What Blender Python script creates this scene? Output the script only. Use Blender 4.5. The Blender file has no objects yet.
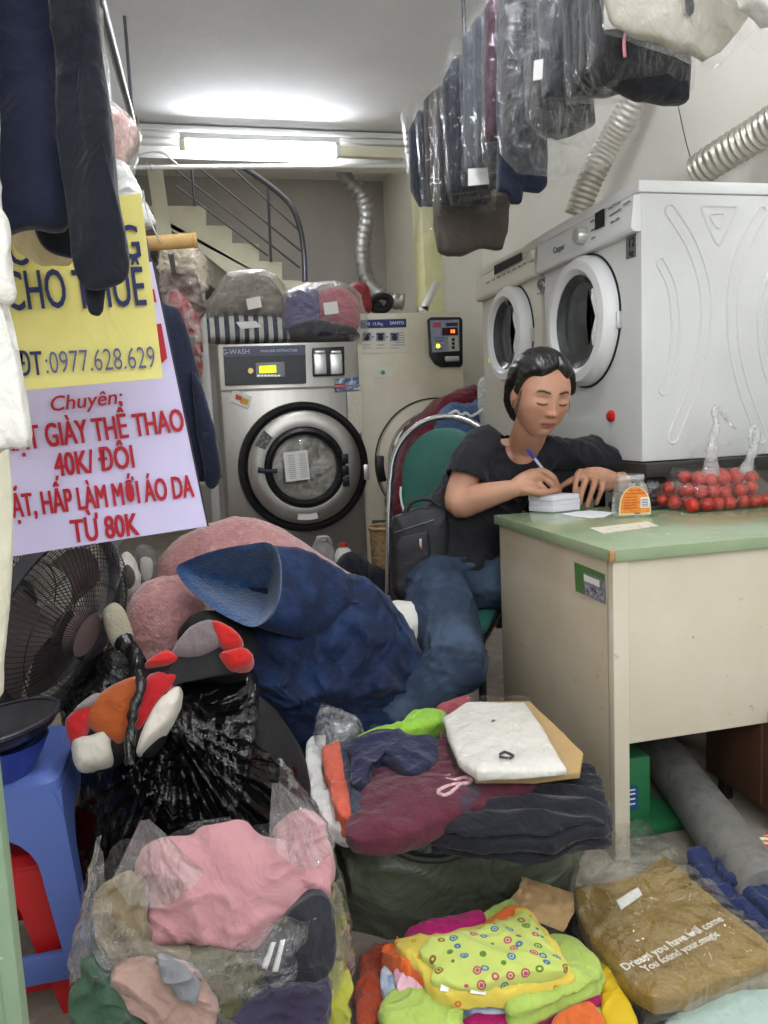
import bpy, bmesh, math, random
from mathutils import Vector, Matrix, noise

scn = bpy.context.scene
C = scn.collection
PI = math.pi
V = Vector

# ------------------------------------------------------------------ camera
CAM_H, YAW, PITCH, ROLL, FPX = 0.98, math.radians(13), math.radians(-7), math.radians(2.6), 769.0
_fw = V((math.sin(YAW)*math.cos(PITCH), math.cos(YAW)*math.cos(PITCH), math.sin(PITCH)))
_rt = V((math.cos(YAW), -math.sin(YAW), 0))
_up = _rt.cross(_fw)
RT = _rt*math.cos(ROLL) - _up*math.sin(ROLL)
UP = _up*math.cos(ROLL) + _rt*math.sin(ROLL)
FW = _fw
CP = V((0, 0, CAM_H))
cam_d = bpy.data.cameras.new('camera')
cam_d.sensor_fit = 'VERTICAL'
cam_d.sensor_height = 36
cam_d.lens = FPX/1024*36
cam_d.clip_start = 0.02
cam = bpy.data.objects.new('camera', cam_d)
C.objects.link(cam)
cam.matrix_world = Matrix(((RT.x, UP.x, -FW.x, CP.x), (RT.y, UP.y, -FW.y, CP.y), (RT.z, UP.z, -FW.z, CP.z), (0, 0, 0, 1)))
scn.camera = cam

# ------------------------------------------------------------------ light
scn.view_settings.view_transform = 'Standard'
scn.view_settings.look = 'None'
scn.view_settings.exposure = 0.28
scn.view_settings.gamma = 1.0
scn.view_settings.use_curve_mapping = False
try:
    scn.cycles.transparent_max_bounces = 32
    scn.cycles.max_bounces = 8
except Exception:
    pass
w = bpy.data.worlds.new('daylight')
scn.world = w
w.use_nodes = True
w.node_tree.nodes['Background'].inputs[0].default_value = (0.86, 0.93, 1.0, 1)
w.node_tree.nodes['Background'].inputs[1].default_value = 0.70


def area(name, loc, target, sx, sy, power, col=(1, 1, 1), spread=PI):
    l = bpy.data.lights.new(name, 'AREA')
    l.shape = 'RECTANGLE'
    l.size, l.size_y, l.energy, l.color, l.spread = sx, sy, power, col, spread
    o = bpy.data.objects.new(name, l)
    C.objects.link(o)
    o.location = loc
    o.rotation_euler = (V(target)-V(loc)).to_track_quat('-Z', 'Y').to_euler()
    return o


# daylight falling in through the open shop front behind the photographer
area('daylight_shop_front', (0.45, -0.75, 2.0), (0.5, 2.2, 0.6), 2.3, 1.2, 30, (0.95, 0.97, 1.0))


# added fill light overhead, brightens the stairwell; no visible source
area('stairwell_fill', (0.7, 6.0, 3.15), (0.6, 6.2, 0), 1.6, 1.2, 7, (1.0, 0.97, 0.94))


# ------------------------------------------------------------------ pixel to place
def ray(x, y):
    return RT*((x-384)/FPX) + UP*((512-y)/FPX) + FW


def at(x, y, Y):
    d = ray(x, y)
    return CP + d*(Y/d.y)


def onz(x, y, z):
    d = ray(x, y)
    return CP + d*((z-CP.z)/d.z)


def onx(x, y, X):
    d = ray(x, y)
    return CP + d*(X/d.x)


def onp(x, y, o, n):
    d = ray(x, y)
    return CP + d*((o-CP).dot(n)/d.dot(n))


# ------------------------------------------------------------------ materials
def lin(h):
    h = h.lstrip('#')
    r = []
    for i in (0, 2, 4):
        c = int(h[i:i+2], 16)/255
        r.append(c/12.92 if c <= .04045 else ((c+.055)/1.055)**2.4)
    return (*r, 1)


def M(name, col, rough=.6, metal=0, bump=None, var=None, var2=None, spec=.4, sheen=0, coat=0, emit=None, weave=None, aniso=None, trans=0):
    m = bpy.data.materials.new(name)
    m.use_nodes = True
    nt = m.node_tree
    N, L = nt.nodes, nt.links
    b = N['Principled BSDF']
    b.inputs['Base Color'].default_value = lin(col)
    b.inputs['Roughness'].default_value = rough
    b.inputs['Metallic'].default_value = metal
    b.inputs['Specular IOR Level'].default_value = spec
    if sheen:
        b.inputs['Sheen Weight'].default_value = sheen
        b.inputs['Sheen Roughness'].default_value = .5
    if coat:
        b.inputs['Coat Weight'].default_value = coat
        b.inputs['Coat Roughness'].default_value = .1
    if trans:
        b.inputs['Transmission Weight'].default_value = trans
    if emit:
        b.inputs['Emission Color'].default_value = lin(emit[0])
        b.inputs['Emission Strength'].default_value = emit[1]
    tc = N.new('ShaderNodeTexCoord')
    src = tc.outputs['Object']
    if aniso:
        mp = N.new('ShaderNodeMapping')
        mp.inputs['Scale'].default_value = aniso
        L.new(src, mp.inputs['Vector'])
        src = mp.outputs['Vector']
    prev = None
    for v in (var, var2):
        if not v:
            continue
        h2, sc, lo, hi = v[:4]
        n = N.new('ShaderNodeTexNoise')
        n.inputs['Scale'].default_value = sc
        n.inputs['Detail'].default_value = v[4] if len(v) > 4 else 5
        n.inputs['Roughness'].default_value = .6
        L.new(src, n.inputs['Vector'])
        r = N.new('ShaderNodeMapRange')
        r.inputs['From Min'].default_value = lo
        r.inputs['From Max'].default_value = hi
        L.new(n.outputs['Fac'], r.inputs['Value'])
        mx = N.new('ShaderNodeMix')
        mx.data_type = 'RGBA'
        L.new(r.outputs['Result'], mx.inputs['Factor'])
        if prev is None:
            mx.inputs['A'].default_value = lin(col)
        else:
            L.new(prev, mx.inputs['A'])
        mx.inputs['B'].default_value = lin(h2)
        prev = mx.outputs['Result']
    if prev is not None:
        L.new(prev, b.inputs['Base Color'])
    nrm = None
    if bump:
        for sc, st, dist in ([bump] if not isinstance(bump, list) else bump):
            n = N.new('ShaderNodeTexNoise')
            n.inputs['Scale'].default_value = sc
            n.inputs['Detail'].default_value = 4
            n.inputs['Distortion'].default_value = 1.1 if sc < 60 else 0
            L.new(src, n.inputs['Vector'])
            bp = N.new('ShaderNodeBump')
            bp.inputs['Strength'].default_value = st
            bp.inputs['Distance'].default_value = dist
            L.new(n.outputs['Fac'], bp.inputs['Height'])
            if nrm:
                L.new(nrm, bp.inputs['Normal'])
            nrm = bp.outputs['Normal']
    if weave:
        for ax in ('X', 'Z'):
            wv = N.new('ShaderNodeTexWave')
            wv.bands_direction = ax
            wv.inputs['Scale'].default_value = weave[0]
            wv.inputs['Distortion'].default_value = .5
            L.new(src, wv.inputs['Vector'])
            bp = N.new('ShaderNodeBump')
            bp.inputs['Strength'].default_value = weave[1]
            bp.inputs['Distance'].default_value = .001
            L.new(wv.outputs['Fac'], bp.inputs['Height'])
            if nrm:
                L.new(nrm, bp.inputs['Normal'])
            nrm = bp.outputs['Normal']
    if nrm:
        L.new(nrm, b.inputs['Normal'])
    return m


def fabric(name, col, col2=None, sc=6, rough=.85, b=.5, fine=400, sheen=.15):
    return M(name, col, rough, bump=[(8, .75*b, .03), (26, .6*b, .012), (fine, .25, .0006)], var=(col2, sc, .35, .7) if col2 else None, spec=.2, sheen=sheen)


def film(name, haze=.06, gloss=.5, tint='ffffff', bscale=14, bst=.9, rough=.12, dist=.02, aniso=None):
    """thin clear plastic: mostly transparent, glossy, faintly milky, crinkled"""
    m = bpy.data.materials.new(name)
    m.use_nodes = True
    nt = m.node_tree
    N, L = nt.nodes, nt.links
    for n in list(N):
        N.remove(n)
    out = N.new('ShaderNodeOutputMaterial')
    tr = N.new('ShaderNodeBsdfTransparent')
    tr.inputs[0].default_value = lin(tint)
    df = N.new('ShaderNodeBsdfDiffuse')
    df.inputs[0].default_value = (.9, .9, .9, 1)
    gl = N.new('ShaderNodeBsdfGlossy')
    gl.inputs['Roughness'].default_value = rough
    gl.inputs['Color'].default_value = (1, 1, 1, 1)
    m1 = N.new('ShaderNodeMixShader')
    m1.inputs[0].default_value = haze
    L.new(tr.outputs[0], m1.inputs[1])
    L.new(df.outputs[0], m1.inputs[2])
    tc = N.new('ShaderNodeTexCoord')
    n = N.new('ShaderNodeTexNoise')
    n.inputs['Scale'].default_value = bscale
    n.inputs['Detail'].default_value = 5
    n.inputs['Distortion'].default_value = 1.2
    if aniso:
        mp = N.new('ShaderNodeMapping')
        mp.inputs['Scale'].default_value = aniso
        L.new(tc.outputs['Object'], mp.inputs['Vector'])
        L.new(mp.outputs['Vector'], n.inputs['Vector'])
    else:
        L.new(tc.outputs['Object'], n.inputs['Vector'])
    bp = N.new('ShaderNodeBump')
    bp.inputs['Strength'].default_value = bst
    bp.inputs['Distance'].default_value = dist
    L.new(n.outputs['Fac'], bp.inputs['Height'])
    for s in (df, gl):
        L.new(bp.outputs['Normal'], s.inputs['Normal'])
    lw = N.new('ShaderNodeLayerWeight')
    lw.inputs['Blend'].default_value = .35
    L.new(bp.outputs['Normal'], lw.inputs['Normal'])
    mr = N.new('ShaderNodeMapRange')
    mr.inputs['To Min'].default_value = .03*gloss*2
    mr.inputs['To Max'].default_value = gloss
    L.new(lw.outputs['Facing'], mr.inputs['Value'])
    m2 = N.new('ShaderNodeMixShader')
    L.new(mr.outputs['Result'], m2.inputs[0])
    L.new(m1.outputs[0], m2.inputs[1])
    L.new(gl.outputs[0], m2.inputs[2])
    L.new(m2.outputs[0], out.inputs['Surface'])
    return m


# ------------------------------------------------------------------ objects
WL = {}


def children_of(o):
    return [c for c in C.objects if c.parent == o]


def tag(o, label=None, cat=None, group=None, kind=None):
    if label:
        o['label'] = label
    if cat:
        o['category'] = cat
    if group:
        o['group'] = group
    if kind:
        o['kind'] = kind
    return o


def thing(name, label, cat, loc=(0, 0, 0), group=None):
    o = bpy.data.objects.new(name, None)
    C.objects.link(o)
    o.empty_display_size = .05
    o.location = loc
    WL[o.as_pointer()] = V(loc)
    return tag(o, label, cat, group)


class MB:
    def __init__(self):
        self.bm = bmesh.new()
        self.mi = 0
        self.col = None

    def _face(self, vs):
        try:
            f = self.bm.faces.new(vs)
            f.material_index = self.mi
            return f
        except ValueError:
            return None

    def box(self, c, s, rot=None, bev=0, seg=2):
        t = bmesh.new()
        bmesh.ops.create_cube(t, size=1)
        for v in t.verts:
            v.co = V((v.co.x*s[0], v.co.y*s[1], v.co.z*s[2]))
        if bev:
            bmesh.ops.bevel(t, geom=t.edges[:], offset=bev, segments=seg, profile=.6, affect='EDGES')
        self.take(t, c, rot)
        return self

    def take(self, t, c=(0, 0, 0), rot=None):
        m = rot if rot is not None else Matrix.Identity(3)
        c = V(c)
        mp = {v: self.bm.verts.new(m @ v.co + c) for v in t.verts}
        for f in t.faces:
            g = self._face([mp[v] for v in f.verts])
        t.free()

    def grid(self, f, nu, nv, cu=False, cv=False):
        """surface f(u, v), u and v in 0..1; cu / cv close it"""
        R = [[self.bm.verts.new(f(i/(nu if cu else nu-1), j/(nv if cv else nv-1))) for j in range(nv)] for i in range(nu)]
        for i in range(nu if cu else nu-1):
            for j in range(nv if cv else nv-1):
                a, b = (i+1) % nu, (j+1) % nv
                self._face([R[i][j], R[a][j], R[a][b], R[i][b]])
        return R

    def tube(self, pts, r, n=10, cap=True, close=False, ell=None):
        P = [V(p) for p in pts]
        k = len(P)
        rr = r if isinstance(r, (list, tuple)) else [r]*k
        T = []
        for i in range(k):
            a = P[(i-1) % k] if (close or i > 0) else P[i]
            b = P[(i+1) % k] if (close or i < k-1) else P[i]
            d = (b-a)
            T.append(d.normalized() if d.length > 1e-9 else V((0, 0, 1)))
        nrm = T[0].orthogonal().normalized()
        rows = []
        for i in range(k):
            nrm = (nrm - T[i]*nrm.dot(T[i]))
            nrm = nrm.normalized() if nrm.length > 1e-6 else T[i].orthogonal().normalized()
            bi = T[i].cross(nrm)
            rows.append([self.bm.verts.new(P[i] + (nrm*math.cos(2*PI*j/n) + bi*math.sin(2*PI*j/n))*rr[i]) for j in range(n)])
        for i in range(k if close else k-1):
            a, b = rows[i], rows[(i+1) % k]
            for j in range(n):
                self._face([a[j], a[(j+1) % n], b[(j+1) % n], b[j]])
        if cap and not close:
            self._face(rows[0][::-1])
            self._face(rows[-1])
        return self

    def lathe(self, prof, n=32, c=(0, 0, 0), ax=(0, 0, 1), sx=1, sy=1, up=None):
        q = V((0, 0, 1)).rotation_difference(V(ax).normalized()).to_matrix() if up is None else up
        c = V(c)
        rows = []
        for r, z in prof:
            if r < 1e-6:
                rows.append([self.bm.verts.new(q @ V((0, 0, z)) + c)])
            else:
                rows.append([self.bm.verts.new(q @ V((r*sx*math.cos(2*PI*j/n), r*sy*math.sin(2*PI*j/n), z)) + c) for j in range(n)])
        for a, b in zip(rows, rows[1:]):
            for j in range(n):
                k = (j+1) % n
                if len(a) == 1 and len(b) == 1:
                    continue
                if len(a) == 1:
                    self._face([a[0], b[j], b[k]])
                elif len(b) == 1:
                    self._face([a[j], a[k], b[0]])
                else:
                    self._face([a[j], a[k], b[k], b[j]])
        return self

    def prism(self, poly, o, u, v, n, d, bev=0):
        """polygon in the plane (o, u, v) extruded by d along n"""
        o, u, v, n = V(o), V(u), V(v), V(n)
        t = bmesh.new()
        a = [t.verts.new(o+u*p[0]+v*p[1]) for p in poly]
        b = [t.verts.new(o+u*p[0]+v*p[1]+n*d) for p in poly]
        t.faces.new(a[::-1])
        t.faces.new(b)
        k = len(poly)
        for i in range(k):
            t.faces.new([a[i], a[(i+1) % k], b[(i+1) % k], b[i]])
        bmesh.ops.recalc_face_normals(t, faces=t.faces[:])
        if bev:
            bmesh.ops.bevel(t, geom=[e for e in t.edges], offset=bev, segments=2, profile=.6, affect='EDGES')
        self.take(t)
        return self

    def text(self, s, size, o, u, v, d=.0006, bold=0, sx=1.0, align='CENTER', shear=0):
        cu = bpy.data.curves.new('t', 'FONT')
        cu.body, cu.size, cu.offset, cu.extrude, cu.shear = s, size, min(0, bold), d, shear
        cu.align_x, cu.align_y = align, 'CENTER'
        cu.resolution_u = 3
        ob = bpy.data.objects.new('t', cu)
        C.objects.link(ob)
        dg = bpy.context.evaluated_depsgraph_get()
        me = bpy.data.meshes.new_from_object(ob.evaluated_get(dg))
        o, u, v = V(o), V(u).normalized(), V(v).normalized()
        n = u.cross(v)
        k = .5*bold
        offs = [(0, 0)] if bold <= 0 else [(-k, -k*.5), (k, -k*.5), (-k, k*.5), (k, k*.5), (0, 0)]
        for j, (ax, ay) in enumerate(offs):
            vs = [self.bm.verts.new(o+u*(q.co.x*sx+ax)+v*(q.co.y+ay)+n*(q.co.z+.00005*j)) for q in me.vertices]
            for p in me.polygons:
                self._face([vs[i] for i in p.vertices])
        bpy.data.objects.remove(ob)
        bpy.data.curves.remove(cu)
        bpy.data.meshes.remove(me)
        return self

    def xform(self, f):
        for v in self.bm.verts:
            v.co = f(v.co)
        return self

    def build(self, name, mats, parent=None, smooth=40, base=None, recalc=True, label=None):
        bm = self.bm
        if recalc:
            bmesh.ops.recalc_face_normals(bm, faces=bm.faces[:])
        for f in bm.faces:
            f.smooth = bool(smooth)
        if smooth:
            th = math.radians(smooth)
            for e in bm.edges:
                if len(e.link_faces) == 2:
                    e.smooth = e.calc_face_angle(0) < th
        if base is None:
            xs = [v.co for v in bm.verts]
            lo = V((min(p.x for p in xs), min(p.y for p in xs), min(p.z for p in xs)))
            hi = V((max(p.x for p in xs), max(p.y for p in xs), max(p.z for p in xs)))
            base = V(((lo.x+hi.x)/2, (lo.y+hi.y)/2, lo.z))
        base = V(base)
        for v in bm.verts:
            v.co -= base
        me = bpy.data.meshes.new(name)
        bm.to_mesh(me)
        bm.free()
        for m in (mats if isinstance(mats, (list, tuple)) else [mats]):
            me.materials.append(m)
        o = bpy.data.objects.new(name, me)
        C.objects.link(o)
        pw = WL[parent.as_pointer()] if parent else V((0, 0, 0))
        o.parent = parent
        o.location = base-pw
        WL[o.as_pointer()] = base
        if label:
            o['label'] = label
        return o


def struct(name, mb, mat, parent=None, smooth=30):
    o = mb.build(name, mat, parent, smooth)
    if not parent:
        o['kind'] = 'structure'
    return o


def copy_tree(o, off=(0, 0, 0), parent=None):
    c = o.copy()
    C.objects.link(c)
    c.parent = parent
    if parent is None:
        c.location = o.location + V(off)
    for ch in children_of(o):
        copy_tree(ch, off, c)
    return c


# ------------------------------------------------------------------ cloth shapes
def nvec(p):
    q = V(p)
    return V((noise.noise(q+V((9.32, -1.53, -7.95))), noise.noise(q), noise.noise(q+V((6.33, 3.27, 8.11)))))


def wr(p, amp, sc, seed=0, ridge=.5):
    """wrinkle height at p: soft rolls plus long sharp creases running one way"""
    a = seed*2.4
    ca, sa = math.cos(a), math.sin(a)
    x, y, z = p[0]*ca-p[1]*sa, p[0]*sa+p[1]*ca, p[2]
    q = V((x*sc*.55+seed*7.3, (y+z*.5)*sc+seed*3.1, (z-y*.3)*sc-seed*5.7))
    q += nvec(q*.8)*.55
    base = noise.noise(q*.8)
    r1 = 1-min(1, 2.6*abs(noise.noise(q*1.1+V((3, 8, 2)))))
    r2 = 1-min(1, 2.6*abs(noise.noise(q*2.3+V((9, 4, 1)))))
    return amp*((1-ridge*.6)*base*1.1+ridge*(r1*r1*.9+r2*r2*.5-.3))


def resample(poly, n, curved):
    k = len(poly)
    pts = []
    if curved:
        for i in range(k):
            p0, p1, p2, p3 = (poly[(i+j) % k] for j in (-1, 0, 1, 2))
            for s in range(8):
                t = s/8
                pts.append(tuple(.5*((2*p1[a])+(-p0[a]+p2[a])*t+(2*p0[a]-5*p1[a]+4*p2[a]-p3[a])*t*t+(-p0[a]+3*p1[a]-3*p2[a]+p3[a])*t**3) for a in (0, 1)))
    else:
        pts = list(poly)
    k = len(pts)
    L = [math.dist(pts[i], pts[(i+1) % k]) for i in range(k)]
    tot = sum(L)
    out = []
    i, acc = 0, 0
    for s in range(n):
        d = tot*s/n
        while acc+L[i] < d:
            acc += L[i]
            i += 1
        f = (d-acc)/max(L[i], 1e-9)
        a, b = pts[i], pts[(i+1) % k]
        out.append((a[0]+(b[0]-a[0])*f, a[1]+(b[1]-a[1])*f))
    return out


def pad(mb, poly, frame, top=.02, bot=.0, rings=24, seg=160, amp=.004, sc=12, seed=0, ridge=.5, curved=True, p=2.5, sag=None, layers=0, edge=.3, ctr=None, mat=None):
    """a soft slab with the given outline, `top` thick to the frame's normal side and `bot` to the other, wrinkled.
    layers: folded edges visible on its rim"""
    o, u, v, n = frame
    R = resample(poly, seg, curved)
    if ctr is None:
        ctr = (sum(q[0] for q in R)/seg, sum(q[1] for q in R)/seg)
    D = [V((R[i][0]-ctr[0], R[i][1]-ctr[1])) for i in range(seg)]
    DN = [(u*d.x+v*d.y).normalized() for d in D]
    tot = max(top+bot, 1e-6)

    def pt(i, t, k, h, side):
        x = ctr[0]+D[i].x*t
        y = ctr[1]+D[i].y*t
        hh = h*k
        if sag:
            hh += sag(x, y)*min(1, k*1.5)
        q = o+u*x+v*y+n*hh
        d = wr(q, amp, sc, seed, ridge)*(edge+(1-edge)*min(1, k*1.6))
        q = q+n*d*side
        if t > .5:
            e = wr(q, amp*.8, sc*.8, seed+11, ridge)*(t-.5)/.5
            if layers:
                f = (h*k+bot)/tot*layers+.35*noise.noise(V((x*9, y*9, seed)))
                li = math.floor(f)
                f -= li
                e += (.010*noise.noise(V((x*6+li*9.1, y*6, seed+li*3.7)))-.016*abs(2*f-1)**3)*min(1, (t-.5)/.42)
            q = q+DN[i]*e
        return q
    B = mb.bm
    n1 = max(4, int(rings*.62))
    n2 = rings-n1
    tb = .86
    tk = [((j+1)/n1*tb, max(0., 1-((j+1)/n1*tb)**p)**(1/p)) for j in range(n1)]
    f0 = math.acos(min(1, tk[-1][1]**(p/2)))
    for j in range(1, n2+1):
        f = f0+(PI/2-f0)*j/n2
        tk.append((math.sin(f)**(2/p), max(0., math.cos(f))**(2/p) if j < n2 else 0.))
    rows = []
    for side, h, tl in ((1, top, tk), (-1, -bot, tk[::-1][1:])):
        for t, k in tl:
            rows.append([B.verts.new(pt(i, t, k, h, side)) for i in range(seg)])
    cen = [B.verts.new(pt(0, 0, 1, h, s_)) for h, s_ in ((top, 1), (-bot, -1))]
    for i in range(seg):
        k = (i+1) % seg
        mb._face([cen[0], rows[0][i], rows[0][k]])
        mb._face([cen[1], rows[-1][k], rows[-1][i]])
        for a, b in zip(rows, rows[1:]):
            mb._face([a[i], b[i], b[k], a[k]])
    return mb


XV, YV, ZV = V((1, 0, 0)), V((0, 1, 0)), V((0, 0, 1))


def zfr(z):
    return (V((0, 0, z)), XV, YV, ZV)


def zpoly(px, z):
    return [tuple(onz(x, y, z)[:2]) for x, y in px]


def yfr(Y):
    return (V((0, Y, 0)), XV, ZV, -YV)


def ypoly(px, Y):
    return [(q.x, q.z) for q in (at(x, y, Y) for x, y in px)]


def zpad(px, z, top, **k):
    return pad(MB(), zpoly(px, z), zfr(z), top, k.pop('bot', .0), **k)


def ypad(px, Y, top, bot, **k):
    return pad(MB(), ypoly(px, Y), yfr(Y), top, bot, **k)


def pfr(o, n, up=ZV):
    """frame of a leaning plane through o with normal n"""
    o, n = V(o), V(n).normalized()
    u = V(up).cross(n).normalized()
    return (o, u, n.cross(u), n)


def ppoly(px, fr):
    out = []
    for x, y in px:
        q = onp(x, y, fr[0], fr[3])-fr[0]
        out.append((q.dot(fr[1]), q.dot(fr[2])))
    return out


def arc(c, r, a0, a1, n, u, v):
    c, u, v = V(c), V(u), V(v)
    return [c+u*(r*math.cos(a0+(a1-a0)*i/n))+v*(r*math.sin(a0+(a1-a0)*i/n)) for i in range(n+1)]


def spline(pts, n=8):
    P = [V(p) for p in pts]
    out = []
    for i in range(len(P)-1):
        p0, p1, p2, p3 = P[max(i-1, 0)], P[i], P[i+1], P[min(i+2, len(P)-1)]
        for s in range(n):
            t = s/n
            out.append(.5*((2*p1)+(-p0+p2)*t+(2*p0-5*p1+4*p2-p3)*t*t+(-p0+3*p1-3*p2+p3)*t**3))
    out.append(P[-1])
    return out


def rrect(w_, h_, r, n=4, cx=0, cy=0):
    o = []
    for sx, sy, a0 in ((1, 1, 0), (-1, 1, PI/2), (-1, -1, PI), (1, -1, 1.5*PI)):
        for i in range(n+1):
            a = a0+PI/2*i/n
            o.append((cx+sx*(w_/2-r)+r*math.cos(a), cy+sy*(h_/2-r)+r*math.sin(a)))
    return o

# ================================================================== the room
XR, XL, YB, ZC = 1.84, -0.75, 7.4, 2.70
m_floor = M('cement_floor', '#a39a8c', .55, bump=[(60, .15, .002)], var=('#8c8376', 5, .35, .7), var2=('#b8afa0', 22, .5, .8))
m_wall = M('cream_wall_paint', '#e3e0d6', .75, bump=[(30, .12, .003)], var=('#d9d5c8', 2.2, .4, .75))
m_wallb = M('grey_wall_paint', '#b9b6b2', .8, bump=[(30, .12, .003)], var=('#a9a6a4', 2, .4, .75))
m_ceil = M('white_ceiling_paint', '#e8e8e8', .8, bump=[(14, .25, .006)], var=('#e0e0e1', 2.5, .35, .7))
m_white = M('white_plaster', '#dcdcd8', .6)
m_post = M('lime_washed_post', '#dcd8a8', .6, var=('#c8c490', 6, .4, .7))
m_stair = M('stair_paint', '#dfdcc4', .7, var=('#cfcab0', 4, .4, .7))
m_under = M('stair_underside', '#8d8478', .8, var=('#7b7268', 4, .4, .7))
m_chrome = M('chrome', '#d8d8d8', .12, 1)
m_steel = M('brushed_steel', '#b5b1aa', .34, .85, bump=[(90, .12, .001)], aniso=(1, 1, .06), var=('#8f8b85', 3, .35, .7))
m_black = M('black_plastic', '#17181b', .35)
m_matblack = M('matt_black', '#141416', .7)
m_alu = M('pale_metal', '#cfcfcb', .3, .7)

struct('floor', MB().box(((XL+XR)/2, 3.4, -.03), (XR-XL+.3, 8.2, .06)), m_floor, smooth=0)
struct('wall_left', MB().box((XL-.06, 3.4, 1.6), (.12, 8.2, 3.2)), m_wall, smooth=0)
struct('wall_right', MB().box((XR+.06, 3.4, 1.6), (.12, 8.2, 3.2)), m_wall, smooth=0)
struct('wall_back', MB().box(((XL+XR)/2, YB+.06, 1.6), (XR-XL, .12, 3.2)), m_wallb, smooth=0)
struct('ceiling', MB().box(((XL+XR)/2, 2.13, ZC+.05), (XR-XL, 5.6, .1)), m_ceil, smooth=0)
struct('ceiling', MB().box(((XL+XR)/2, 6.2, 3.25), (XR-XL, 2.5, .1)), m_ceil, smooth=0).name = 'ceiling_stairwell'
# header across the room with its stepped cornice
hd = struct('beam', MB().box(((XL+XR)/2, 4.93, 2.85), (XR-XL, .16, .63)), m_white, smooth=0)
t = MB()
for i, (z, d) in enumerate(((2.675, .10), (2.645, .075), (2.615, .05))):
    t.box(((XL+XR)/2, 4.85-d/2, z), (XR-XL, d, .028), bev=.006)
struct('trim_1', t, m_white)
# cornice along the right wall
t = MB()
for z, d in ((2.675, .09), (2.645, .06)):
    t.box((XR-d/2, 2.1, z), (d, 5.4, .028), bev=.006)
struct('trim_2', t, m_white)
struct('pillar', MB().box((1.70, 4.98, 1.6), (.28, .3, 3.2)), m_wall, smooth=0)
struct('trim_3', MB().box((1.505, 4.92, 1.6), (.13, .22, 3.2), bev=.01), m_post)
# stairs at the back
Ys = 6.3
st = [(130, 206), (206, 206), (206, 225.5), (232, 226), (232, 243), (259, 244), (259, 261), (282, 262), (282, 280), (306, 281), (306, 300), (322, 301), (322, 345), (300, 345), (165, 232), (130, 200)]
P = [(q.x, q.z) for q in (at(x, y, Ys) for x, y in st[:-5])]
P += [(q.x, q.z) for q in (at(x, y, Ys) for x, y in ((322, 330), (285, 318), (196, 248), (130, 200)))]
struct('stairs', MB().prism(P, (0, Ys, 0), XV, ZV, YV, .9), m_stair, smooth=0)
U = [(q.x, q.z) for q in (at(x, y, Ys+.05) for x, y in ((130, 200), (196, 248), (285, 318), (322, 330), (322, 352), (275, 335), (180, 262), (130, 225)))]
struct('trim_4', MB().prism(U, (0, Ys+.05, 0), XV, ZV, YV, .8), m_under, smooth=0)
a, b = at(148, 178, 6.0), at(170, 240, 6.0)
struct('trim_5', MB().tube([at(152, 150, 6.0), at(166, 245, 6.0)], .075, 4), m_stair, smooth=0)

# stair railing
rt = thing('stair_railing', 'grey metal stair railing with curved handrail in the back stairwell', 'railing', at(300, 280, 6.25))
P = [at(x, y, 6.25) for x, y in ((178, 140), (215, 150), (252, 173), (275, 190), (291, 206), (300, 228), (304, 255), (305, 282))]
m_rail = M('rail_metal', '#6b6d74', .35, .8)
MB().tube(spline(P, 6), .022, 10).build('handrail', m_rail, rt)
for a, b in (((176, 170), (300, 268)), ((190, 160), (302, 252)), ((176, 186), (268, 256)), ((215, 152), (304, 235))):
    MB().tube([at(*a, 6.25), at(*b, 6.25)], .008, 8).build('rail_bar', m_rail, rt)
for x, y0, y1 in ((192, 170, 206), (268, 188, 262)):
    MB().tube([at(x, y0, 6.25), at(x+3, y1, 6.25)], .011, 8).build('baluster', m_rail, rt)

# curtain rod below the header
q0, q1 = at(128, 167.5, 4.75), at(409, 165.5, 4.75)
r = thing('curtain_rod', 'thin white rod running across the opening under the lit lamp', 'rod', (q0+q1)/2)
MB().tube([q0, q1], .013, 10).build('rod', M('white_enamel', '#f0f0ec', .3), r)
for x in (147, 152):
    q = at(x, 167, 4.75)
    MB().tube(arc(q-ZV*.0, .017, 0, 2*PI, 12, XV*.3+YV, ZV), .003, 6).build('curtain_ring', m_alu, r)
# fluorescent lamps
m_tube = M('lit_tube', '#ffffff', .4, emit=('#f4f8ff', 65))
m_cap = M('lamp_end_cap', '#d9d3b8', .5)


m_tube2 = M('lit_tube_front', '#ffffff', .4, emit=('#f4f8ff', 105))


def lamp(name, label, a, b, up, mt=None):
    a, b, up = V(a), V(b), V(up)
    L = thing(name, label, 'lamp', (a+b)/2)
    d = (b-a).normalized()
    c = (a+b)/2
    s = d.cross(up).normalized()
    R = Matrix((d, s, up)).transposed()
    MB().box(c+up*.05, ((b-a).length+.06, .05, .035), R, .006).build('housing', m_white, L)
    MB().tube([a, b], .017, 14).build('tube', mt or m_tube, L)
    for p, k in ((a, -1), (b, 1)):
        MB().box(p+d*k*.02+up*.012, (.035, .042, .062), R, .006).build('end_cap', m_cap, L)
    return L


lamp('fluorescent_lamp', 'bright lit fluorescent tube lamp mounted on the white header', at(186, 146, 4.70), at(334, 150, 4.70), (0, 0, 1))
lamp('fluorescent_lamp', 'fluorescent tube lamp on the ceiling over the shop front', (.55, .95, 2.63), (.55, 2.15, 2.63), (0, 0, 1), m_tube2)
q0, q1 = at(337, 152, 4.70), at(402, 154, 4.70)
l2 = thing('lamp_batten', 'short cream unlit lamp batten to the right of the bright tube', 'lamp', (q0+q1)/2)
MB().box((q0+q1)/2, ((q1-q0).length, .05, .06), bev=.008).build('housing', m_cap, l2)
for q in (q0, q1):
    MB().box(q, (.02, .056, .066), bev=.006).build('end_cap', m_white, l2)
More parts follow.
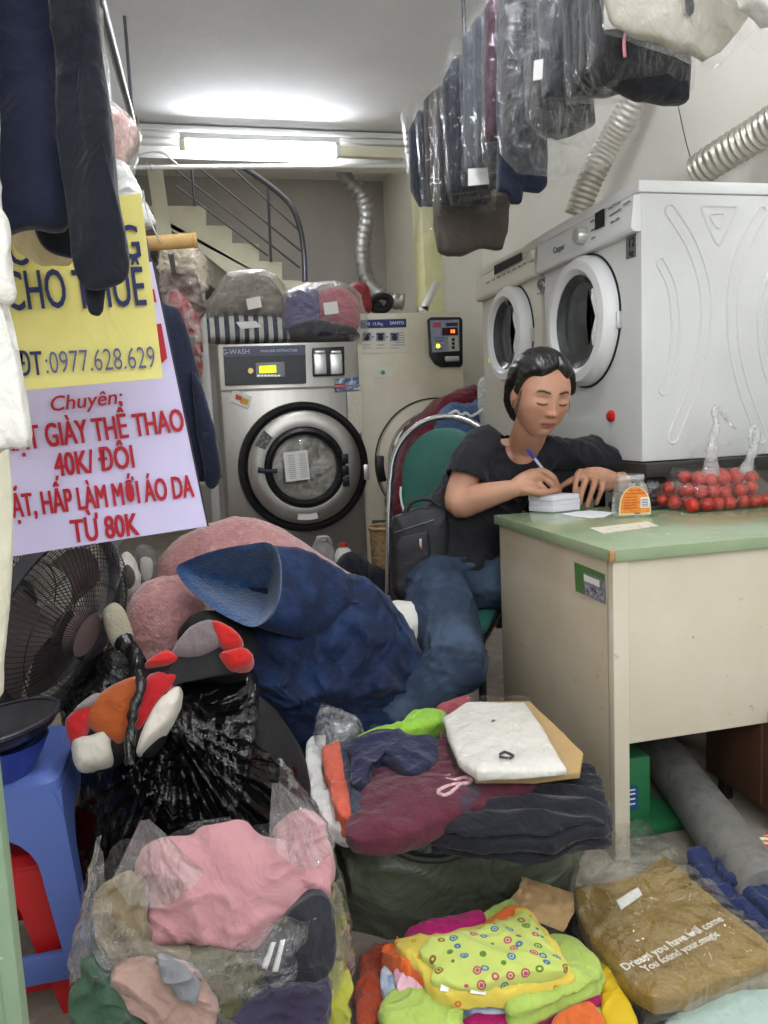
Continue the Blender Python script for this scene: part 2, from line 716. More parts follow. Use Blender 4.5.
# wiring under the header
tag(MB().tube(spline([at(128, 158, 4.72), at(150, 152, 4.70), at(163, 153, 4.70), at(172, 160, 4.71), at(178, 165, 4.72)]), .006, 6).build('lamp_cable', m_white), 'thin white cable looping down beside the lit lamp', 'cable')
# hanging pipe at upper left
p = thing('clothes_rail', 'grey metal pipe hanging under the ceiling at upper left', 'rail', at(133, 122, 4.0))
MB().tube([at(92, -30, 1.45), at(116, 60, 2.2), at(133, 122, 3.6)], .012, 12).build('pipe', m_rail, p)
MB().lathe([(0, -.02), (.022, -.02), (.022, .02), (0, .02)], 12, at(133, 122, 3.6)).build('end_fitting', M('rust', '#7a6152', .7), p)
MB().tube([at(133, 122, 3.6), at(133, 122, 3.6)+ZV*(ZC-at(133, 122, 3.6).z)], .007, 8).build('hanger_rod', m_rail, p)
# ================================================================== washer extractor with steel front
YF = 3.9
m_ink = M('dark_ink', '#20222a', .6)
m_paper = M('white_paper', '#e9e8e4', .8)
m_glassd = M('dark_glass', '#1b1d20', .06, spec=.8, coat=.6)
TLc, TRc = at(217, 345, YF), at(358, 340, YF)
gx0, gx1, gz = TLc.x, TRc.x, 1.372
gw = thing('washer_extractor', 'stainless steel front loading washer extractor with lit yellow display', 'washing machine', ((gx0+gx1)/2, YF+.38, 0))
MB().box(((gx0+gx1)/2, YF+.38, gz/2), (gx1-gx0, .74, gz), bev=.012).build('body', m_steel, gw)
q = at(290, 388, YF)
MB().box(((gx0+gx1)/2, YF+.001, q.z), (gx1-gx0-.004, .012, .008)).build('seam', M('seam_steel', '#77736d', .4, .8), gw)


def plate(mb, px, Y, d=.01, bev=0):
    P = [(q.x, q.z) for q in (at(x, y, Y) for x, y in px)]
    return mb.prism(P, (0, Y, 0), XV, ZV, -YV, d, bev)


pan = plate(MB(), ((223, 347), (305, 345), (306, 383), (225, 385)), YF, .012).build('control_panel', m_black, gw)
plate(MB(), ((223, 347), (305, 345), (305.3, 355), (223.4, 357)), YF-.0125, .002).build('header_strip', M('slate_blue', '#4c5063', .4), pan)
c1, c2 = at(236, 352, YF-.016), at(279, 350.8, YF-.016)
m_pale = M('pale_ink', '#b9bfd2', .5)
MB().text('G-WASH', .034, c1, XV, ZV, .0004).build('lettering', m_pale, pan, smooth=0)
MB().text('WASHER EXTRACTOR', .018, c2, XV, ZV, .0003, bold=.0006).build('lettering', m_pale, pan, smooth=0)
plate(MB(), ((255.5, 363), (284.5, 361.8), (285, 377), (256, 378)), YF-.012, .006, .002).build('display_bezel', M('bezel_grey', '#8b8d90', .4), pan)
plate(MB(), ((259, 366), (276, 365), (276.4, 372.6), (259.4, 373.4)), YF-.0185, .002).build('screen', M('lcd_yellow', '#d8dc20', .4, emit=('#e2e81c', .75)), pan)
t = MB()
for i in range(7):
    t.box(at(258.5+i*3.4, 375.7, YF-.02), (.011, .004, .008))
t.build('buttons', m_alu, pan)
MB().lathe([(0, .012), (.014, .012), (.017, 0)], 16, at(250.5, 371, YF-.012), (0, -1, 0)).build('knob', M('brass', '#b59a62', .35, .8), pan)
# dispenser recess with two steel cups
dp = plate(MB(), ((312, 348), (344, 346.5), (344.6, 375), (313, 376.5)), YF, .01, .004).build('dispenser', m_black, gw)
for x in (320, 336):
    t = MB()
    q = at(x, 364, YF-.012)
    t.box(q, (.062, .03, .105), bev=.008)
    t.box(q+V((0, -.012, .058)), (.05, .03, .012), bev=.004)
    t.build('cup', m_alu, dp)
plate(MB(), ((335, 379), (358.5, 377), (359.5, 389.5), (335.7, 392)), YF, .002).build('sticker', M('sticker_blue', '#3a557f', .5, var=('#c8d4e2', 26, .45, .6)), gw, label='small blue, red and white sticker')
plate(MB(), ((335, 384), (346, 383), (346.4, 388), (335.4, 389)), YF-.0025, .001).build('sticker_band', M('sticker_red', '#b8303a', .5), gw)
plate(MB(), ((347, 392), (361, 391), (363, 433), (348.5, 434.5)), YF, .002).build('instruction_label', M('label_beige', '#cfc9b6', .6, var=('#a9a594', 120, .55, .62)), gw)
plate(MB(), ((233, 389), (252, 397), (248, 409), (230, 401)), YF, .002).build('sticker', M('sticker_white', '#e4e0da', .6), gw, label='white sticker with a small orange drawing')
plate(MB(), ((236, 394), (242, 396.5), (241, 401), (235, 399)), YF-.0025, .001).build('sticker_motif', M('motif_red', '#c4584a', .6), gw)
plate(MB(), ((241, 397), (249, 400), (247, 405), (240, 403)), YF-.0025, .001).build('sticker_motif', M('motif_orange', '#d9a437', .6), gw)
# door
dc = at(304, 467, YF)
ro = (at(304, 402, YF)-at(304, 532, YF)).length/2
dr = thing('x', None, None)
bpy.data.objects.remove(dr)
ax = (0, -1, 0)
dr = MB().lathe([(ro*.86, .0), (ro*.87, .03), (ro*.92, .045), (ro*.99, .03), (ro*1.0, 0)], 72, dc, ax).build('door', m_black, gw)
MB().lathe([(ro*.87, .01), (ro*.86, .05), (ro*.80, .062), (ro*.62, .055), (ro*.60, .04)], 72, dc, ax).build('door_ring', m_steel, dr)
MB().lathe([(ro*.61, .04), (ro*.60, .06), (ro*.55, .066), (ro*.50, .05), (ro*.50, .02)], 64, dc, ax).build('gasket', m_black, dr)
m_laundry = M('wet_laundry', '#8d897f', .5, var=('#c9c6be', 7, .45, .6), var2=('#5d564d', 9, .5, .68), bump=[(14, .8, .02)])


def dish(u, v):
    r, a = u*ro*.5, v*2*PI
    p = V((r*math.cos(a), 0, r*math.sin(a)))
    return dc+p+YV*(-.012+.02*wr((p.x+a*.05, 0, p.z), 1, 22, 3))


t = MB()
t.grid(dish, 14, 48, False, True)
t.build('laundry_behind_glass', m_laundry, dr)
MB().lathe([(ro*.5, .03), (ro*.4, .052), (ro*.2, .062), (0, .065)], 48, dc, ax).build('porthole_glass', film('porthole', .02, .35, bst=0, rough=.03), dr)
pp = plate(MB(), ((283, 452.5), (307, 450), (310, 479), (286, 482)), YF-.068, .0015).build('paper_notice', m_paper, dr, label='white printed notice taped to the porthole')
t = MB()
random.seed(5)
for j in range(13):
    for s in (0, 1):
        a = at(286.4+j*.2+s*11.5, 455.5+j*1.9-s*1.2, YF-.0705)
        t.box(a+XV*.022, (.042-.012*random.random(), .001, .0022))
t.build('printed_lines', M('faint_ink', '#84848a', .7), pp)
q = at(256, 470, YF-.03)
MB().box(q, (.06, .05, .12), bev=.008).build('hinge', M('hinge_dark', '#3a3733', .4, .6), dr)
MB().tube([at(249+10, 470, YF-.07), at(266, 471, YF-.085), at(277, 471, YF-.075)], [.016, .010, .010], 12).build('handle', M('handle_blue', '#272b3f', .4), dr)
q = at(352, 470, YF-.06)
for z in (.06, .0, -.055):
    MB().box(q+V((-.035, -.012, z)), (.034, .006, .05), bev=.002).build('warning_label', m_black, dr)
MB().box(at(366, 472, YF-.03), (.03, .04, .08), bev=.006).build('latch', m_alu, dr)
t = MB()
R0, Ri = ro*.83, ro*.66
t.prism([(dc.x+r*math.cos(a), dc.z+r*math.sin(a)) for r, a in [(R0, 2.35+i*.08) for i in range(5)]+[(Ri, 2.67-i*.08) for i in range(5)]], (0, YF-.060, 0), XV, ZV, -YV, .005)
t.build('warning_label', M('label_grey', '#4a4a4a', .5, var=('#8c8c8a', 60, .5, .6)), dr)
t = MB()
t.prism([(dc.x+r*math.cos(a), dc.z+r*math.sin(a)) for r, a in [(ro*.80, 4.5+i*.08) for i in range(6)]+[(ro*.71, 4.9-i*.08) for i in range(6)]], (0, YF-.060, 0), XV, ZV, -YV, .005)
t.build('rating_label', m_paper, dr)

# ================================================================== cream coin dryer behind it
YS = 4.1
m_cream = M('cream_enamel', '#ddd6c0', .4, var=('#d0c8b0', 5, .4, .7))
sx0, sx1 = at(358, 420, YS).x, at(462, 315, YS).x
sz = at(420, 312.5, YS).z
sd = thing('coin_dryer', 'old cream front loading machine with blue panel behind the green chair', 'washing machine', ((sx0+sx1)/2, YS+.35, 0))
MB().box(((sx0+sx1)/2, YS+.35, sz/2), (sx1-sx0, .7, sz), bev=.012).build('body', m_cream, sd)
ip = plate(MB(), ((361, 318), (408, 318.3), (408, 352), (362, 354)), YS, .004).build('instruction_panel', M('panel_cream', '#d8d4c4', .5), sd)
plate(MB(), ((360, 320), (406, 318.8), (406.3, 327.3), (360.5, 328.6)), YS-.0045, .002).build('blue_band', M('band_blue', '#23306c', .45), ip)
MB().text('SANYO', .024, at(397, 323.0, YS-.007), XV, ZV, .0004, bold=.0008).text('9.0  13.0kg', .022, at(374, 324, YS-.007), XV, ZV, .0003).build('lettering', M('ink_white', '#dfe3ec', .5), ip, smooth=0)
for x in (366.5, 380.5, 394.5):
    t = plate(MB(), ((x-4.5, 332.5), (x+4.5, 332.3), (x+4.6, 341), (x-4.4, 341.3)), YS-.0045, .002).build('pictogram', M('picto_grey', '#8b93a8', .5), ip)
    q = at(x, 337, YS-.007)
    MB().lathe([(0, .001), (.016, .001), (.016, 0)], 14, q-ZV*.004, ax).box(q+ZV*.014, (.04, .002, .008)).build('pictogram_mark', m_ink, t)
t = MB()
for x in (373, 387):
    q = at(x, 337, YS-.006)
    t.prism([(-.007, -.009), (.008, 0), (-.007, .009)], q, XV, ZV, -YV, .001)
for j in range(6):
    t.box(at(400, 333+j*2.4, YS-.0055), (.052 if j else .04, .001, .004))
for x in (366.5, 380.5, 394.5):
    t.box(at(x, 345, YS-.0055), (.04, .001, .004))
    t.box(at(x, 348, YS-.0055), (.05, .001, .003))
t.build('printed_marks', M('ink_grey', '#8d8b84', .6), ip)
cpn = plate(MB(), ((427, 320), (430, 317.5), (459, 317.5), (461.5, 320), (461.8, 364), (460, 367), (440, 367.5), (434, 364), (429, 356)), YS, .02, .004).build('control_panel', m_black, sd)
plate(MB(), ((430, 320.5), (459, 319.6), (459.5, 351), (432, 352.5)), YS-.0205, .002).build('panel_face', M('face_blue', '#8c98b4', .4, var=('#a3aabd', 40, .5, .6)), cpn)
plate(MB(), ((433, 322.5), (441, 322.2), (441.2, 327.3), (433.2, 327.6)), YS-.023, .001).build('badge', M('badge_red', '#c4555a', .4), cpn)
plate(MB(), ((446, 323), (457.5, 322.5), (457.8, 326), (446.2, 326.4)), YS-.023, .001).build('display', M('disp_dark', '#2b2f40', .3), cpn)
plate(MB(), ((442, 328), (457.5, 327.3), (457.8, 335), (442.2, 335.6)), YS-.023, .002).build('display', M('disp_red', '#3a0e0a', .3), cpn)
MB().text('10', .028, at(452.5, 331.5, YS-.026), XV, ZV, .0005, bold=.001).build('lit_digits', M('led_orange', '#ff9040', .4, emit=('#ff7a30', 2.5)), cpn, smooth=0)
for x, y, c in ((434, 343, '#b9a23c'), (444.5, 342, '#b9a23c')):
    plate(MB(), ((x, y-1), (x+3, y-1), (x+3, y+1), (x, y+1)), YS-.023, .001).build('button', M('btn'+str(x), c, .4), cpn)
MB().lathe([(.012, 0), (.011, .006), (0, .008)], 14, at(438, 346, YS-.022), ax).build('indicator', M('led_yellow', '#f0e060', .4, emit=('#f0e040', 1.5)), cpn)
plate(MB(), ((448, 336.5), (457.5, 336), (458.6, 350.5), (449, 351)), YS-.023, .001).build('key_column', M('keys_cream', '#cbc6b3', .5), cpn)
t = MB()
for y in (339.5, 343.5, 347.5):
    t.box(at(453.3, y, YS-.0255), (.016, .002, .016))
for y in (338, 341, 345, 349):
    t.box(at(439, y, YS-.0235), (.05, .001, .003))
t.build('key_marks', m_ink, cpn)
MB().box(at(452, 359, YS-.024), (.08, .02, .03), bev=.006).build('coin_tray', m_alu, cpn)
plate(MB(), ((372, 369), (391, 366.5), (393, 376), (374, 378.5)), YS, .002).build('sticker', M('sticker_pale', '#dcdcd2', .6), sd, label='white sticker with a green dot')
MB().lathe([(.012, .001), (0, .001)], 14, at(383, 372.5, YS-.002), ax).build('green_dot', M('dotgreen', '#4c9a58', .5), sd)
sc_ = at(436, 461, YS)
rs = (at(436, 398, YS)-sc_).length
dd = MB().lathe([(rs*.985, 0), (rs*.99, .008), (rs*1.005, .008), (rs*1.01, 0)], 64, sc_, ax).build('door', m_black, sd)
MB().lathe([(rs*.98, 0), (rs*.96, .02), (rs*.82, .03), (rs*.76, .016), (rs*.75, 0)], 64, sc_, ax).build('door_ring', m_cream, dd)
MB().lathe([(rs*.76, .004), (rs*.4, .03), (0, .04)], 48, sc_, ax).build('door_glass', m_glassd, dd)
plate(MB(), ((375.5, 455.5), (388, 455), (389.5, 481), (377, 482)), YS-.004, .022, .008).build('handle', m_black, dd)
plate(MB(), ((372, 520), (470, 520), (470, 526), (372, 526)), YS, .006).build('base_trim', M('trimdark', '#5a5852', .5), sd)

# ================================================================== the two white dryers on their black stand
DX, DY0, DZ = 1.236, 2.0, .818
m_wht = M('white_enamel_panel', '#d9d9d8', .38, var=('#cfcfce', 3, .4, .7))
m_door = M('white_door_plastic', '#e4e4e4', .3)
m_beige = M('beige_enamel', '#d6d1c4', .4)
m_drum = M('drum_grey', '#44474a', .3, .6)
XN = (-1, 0, 0)


def front(mb, px, X, d=.006, bev=0):
    P = [(q.y, q.z) for q in (onx(x, y, X) for x, y in px)]
    return mb.prism(P, (X, 0, 0), YV, ZV, -XV, d, bev)


def dryer(label, y0, y1, z0, z1, mat, mpan, dpx, rdoor, closed):
    o = thing('tumble_dryer', label, 'dryer', ((DX+XR-.02)/2, (y0+y1)/2, z0))
    xm = (DX+XR-.03)/2
    MB().box((xm, (y0+y1)/2, (z0+z1-.035)/2), (XR-.03-DX, y1-y0, z1-z0-.035), bev=.006).build('body', mat, o)
    MB().box((xm-.004, (y0+y1)/2, z1-.017), (XR-.03-DX+.012, y1-y0+.008, .034), bev=.008).build('top_panel', mpan, o)
    # control fascia, leaning forward a touch
    MB().prism([(DX+.002, z1-.036), (DX-.022, z1-.04), (DX-.03, z1-.128), (DX-.024, z1-.138), (DX+.002, z1-.138)], (0, y0+.002, 0), XV, ZV, YV, y1-y0-.004, .003).build('fascia', mpan, o)
    c = onx(*dpx, DX)
    d = MB().lathe([(rdoor*.70, .012), (rdoor*.72, .038), (rdoor*.80, .052), (rdoor*.93, .048), (rdoor*1.0, .03), (rdoor*1.0, 0)], 72, c, XN).build('door', m_door, o)
    MB().lathe([(rdoor*1.005, .004), (rdoor*1.03, .004), (rdoor*1.03, -.002)], 72, c, XN).build('door_gap', m_matblack, d)
    MB().lathe([(rdoor*.71, .036), (rdoor*.60, .016), (rdoor*.3, .02), (0, .024)], 48, c, XN).build('door_glass', M('dryer_glass', '#3b3e40', .22, spec=.4, var=('#5a5e60', 3, .45, .6)), d)
    # grip: a filled segment on the near side of the opening
    sg = [(rdoor*.735*math.cos(a), rdoor*.735*math.sin(a)) for a in [PI+.62-i*1.24/12 for i in range(13)]]
    sg += [(rdoor*(-.50)-.0, -rdoor*.30), (-rdoor*.46, 0), (-rdoor*.50, rdoor*.30)]
    MB().prism([(p[0], p[1]) for p in sg], c+V((-.034, 0, 0)), YV, ZV, -XV, .016, .004).build('grip', m_door, d)
    q = c+V((0, -rdoor*1.03, 0))
    MB().box(q+V((-.008, 0, -.02)), (.014, .008, .05), bev=.002).build('hinge', m_alu, d)
    return o


rn = (onx(588, 257, DX)-onx(588, 387, DX)).length/2
dn = dryer('white tumble dryer nearest the desk, embossed side panel facing out', DY0, 2.634, DZ, 1.603, m_wht, m_door, (587, 322), rn, 0)
XF = DX-.027
q = onx(584, 236, XF)
MB().lathe([(.027, 0), (.026, .018), (.022, .03), (0, .031)], 28, q, XN).build('knob', m_alu, dn)
front(MB(), ((596, 213.5), (604.5, 208.5), (604.5, 226), (596, 230)), XF-.001, .004).build('display', m_black, dn)
t = MB()
for x, y in ((591, 222), (591.5, 231), (592, 239), (609, 209), (613, 206), (617, 204), (610, 216), (614, 213.5), (618, 211), (611, 223), (616, 220), (624, 205), (627, 203)):
    front(t, ((x, y-1), (x+3.4, y-2.8), (x+3.4, y-1.2), (x, y+.8)), XF-.001, .003)
t.build('button_marks', M('mark_grey', '#8c8f92', .5), dn)
MB().text('Casper', .030, onx(559, 248.5, XF-.0025), -YV, ZV, .0004, bold=.0004).build('logo', M('logo_teal', '#4b6f78', .5), dn, smooth=0)
lb = front(MB(), ((626.5, 238), (636, 233), (636, 256.5), (626.5, 259.5)), DX, .002).build('number_sticker', M('sticker_dark', '#6b6c6a', .6), dn)
MB().text('12', .036, onx(631.2, 243, DX-.003), -YV, ZV, .0004, bold=.001).text('kg', .024, onx(631.2, 253, DX-.003), -YV, ZV, .0004, bold=.0006).build('lettering', m_ink, lb, smooth=0)
MB().lathe([(.018, 0), (.018, .008), (.012, .014), (0, .016)], 18, onx(612, 416, DX), XN).build('red_button', M('button_red', '#b8141c', .35), dn, label='round red button')
t = MB()


def emboss(t, pts, hw, closed_loop=None):
    P = [at(470+x/2.577, 170+y/2.577, DY0) for x, y in pts]
    P = spline(P, 6)
    k = len(P)
    Lf, Rt = [], []
    for i in range(k):
        d = (P[min(i+1, k-1)]-P[max(i-1, 0)]).normalized()
        s = d.cross(YV).normalized()
        Lf.append(P[i]+s*hw)
        Rt.append(P[i]-s*hw)
    d0, d1 = (P[0]-P[1]).normalized(), (P[-1]-P[-2]).normalized()
    s1 = d1.cross(YV).normalized()
    s0 = d0.cross(YV).normalized()
    e1 = [P[-1]+(s1*math.cos(a)+d1*math.sin(a))*hw for a in (PI/6, PI/3, PI/2, 2*PI/3, 5*PI/6)]
    e0 = [P[0]+(s0*math.cos(a)+d0*math.sin(a))*hw for a in (PI/6, PI/3, PI/2, 2*PI/3, 5*PI/6)]
    t.tube(Lf+e1+Rt[::-1]+e0, .0042, 8, close=True)


emboss(t, [(517, 105), (572, 195), (606, 305), (606, 420), (580, 545), (523, 690)], .0165)
emboss(t, [(491, 238), (522, 310), (530, 420), (517, 510), (499, 568)], .0125)
emboss(t, [(752, 108), (706, 195), (680, 300), (678, 420), (700, 545), (752, 690)], .0165)
emboss(t, [(786, 250), (758, 330), (752, 420), (765, 510), (790, 568)], .0125)
for pts in (((602, 92), (680, 94), (684, 104), (650, 182), (632, 184), (598, 104)), ((624, 112), (652, 112), (654, 122), (644, 146), (634, 146), (620, 122))):
    P = [at(470+x/2.577, 170+y/2.577, DY0) for x, y in pts]
    t.tube(spline(P+[P[0]], 4)[:-1], .0042, 8, close=True)
t.build('embossed_ribs', m_wht, dn)

rf = (onx(516, 286, DX)-onx(516, 383, DX)).length/2
df_ = dryer('cream tumble dryer beyond the white one, glass strip on its fascia', 2.66, 3.26, DZ, 1.60, m_beige, m_beige, (514, 335), rf, 0)
front(MB(), ((495, 266), (522, 252.5), (522, 260.5), (495, 275)), XF-.001, .004).build('display', m_glassd, df_)
MB().lathe([(.02, 0), (.019, .014), (0, .016)], 20, onx(533, 256, XF), XN).build('knob', m_beige, df_)
t = MB()
for i in range(9):
    x = 487+i*5.2
    y = 283.5-i*2.7
    front(t, ((x, y-1), (x+2.6, y-2.3), (x+2.6, y-.9), (x, y+.4)), XF-.001, .003)
t.build('button_marks', M('mark_grey2', '#8f8c84', .5), df_)
front(MB(), ((537.5, 280), (545, 276), (545, 292), (537.5, 295)), DX, .002).build('label', M('label_dark', '#5e5d58', .6, var=('#d8d6d0', 60, .5, .56)), df_)
MB().lathe([(.012, .002), (0, .003)], 14, onx(490, 360, DX), XN).build('indicator', M('led_lime', '#b4e020', .4, emit=('#b8f020', 1.2)), df_)
# black steel stand under both
sn = thing('dryer_stand', 'dark metal stand carrying the two dryers along the right wall', 'stand', (1.53, 2.63, 0))
MB().box((1.525, 2.63, .795), (.60, 1.34, .04), bev=.004).build('shelf', M('stand_dark', '#3b3936', .5, .4), sn)
MB().box((1.26, 2.63, .745), (.05, 1.3, .06), bev=.004).build('rail', m_matblack, sn)
for x in (1.27, 1.78):
    for y in (2.02, 3.24):
        MB().box((x, y, .375), (.04, .04, .75), bev=.003).build('leg', m_matblack, sn)

# ================================================================== flexible exhaust ducts
m_foil = M('duct_foil', '#b9b4a8', .38, .75, bump=[(70, .4, .003)])


def duct(name, label, pts, r, pitch=.022, mat=None):
    P = spline(pts, 24)
    # ringed radius by arc length
    s, R, Q = 0, [], []
    step = pitch/5
    acc = [0]
    for a, b in zip(P, P[1:]):
        acc.append(acc[-1]+(b-a).length)
    n = int(acc[-1]/step)
    j = 0
    for i in range(n+1):
        d = acc[-1]*i/n
        while j < len(P)-2 and acc[j+1] < d:
            j += 1
        f = (d-acc[j])/max(acc[j+1]-acc[j], 1e-9)
        p = P[j].lerp(P[j+1], min(1, f))
        jit = nvec(p*9)*.004
        Q.append(p+jit)
        R.append(r*(1+.07*math.sin(2*PI*d/pitch)+.04*noise.noise(p*25)))
    t = MB().tube(Q, R, 22)
    return tag(t.build(name, mat or m_foil, smooth=60), label, 'duct')


duct('exhaust_duct', 'ribbed foil duct rising steeply to the wall behind the dryers', [onx(577, 215, 1.60), onx(590, 180, 1.64), onx(608, 145, 1.70), onx(628, 112, 1.74), onx(640, 90, 1.76)], .052)
duct('exhaust_duct', 'ribbed foil duct leaving the top of the white dryer near the desk', [onx(697, 172, 1.66), onx(715, 160, 1.68), onx(750, 138, 1.72), onx(800, 105, 1.76)], .052)
duct('exhaust_duct', 'smooth grey pipe bending down behind the cream machine at the back', [at(336, 60, 5.3), at(338, 130, 5.3), at(345, 175, 5.3), at(362, 195, 5.3), at(367, 215, 5.25), at(363, 250, 5.2), at(368, 282, 5.1), at(384, 298, 5.0), at(404, 302, 4.95)], .052, .05, M('duct_smooth', '#8f8e8a', .35, .6, bump=[(40, .3, .004)]))
w_ = thing('hook_wire', 'thin dark wire and hook on the wall above the white dryer', 'wire', onx(690, 168, 1.62))
MB().tube(spline([onx(678, 105, 1.80), onx(685, 138, 1.72), onx(692, 163, 1.64)]), .0018, 6).build('wire', m_matblack, w_)
MB().tube(arc(onx(693, 168, 1.635), .012, 0, 5, 12, XV, ZV), .004, 8).build('hook', m_matblack, w_)
# ================================================================== clothes on the right-hand rail
m_film = film('garment_film', .005, .22, bscale=20, bst=.8, rough=.05, dist=.03, aniso=(1, 1, .3))
m_film2 = film('bag_film', .05, .7, bscale=12, bst=.9, rough=.08, dist=.03)
m_film3 = film('drape_film', .035, .3, bscale=12, bst=.9, rough=.07, dist=.03)
XRAIL, ZRAIL = 1.06, 2.30
rl = thing('garment_rail', 'steel rail under the ceiling holding the bagged garments on the right', 'rail', (XRAIL, 2.1, ZRAIL))
MB().tube([(XRAIL, 1.0, ZRAIL), (XRAIL, 3.12, ZRAIL)], .014, 12).build('pipe', m_rail, rl)
for y in (1.1, 2.9):
    MB().tube([(XRAIL, y, ZRAIL), (XRAIL, y, ZC)], .008, 8).build('hanger_rod', m_rail, rl)
GR = 'bagged garments on the right rail'


def hung(label, Y, px, mat, cover=None, th=.03, amp=.006, sc=7, seed=0, name='hanging_garment', cat='garment', film_=None, bottom=None):
    P = ypoly(px, Y)
    cx = sum(p[0] for p in P)/len(P)
    zt = max(p[1] for p in P)
    zl = min(p[1] for p in P)
    o = thing(name, label, cat, (cx, Y, zl), GR)
    b = pad(MB(), P, yfr(Y), th, th, rings=10, seg=100, amp=amp, sc=sc, seed=seed, curved=False, p=4).build('cloth', mat, o, smooth=70)
    hk = MB()
    zt = min(zt, ZRAIL-.03)
    xm = min(max(cx, min(p[0] for p in P)+.03), max(p[0] for p in P)-.03)
    hk.tube(spline([(xm, Y, zt-.03), (xm+(XRAIL-xm)*.5, Y, (zt+ZRAIL)/2), (XRAIL+.016, Y, ZRAIL-.005), (XRAIL, Y, ZRAIL+.017), (XRAIL-.017, Y, ZRAIL)]), .002, 6)
    hk.build('hanger_hook', m_alu, o)
    if cover:
        cp = ypoly(cover, Y)
        pad(MB(), cp, yfr(Y), th+.022, th+.022, rings=12, seg=120, amp=.011, sc=6, seed=seed+5, curved=False, p=3, ridge=.7).build('plastic_cover', film_ or m_film, o, smooth=70)
    return o


gcol = {}
for k, c, c2 in (('navy', '#1b2130', '#262d3f'), ('brown', '#3e3936', '#4b4642'), ('taupe', '#504943', '#5f5850'), ('coal', '#222428', '#2d2f34'), ('ink', '#1d212c', '#282c38'),
                 ('grey', '#484c52', '#565b62'), ('slate', '#3b4048', '#484d55'), ('burg', '#38202c', '#442836'), ('dk', '#26282c', '#33353a'), ('mid', '#393b3f', '#47494e'), ('blk', '#1e1f24', '#2b2c31'), ('crm', '#aaa394', '#c2bcae'), ('wht', '#d6d4ce', '#e4e2dc')):
    gcol[k] = fabric('garment_'+k, c, c2, 8, b=.8)
hung('narrow navy garment at the far end of the right rail in long clear plastic', 3.02, [(409, 128), (418, 110), (440, 112), (440, 205), (420, 207), (411, 190)], gcol['navy'], [(401, 112), (414, 92), (445, 92), (443, 215), (436, 222), (420, 243), (416, 238), (410, 200)], seed=1)
hung('thin brown garment second from the far end of the rail', 2.93, [(424, 100), (434, 90), (470, 92), (470, 205), (428, 207)], gcol['brown'], [(414, 100), (430, 82), (475, 84), (474, 222), (424, 232)], seed=2)
hung('taupe quilted jacket hanging lowest of all, its padded hem below the plastic', 2.84, [(434, 105), (508, 100), (509, 195), (506, 232), (500, 250), (482, 247), (462, 256), (440, 252), (434, 225)], gcol['taupe'], [(430, 95), (512, 92), (511, 212), (432, 216)], th=.05, amp=.012, sc=11, seed=3)
hung('charcoal garment between the taupe jacket and a navy pair of trousers', 2.74, [(437, 88), (444, 80), (490, 78), (490, 205), (440, 205)], gcol['coal'], [(434, 80), (444, 66), (495, 68), (494, 212), (438, 215)], seed=4)
hung('blue-black suit hanging with its shoulder at mid rail', 2.63, [(443, 78), (454, 57), (505, 55), (505, 188), (450, 194)], gcol['ink'], [(440, 70), (443, 33), (508, 40), (508, 193), (452, 205), (447, 190)], seed=5)
g = hung('mid grey garment with a white paper slip at its hem', 2.50, [(463, 38), (476, 17), (530, 15), (530, 172), (466, 172)], gcol['grey'], [(460, 30), (470, 5), (535, 5), (536, 182), (463, 185)], seed=6)
P = ypoly([(468, 169), (487, 168), (489, 184), (468, 186)], 2.44)
MB().prism(P, (0, 2.44, 0), XV, ZV, -YV, .002).build('paper_slip', m_paper, g)
hung('slate grey garment beside the burgundy one', 2.40, [(474, 24), (486, 8), (545, 5), (545, 160), (477, 164)], gcol['slate'], [(472, 14), (482, -10), (550, -10), (550, 172), (476, 176)], seed=7)
hung('burgundy garment in clear plastic, the only wine red one on the rail', 2.30, [(486, 5), (498, -10), (555, -15), (555, 138), (484, 141)], gcol['burg'], [(482, 0), (496, -30), (560, -30), (562, 178), (490, 186), (484, 150)], seed=8)
hung('dark navy trousers whose cuffs hang just under the big grey bag', 2.22, [(498, 20), (548, 20), (546, 186), (540, 192), (521, 190), (520, 203), (511, 203), (508, 193), (498, 190)], gcol['navy'], None, th=.025, seed=9)
hung('big charcoal coat under shiny plastic at the middle of the rail', 2.13, [(501, -20), (590, -25), (592, 128), (560, 138), (530, 125), (504, 138)], gcol['dk'], [(498, -40), (630, -40), (636, 140), (605, 166), (560, 176), (520, 174), (500, 152)], th=.045, amp=.014, sc=8, seed=10, film_=m_film3)
g = hung('grey padded garment with a white tag on its left edge', 1.95, [(537, -40), (630, -40), (632, 88), (590, 100), (545, 96)], gcol['mid'], [(531, -50), (640, -50), (642, 112), (600, 150), (545, 138), (527, 118)], th=.04, amp=.014, sc=8, seed=11)
P = ypoly([(534, 61), (543, 59), (542, 79), (533, 81)], 1.88)
MB().prism(P, (0, 1.88, 0), XV, ZV, -YV, .002).build('paper_tag', m_paper, g)
hung('black garment showing a dark folded hem below the grey padded one', 1.83, [(563, -40), (655, -40), (655, 84), (605, 98), (570, 95), (567, 70)], gcol['blk'], [(559, -50), (662, -50), (662, 98), (568, 104)], seed=12)
hung('charcoal garment squeezed between two black ones near the front', 1.72, [(578, -40), (670, -40), (670, 82), (600, 88), (582, 72)], gcol['dk'], [(575, -50), (678, -50), (678, 95), (596, 98), (577, 80)], amp=.012, seed=13)
g = hung('large black folded trousers with a pink ribbon, lowest at the front', 1.60, [(592, -40), (690, -40), (687, 72), (685, 104), (668, 104), (648, 99), (640, 100), (605, 82), (594, 62)], gcol['blk'], [(588, -50), (696, -50), (690, 92), (640, 90), (600, 88), (590, 66)], th=.035, seed=14)
q = at(624, 14, 1.545)
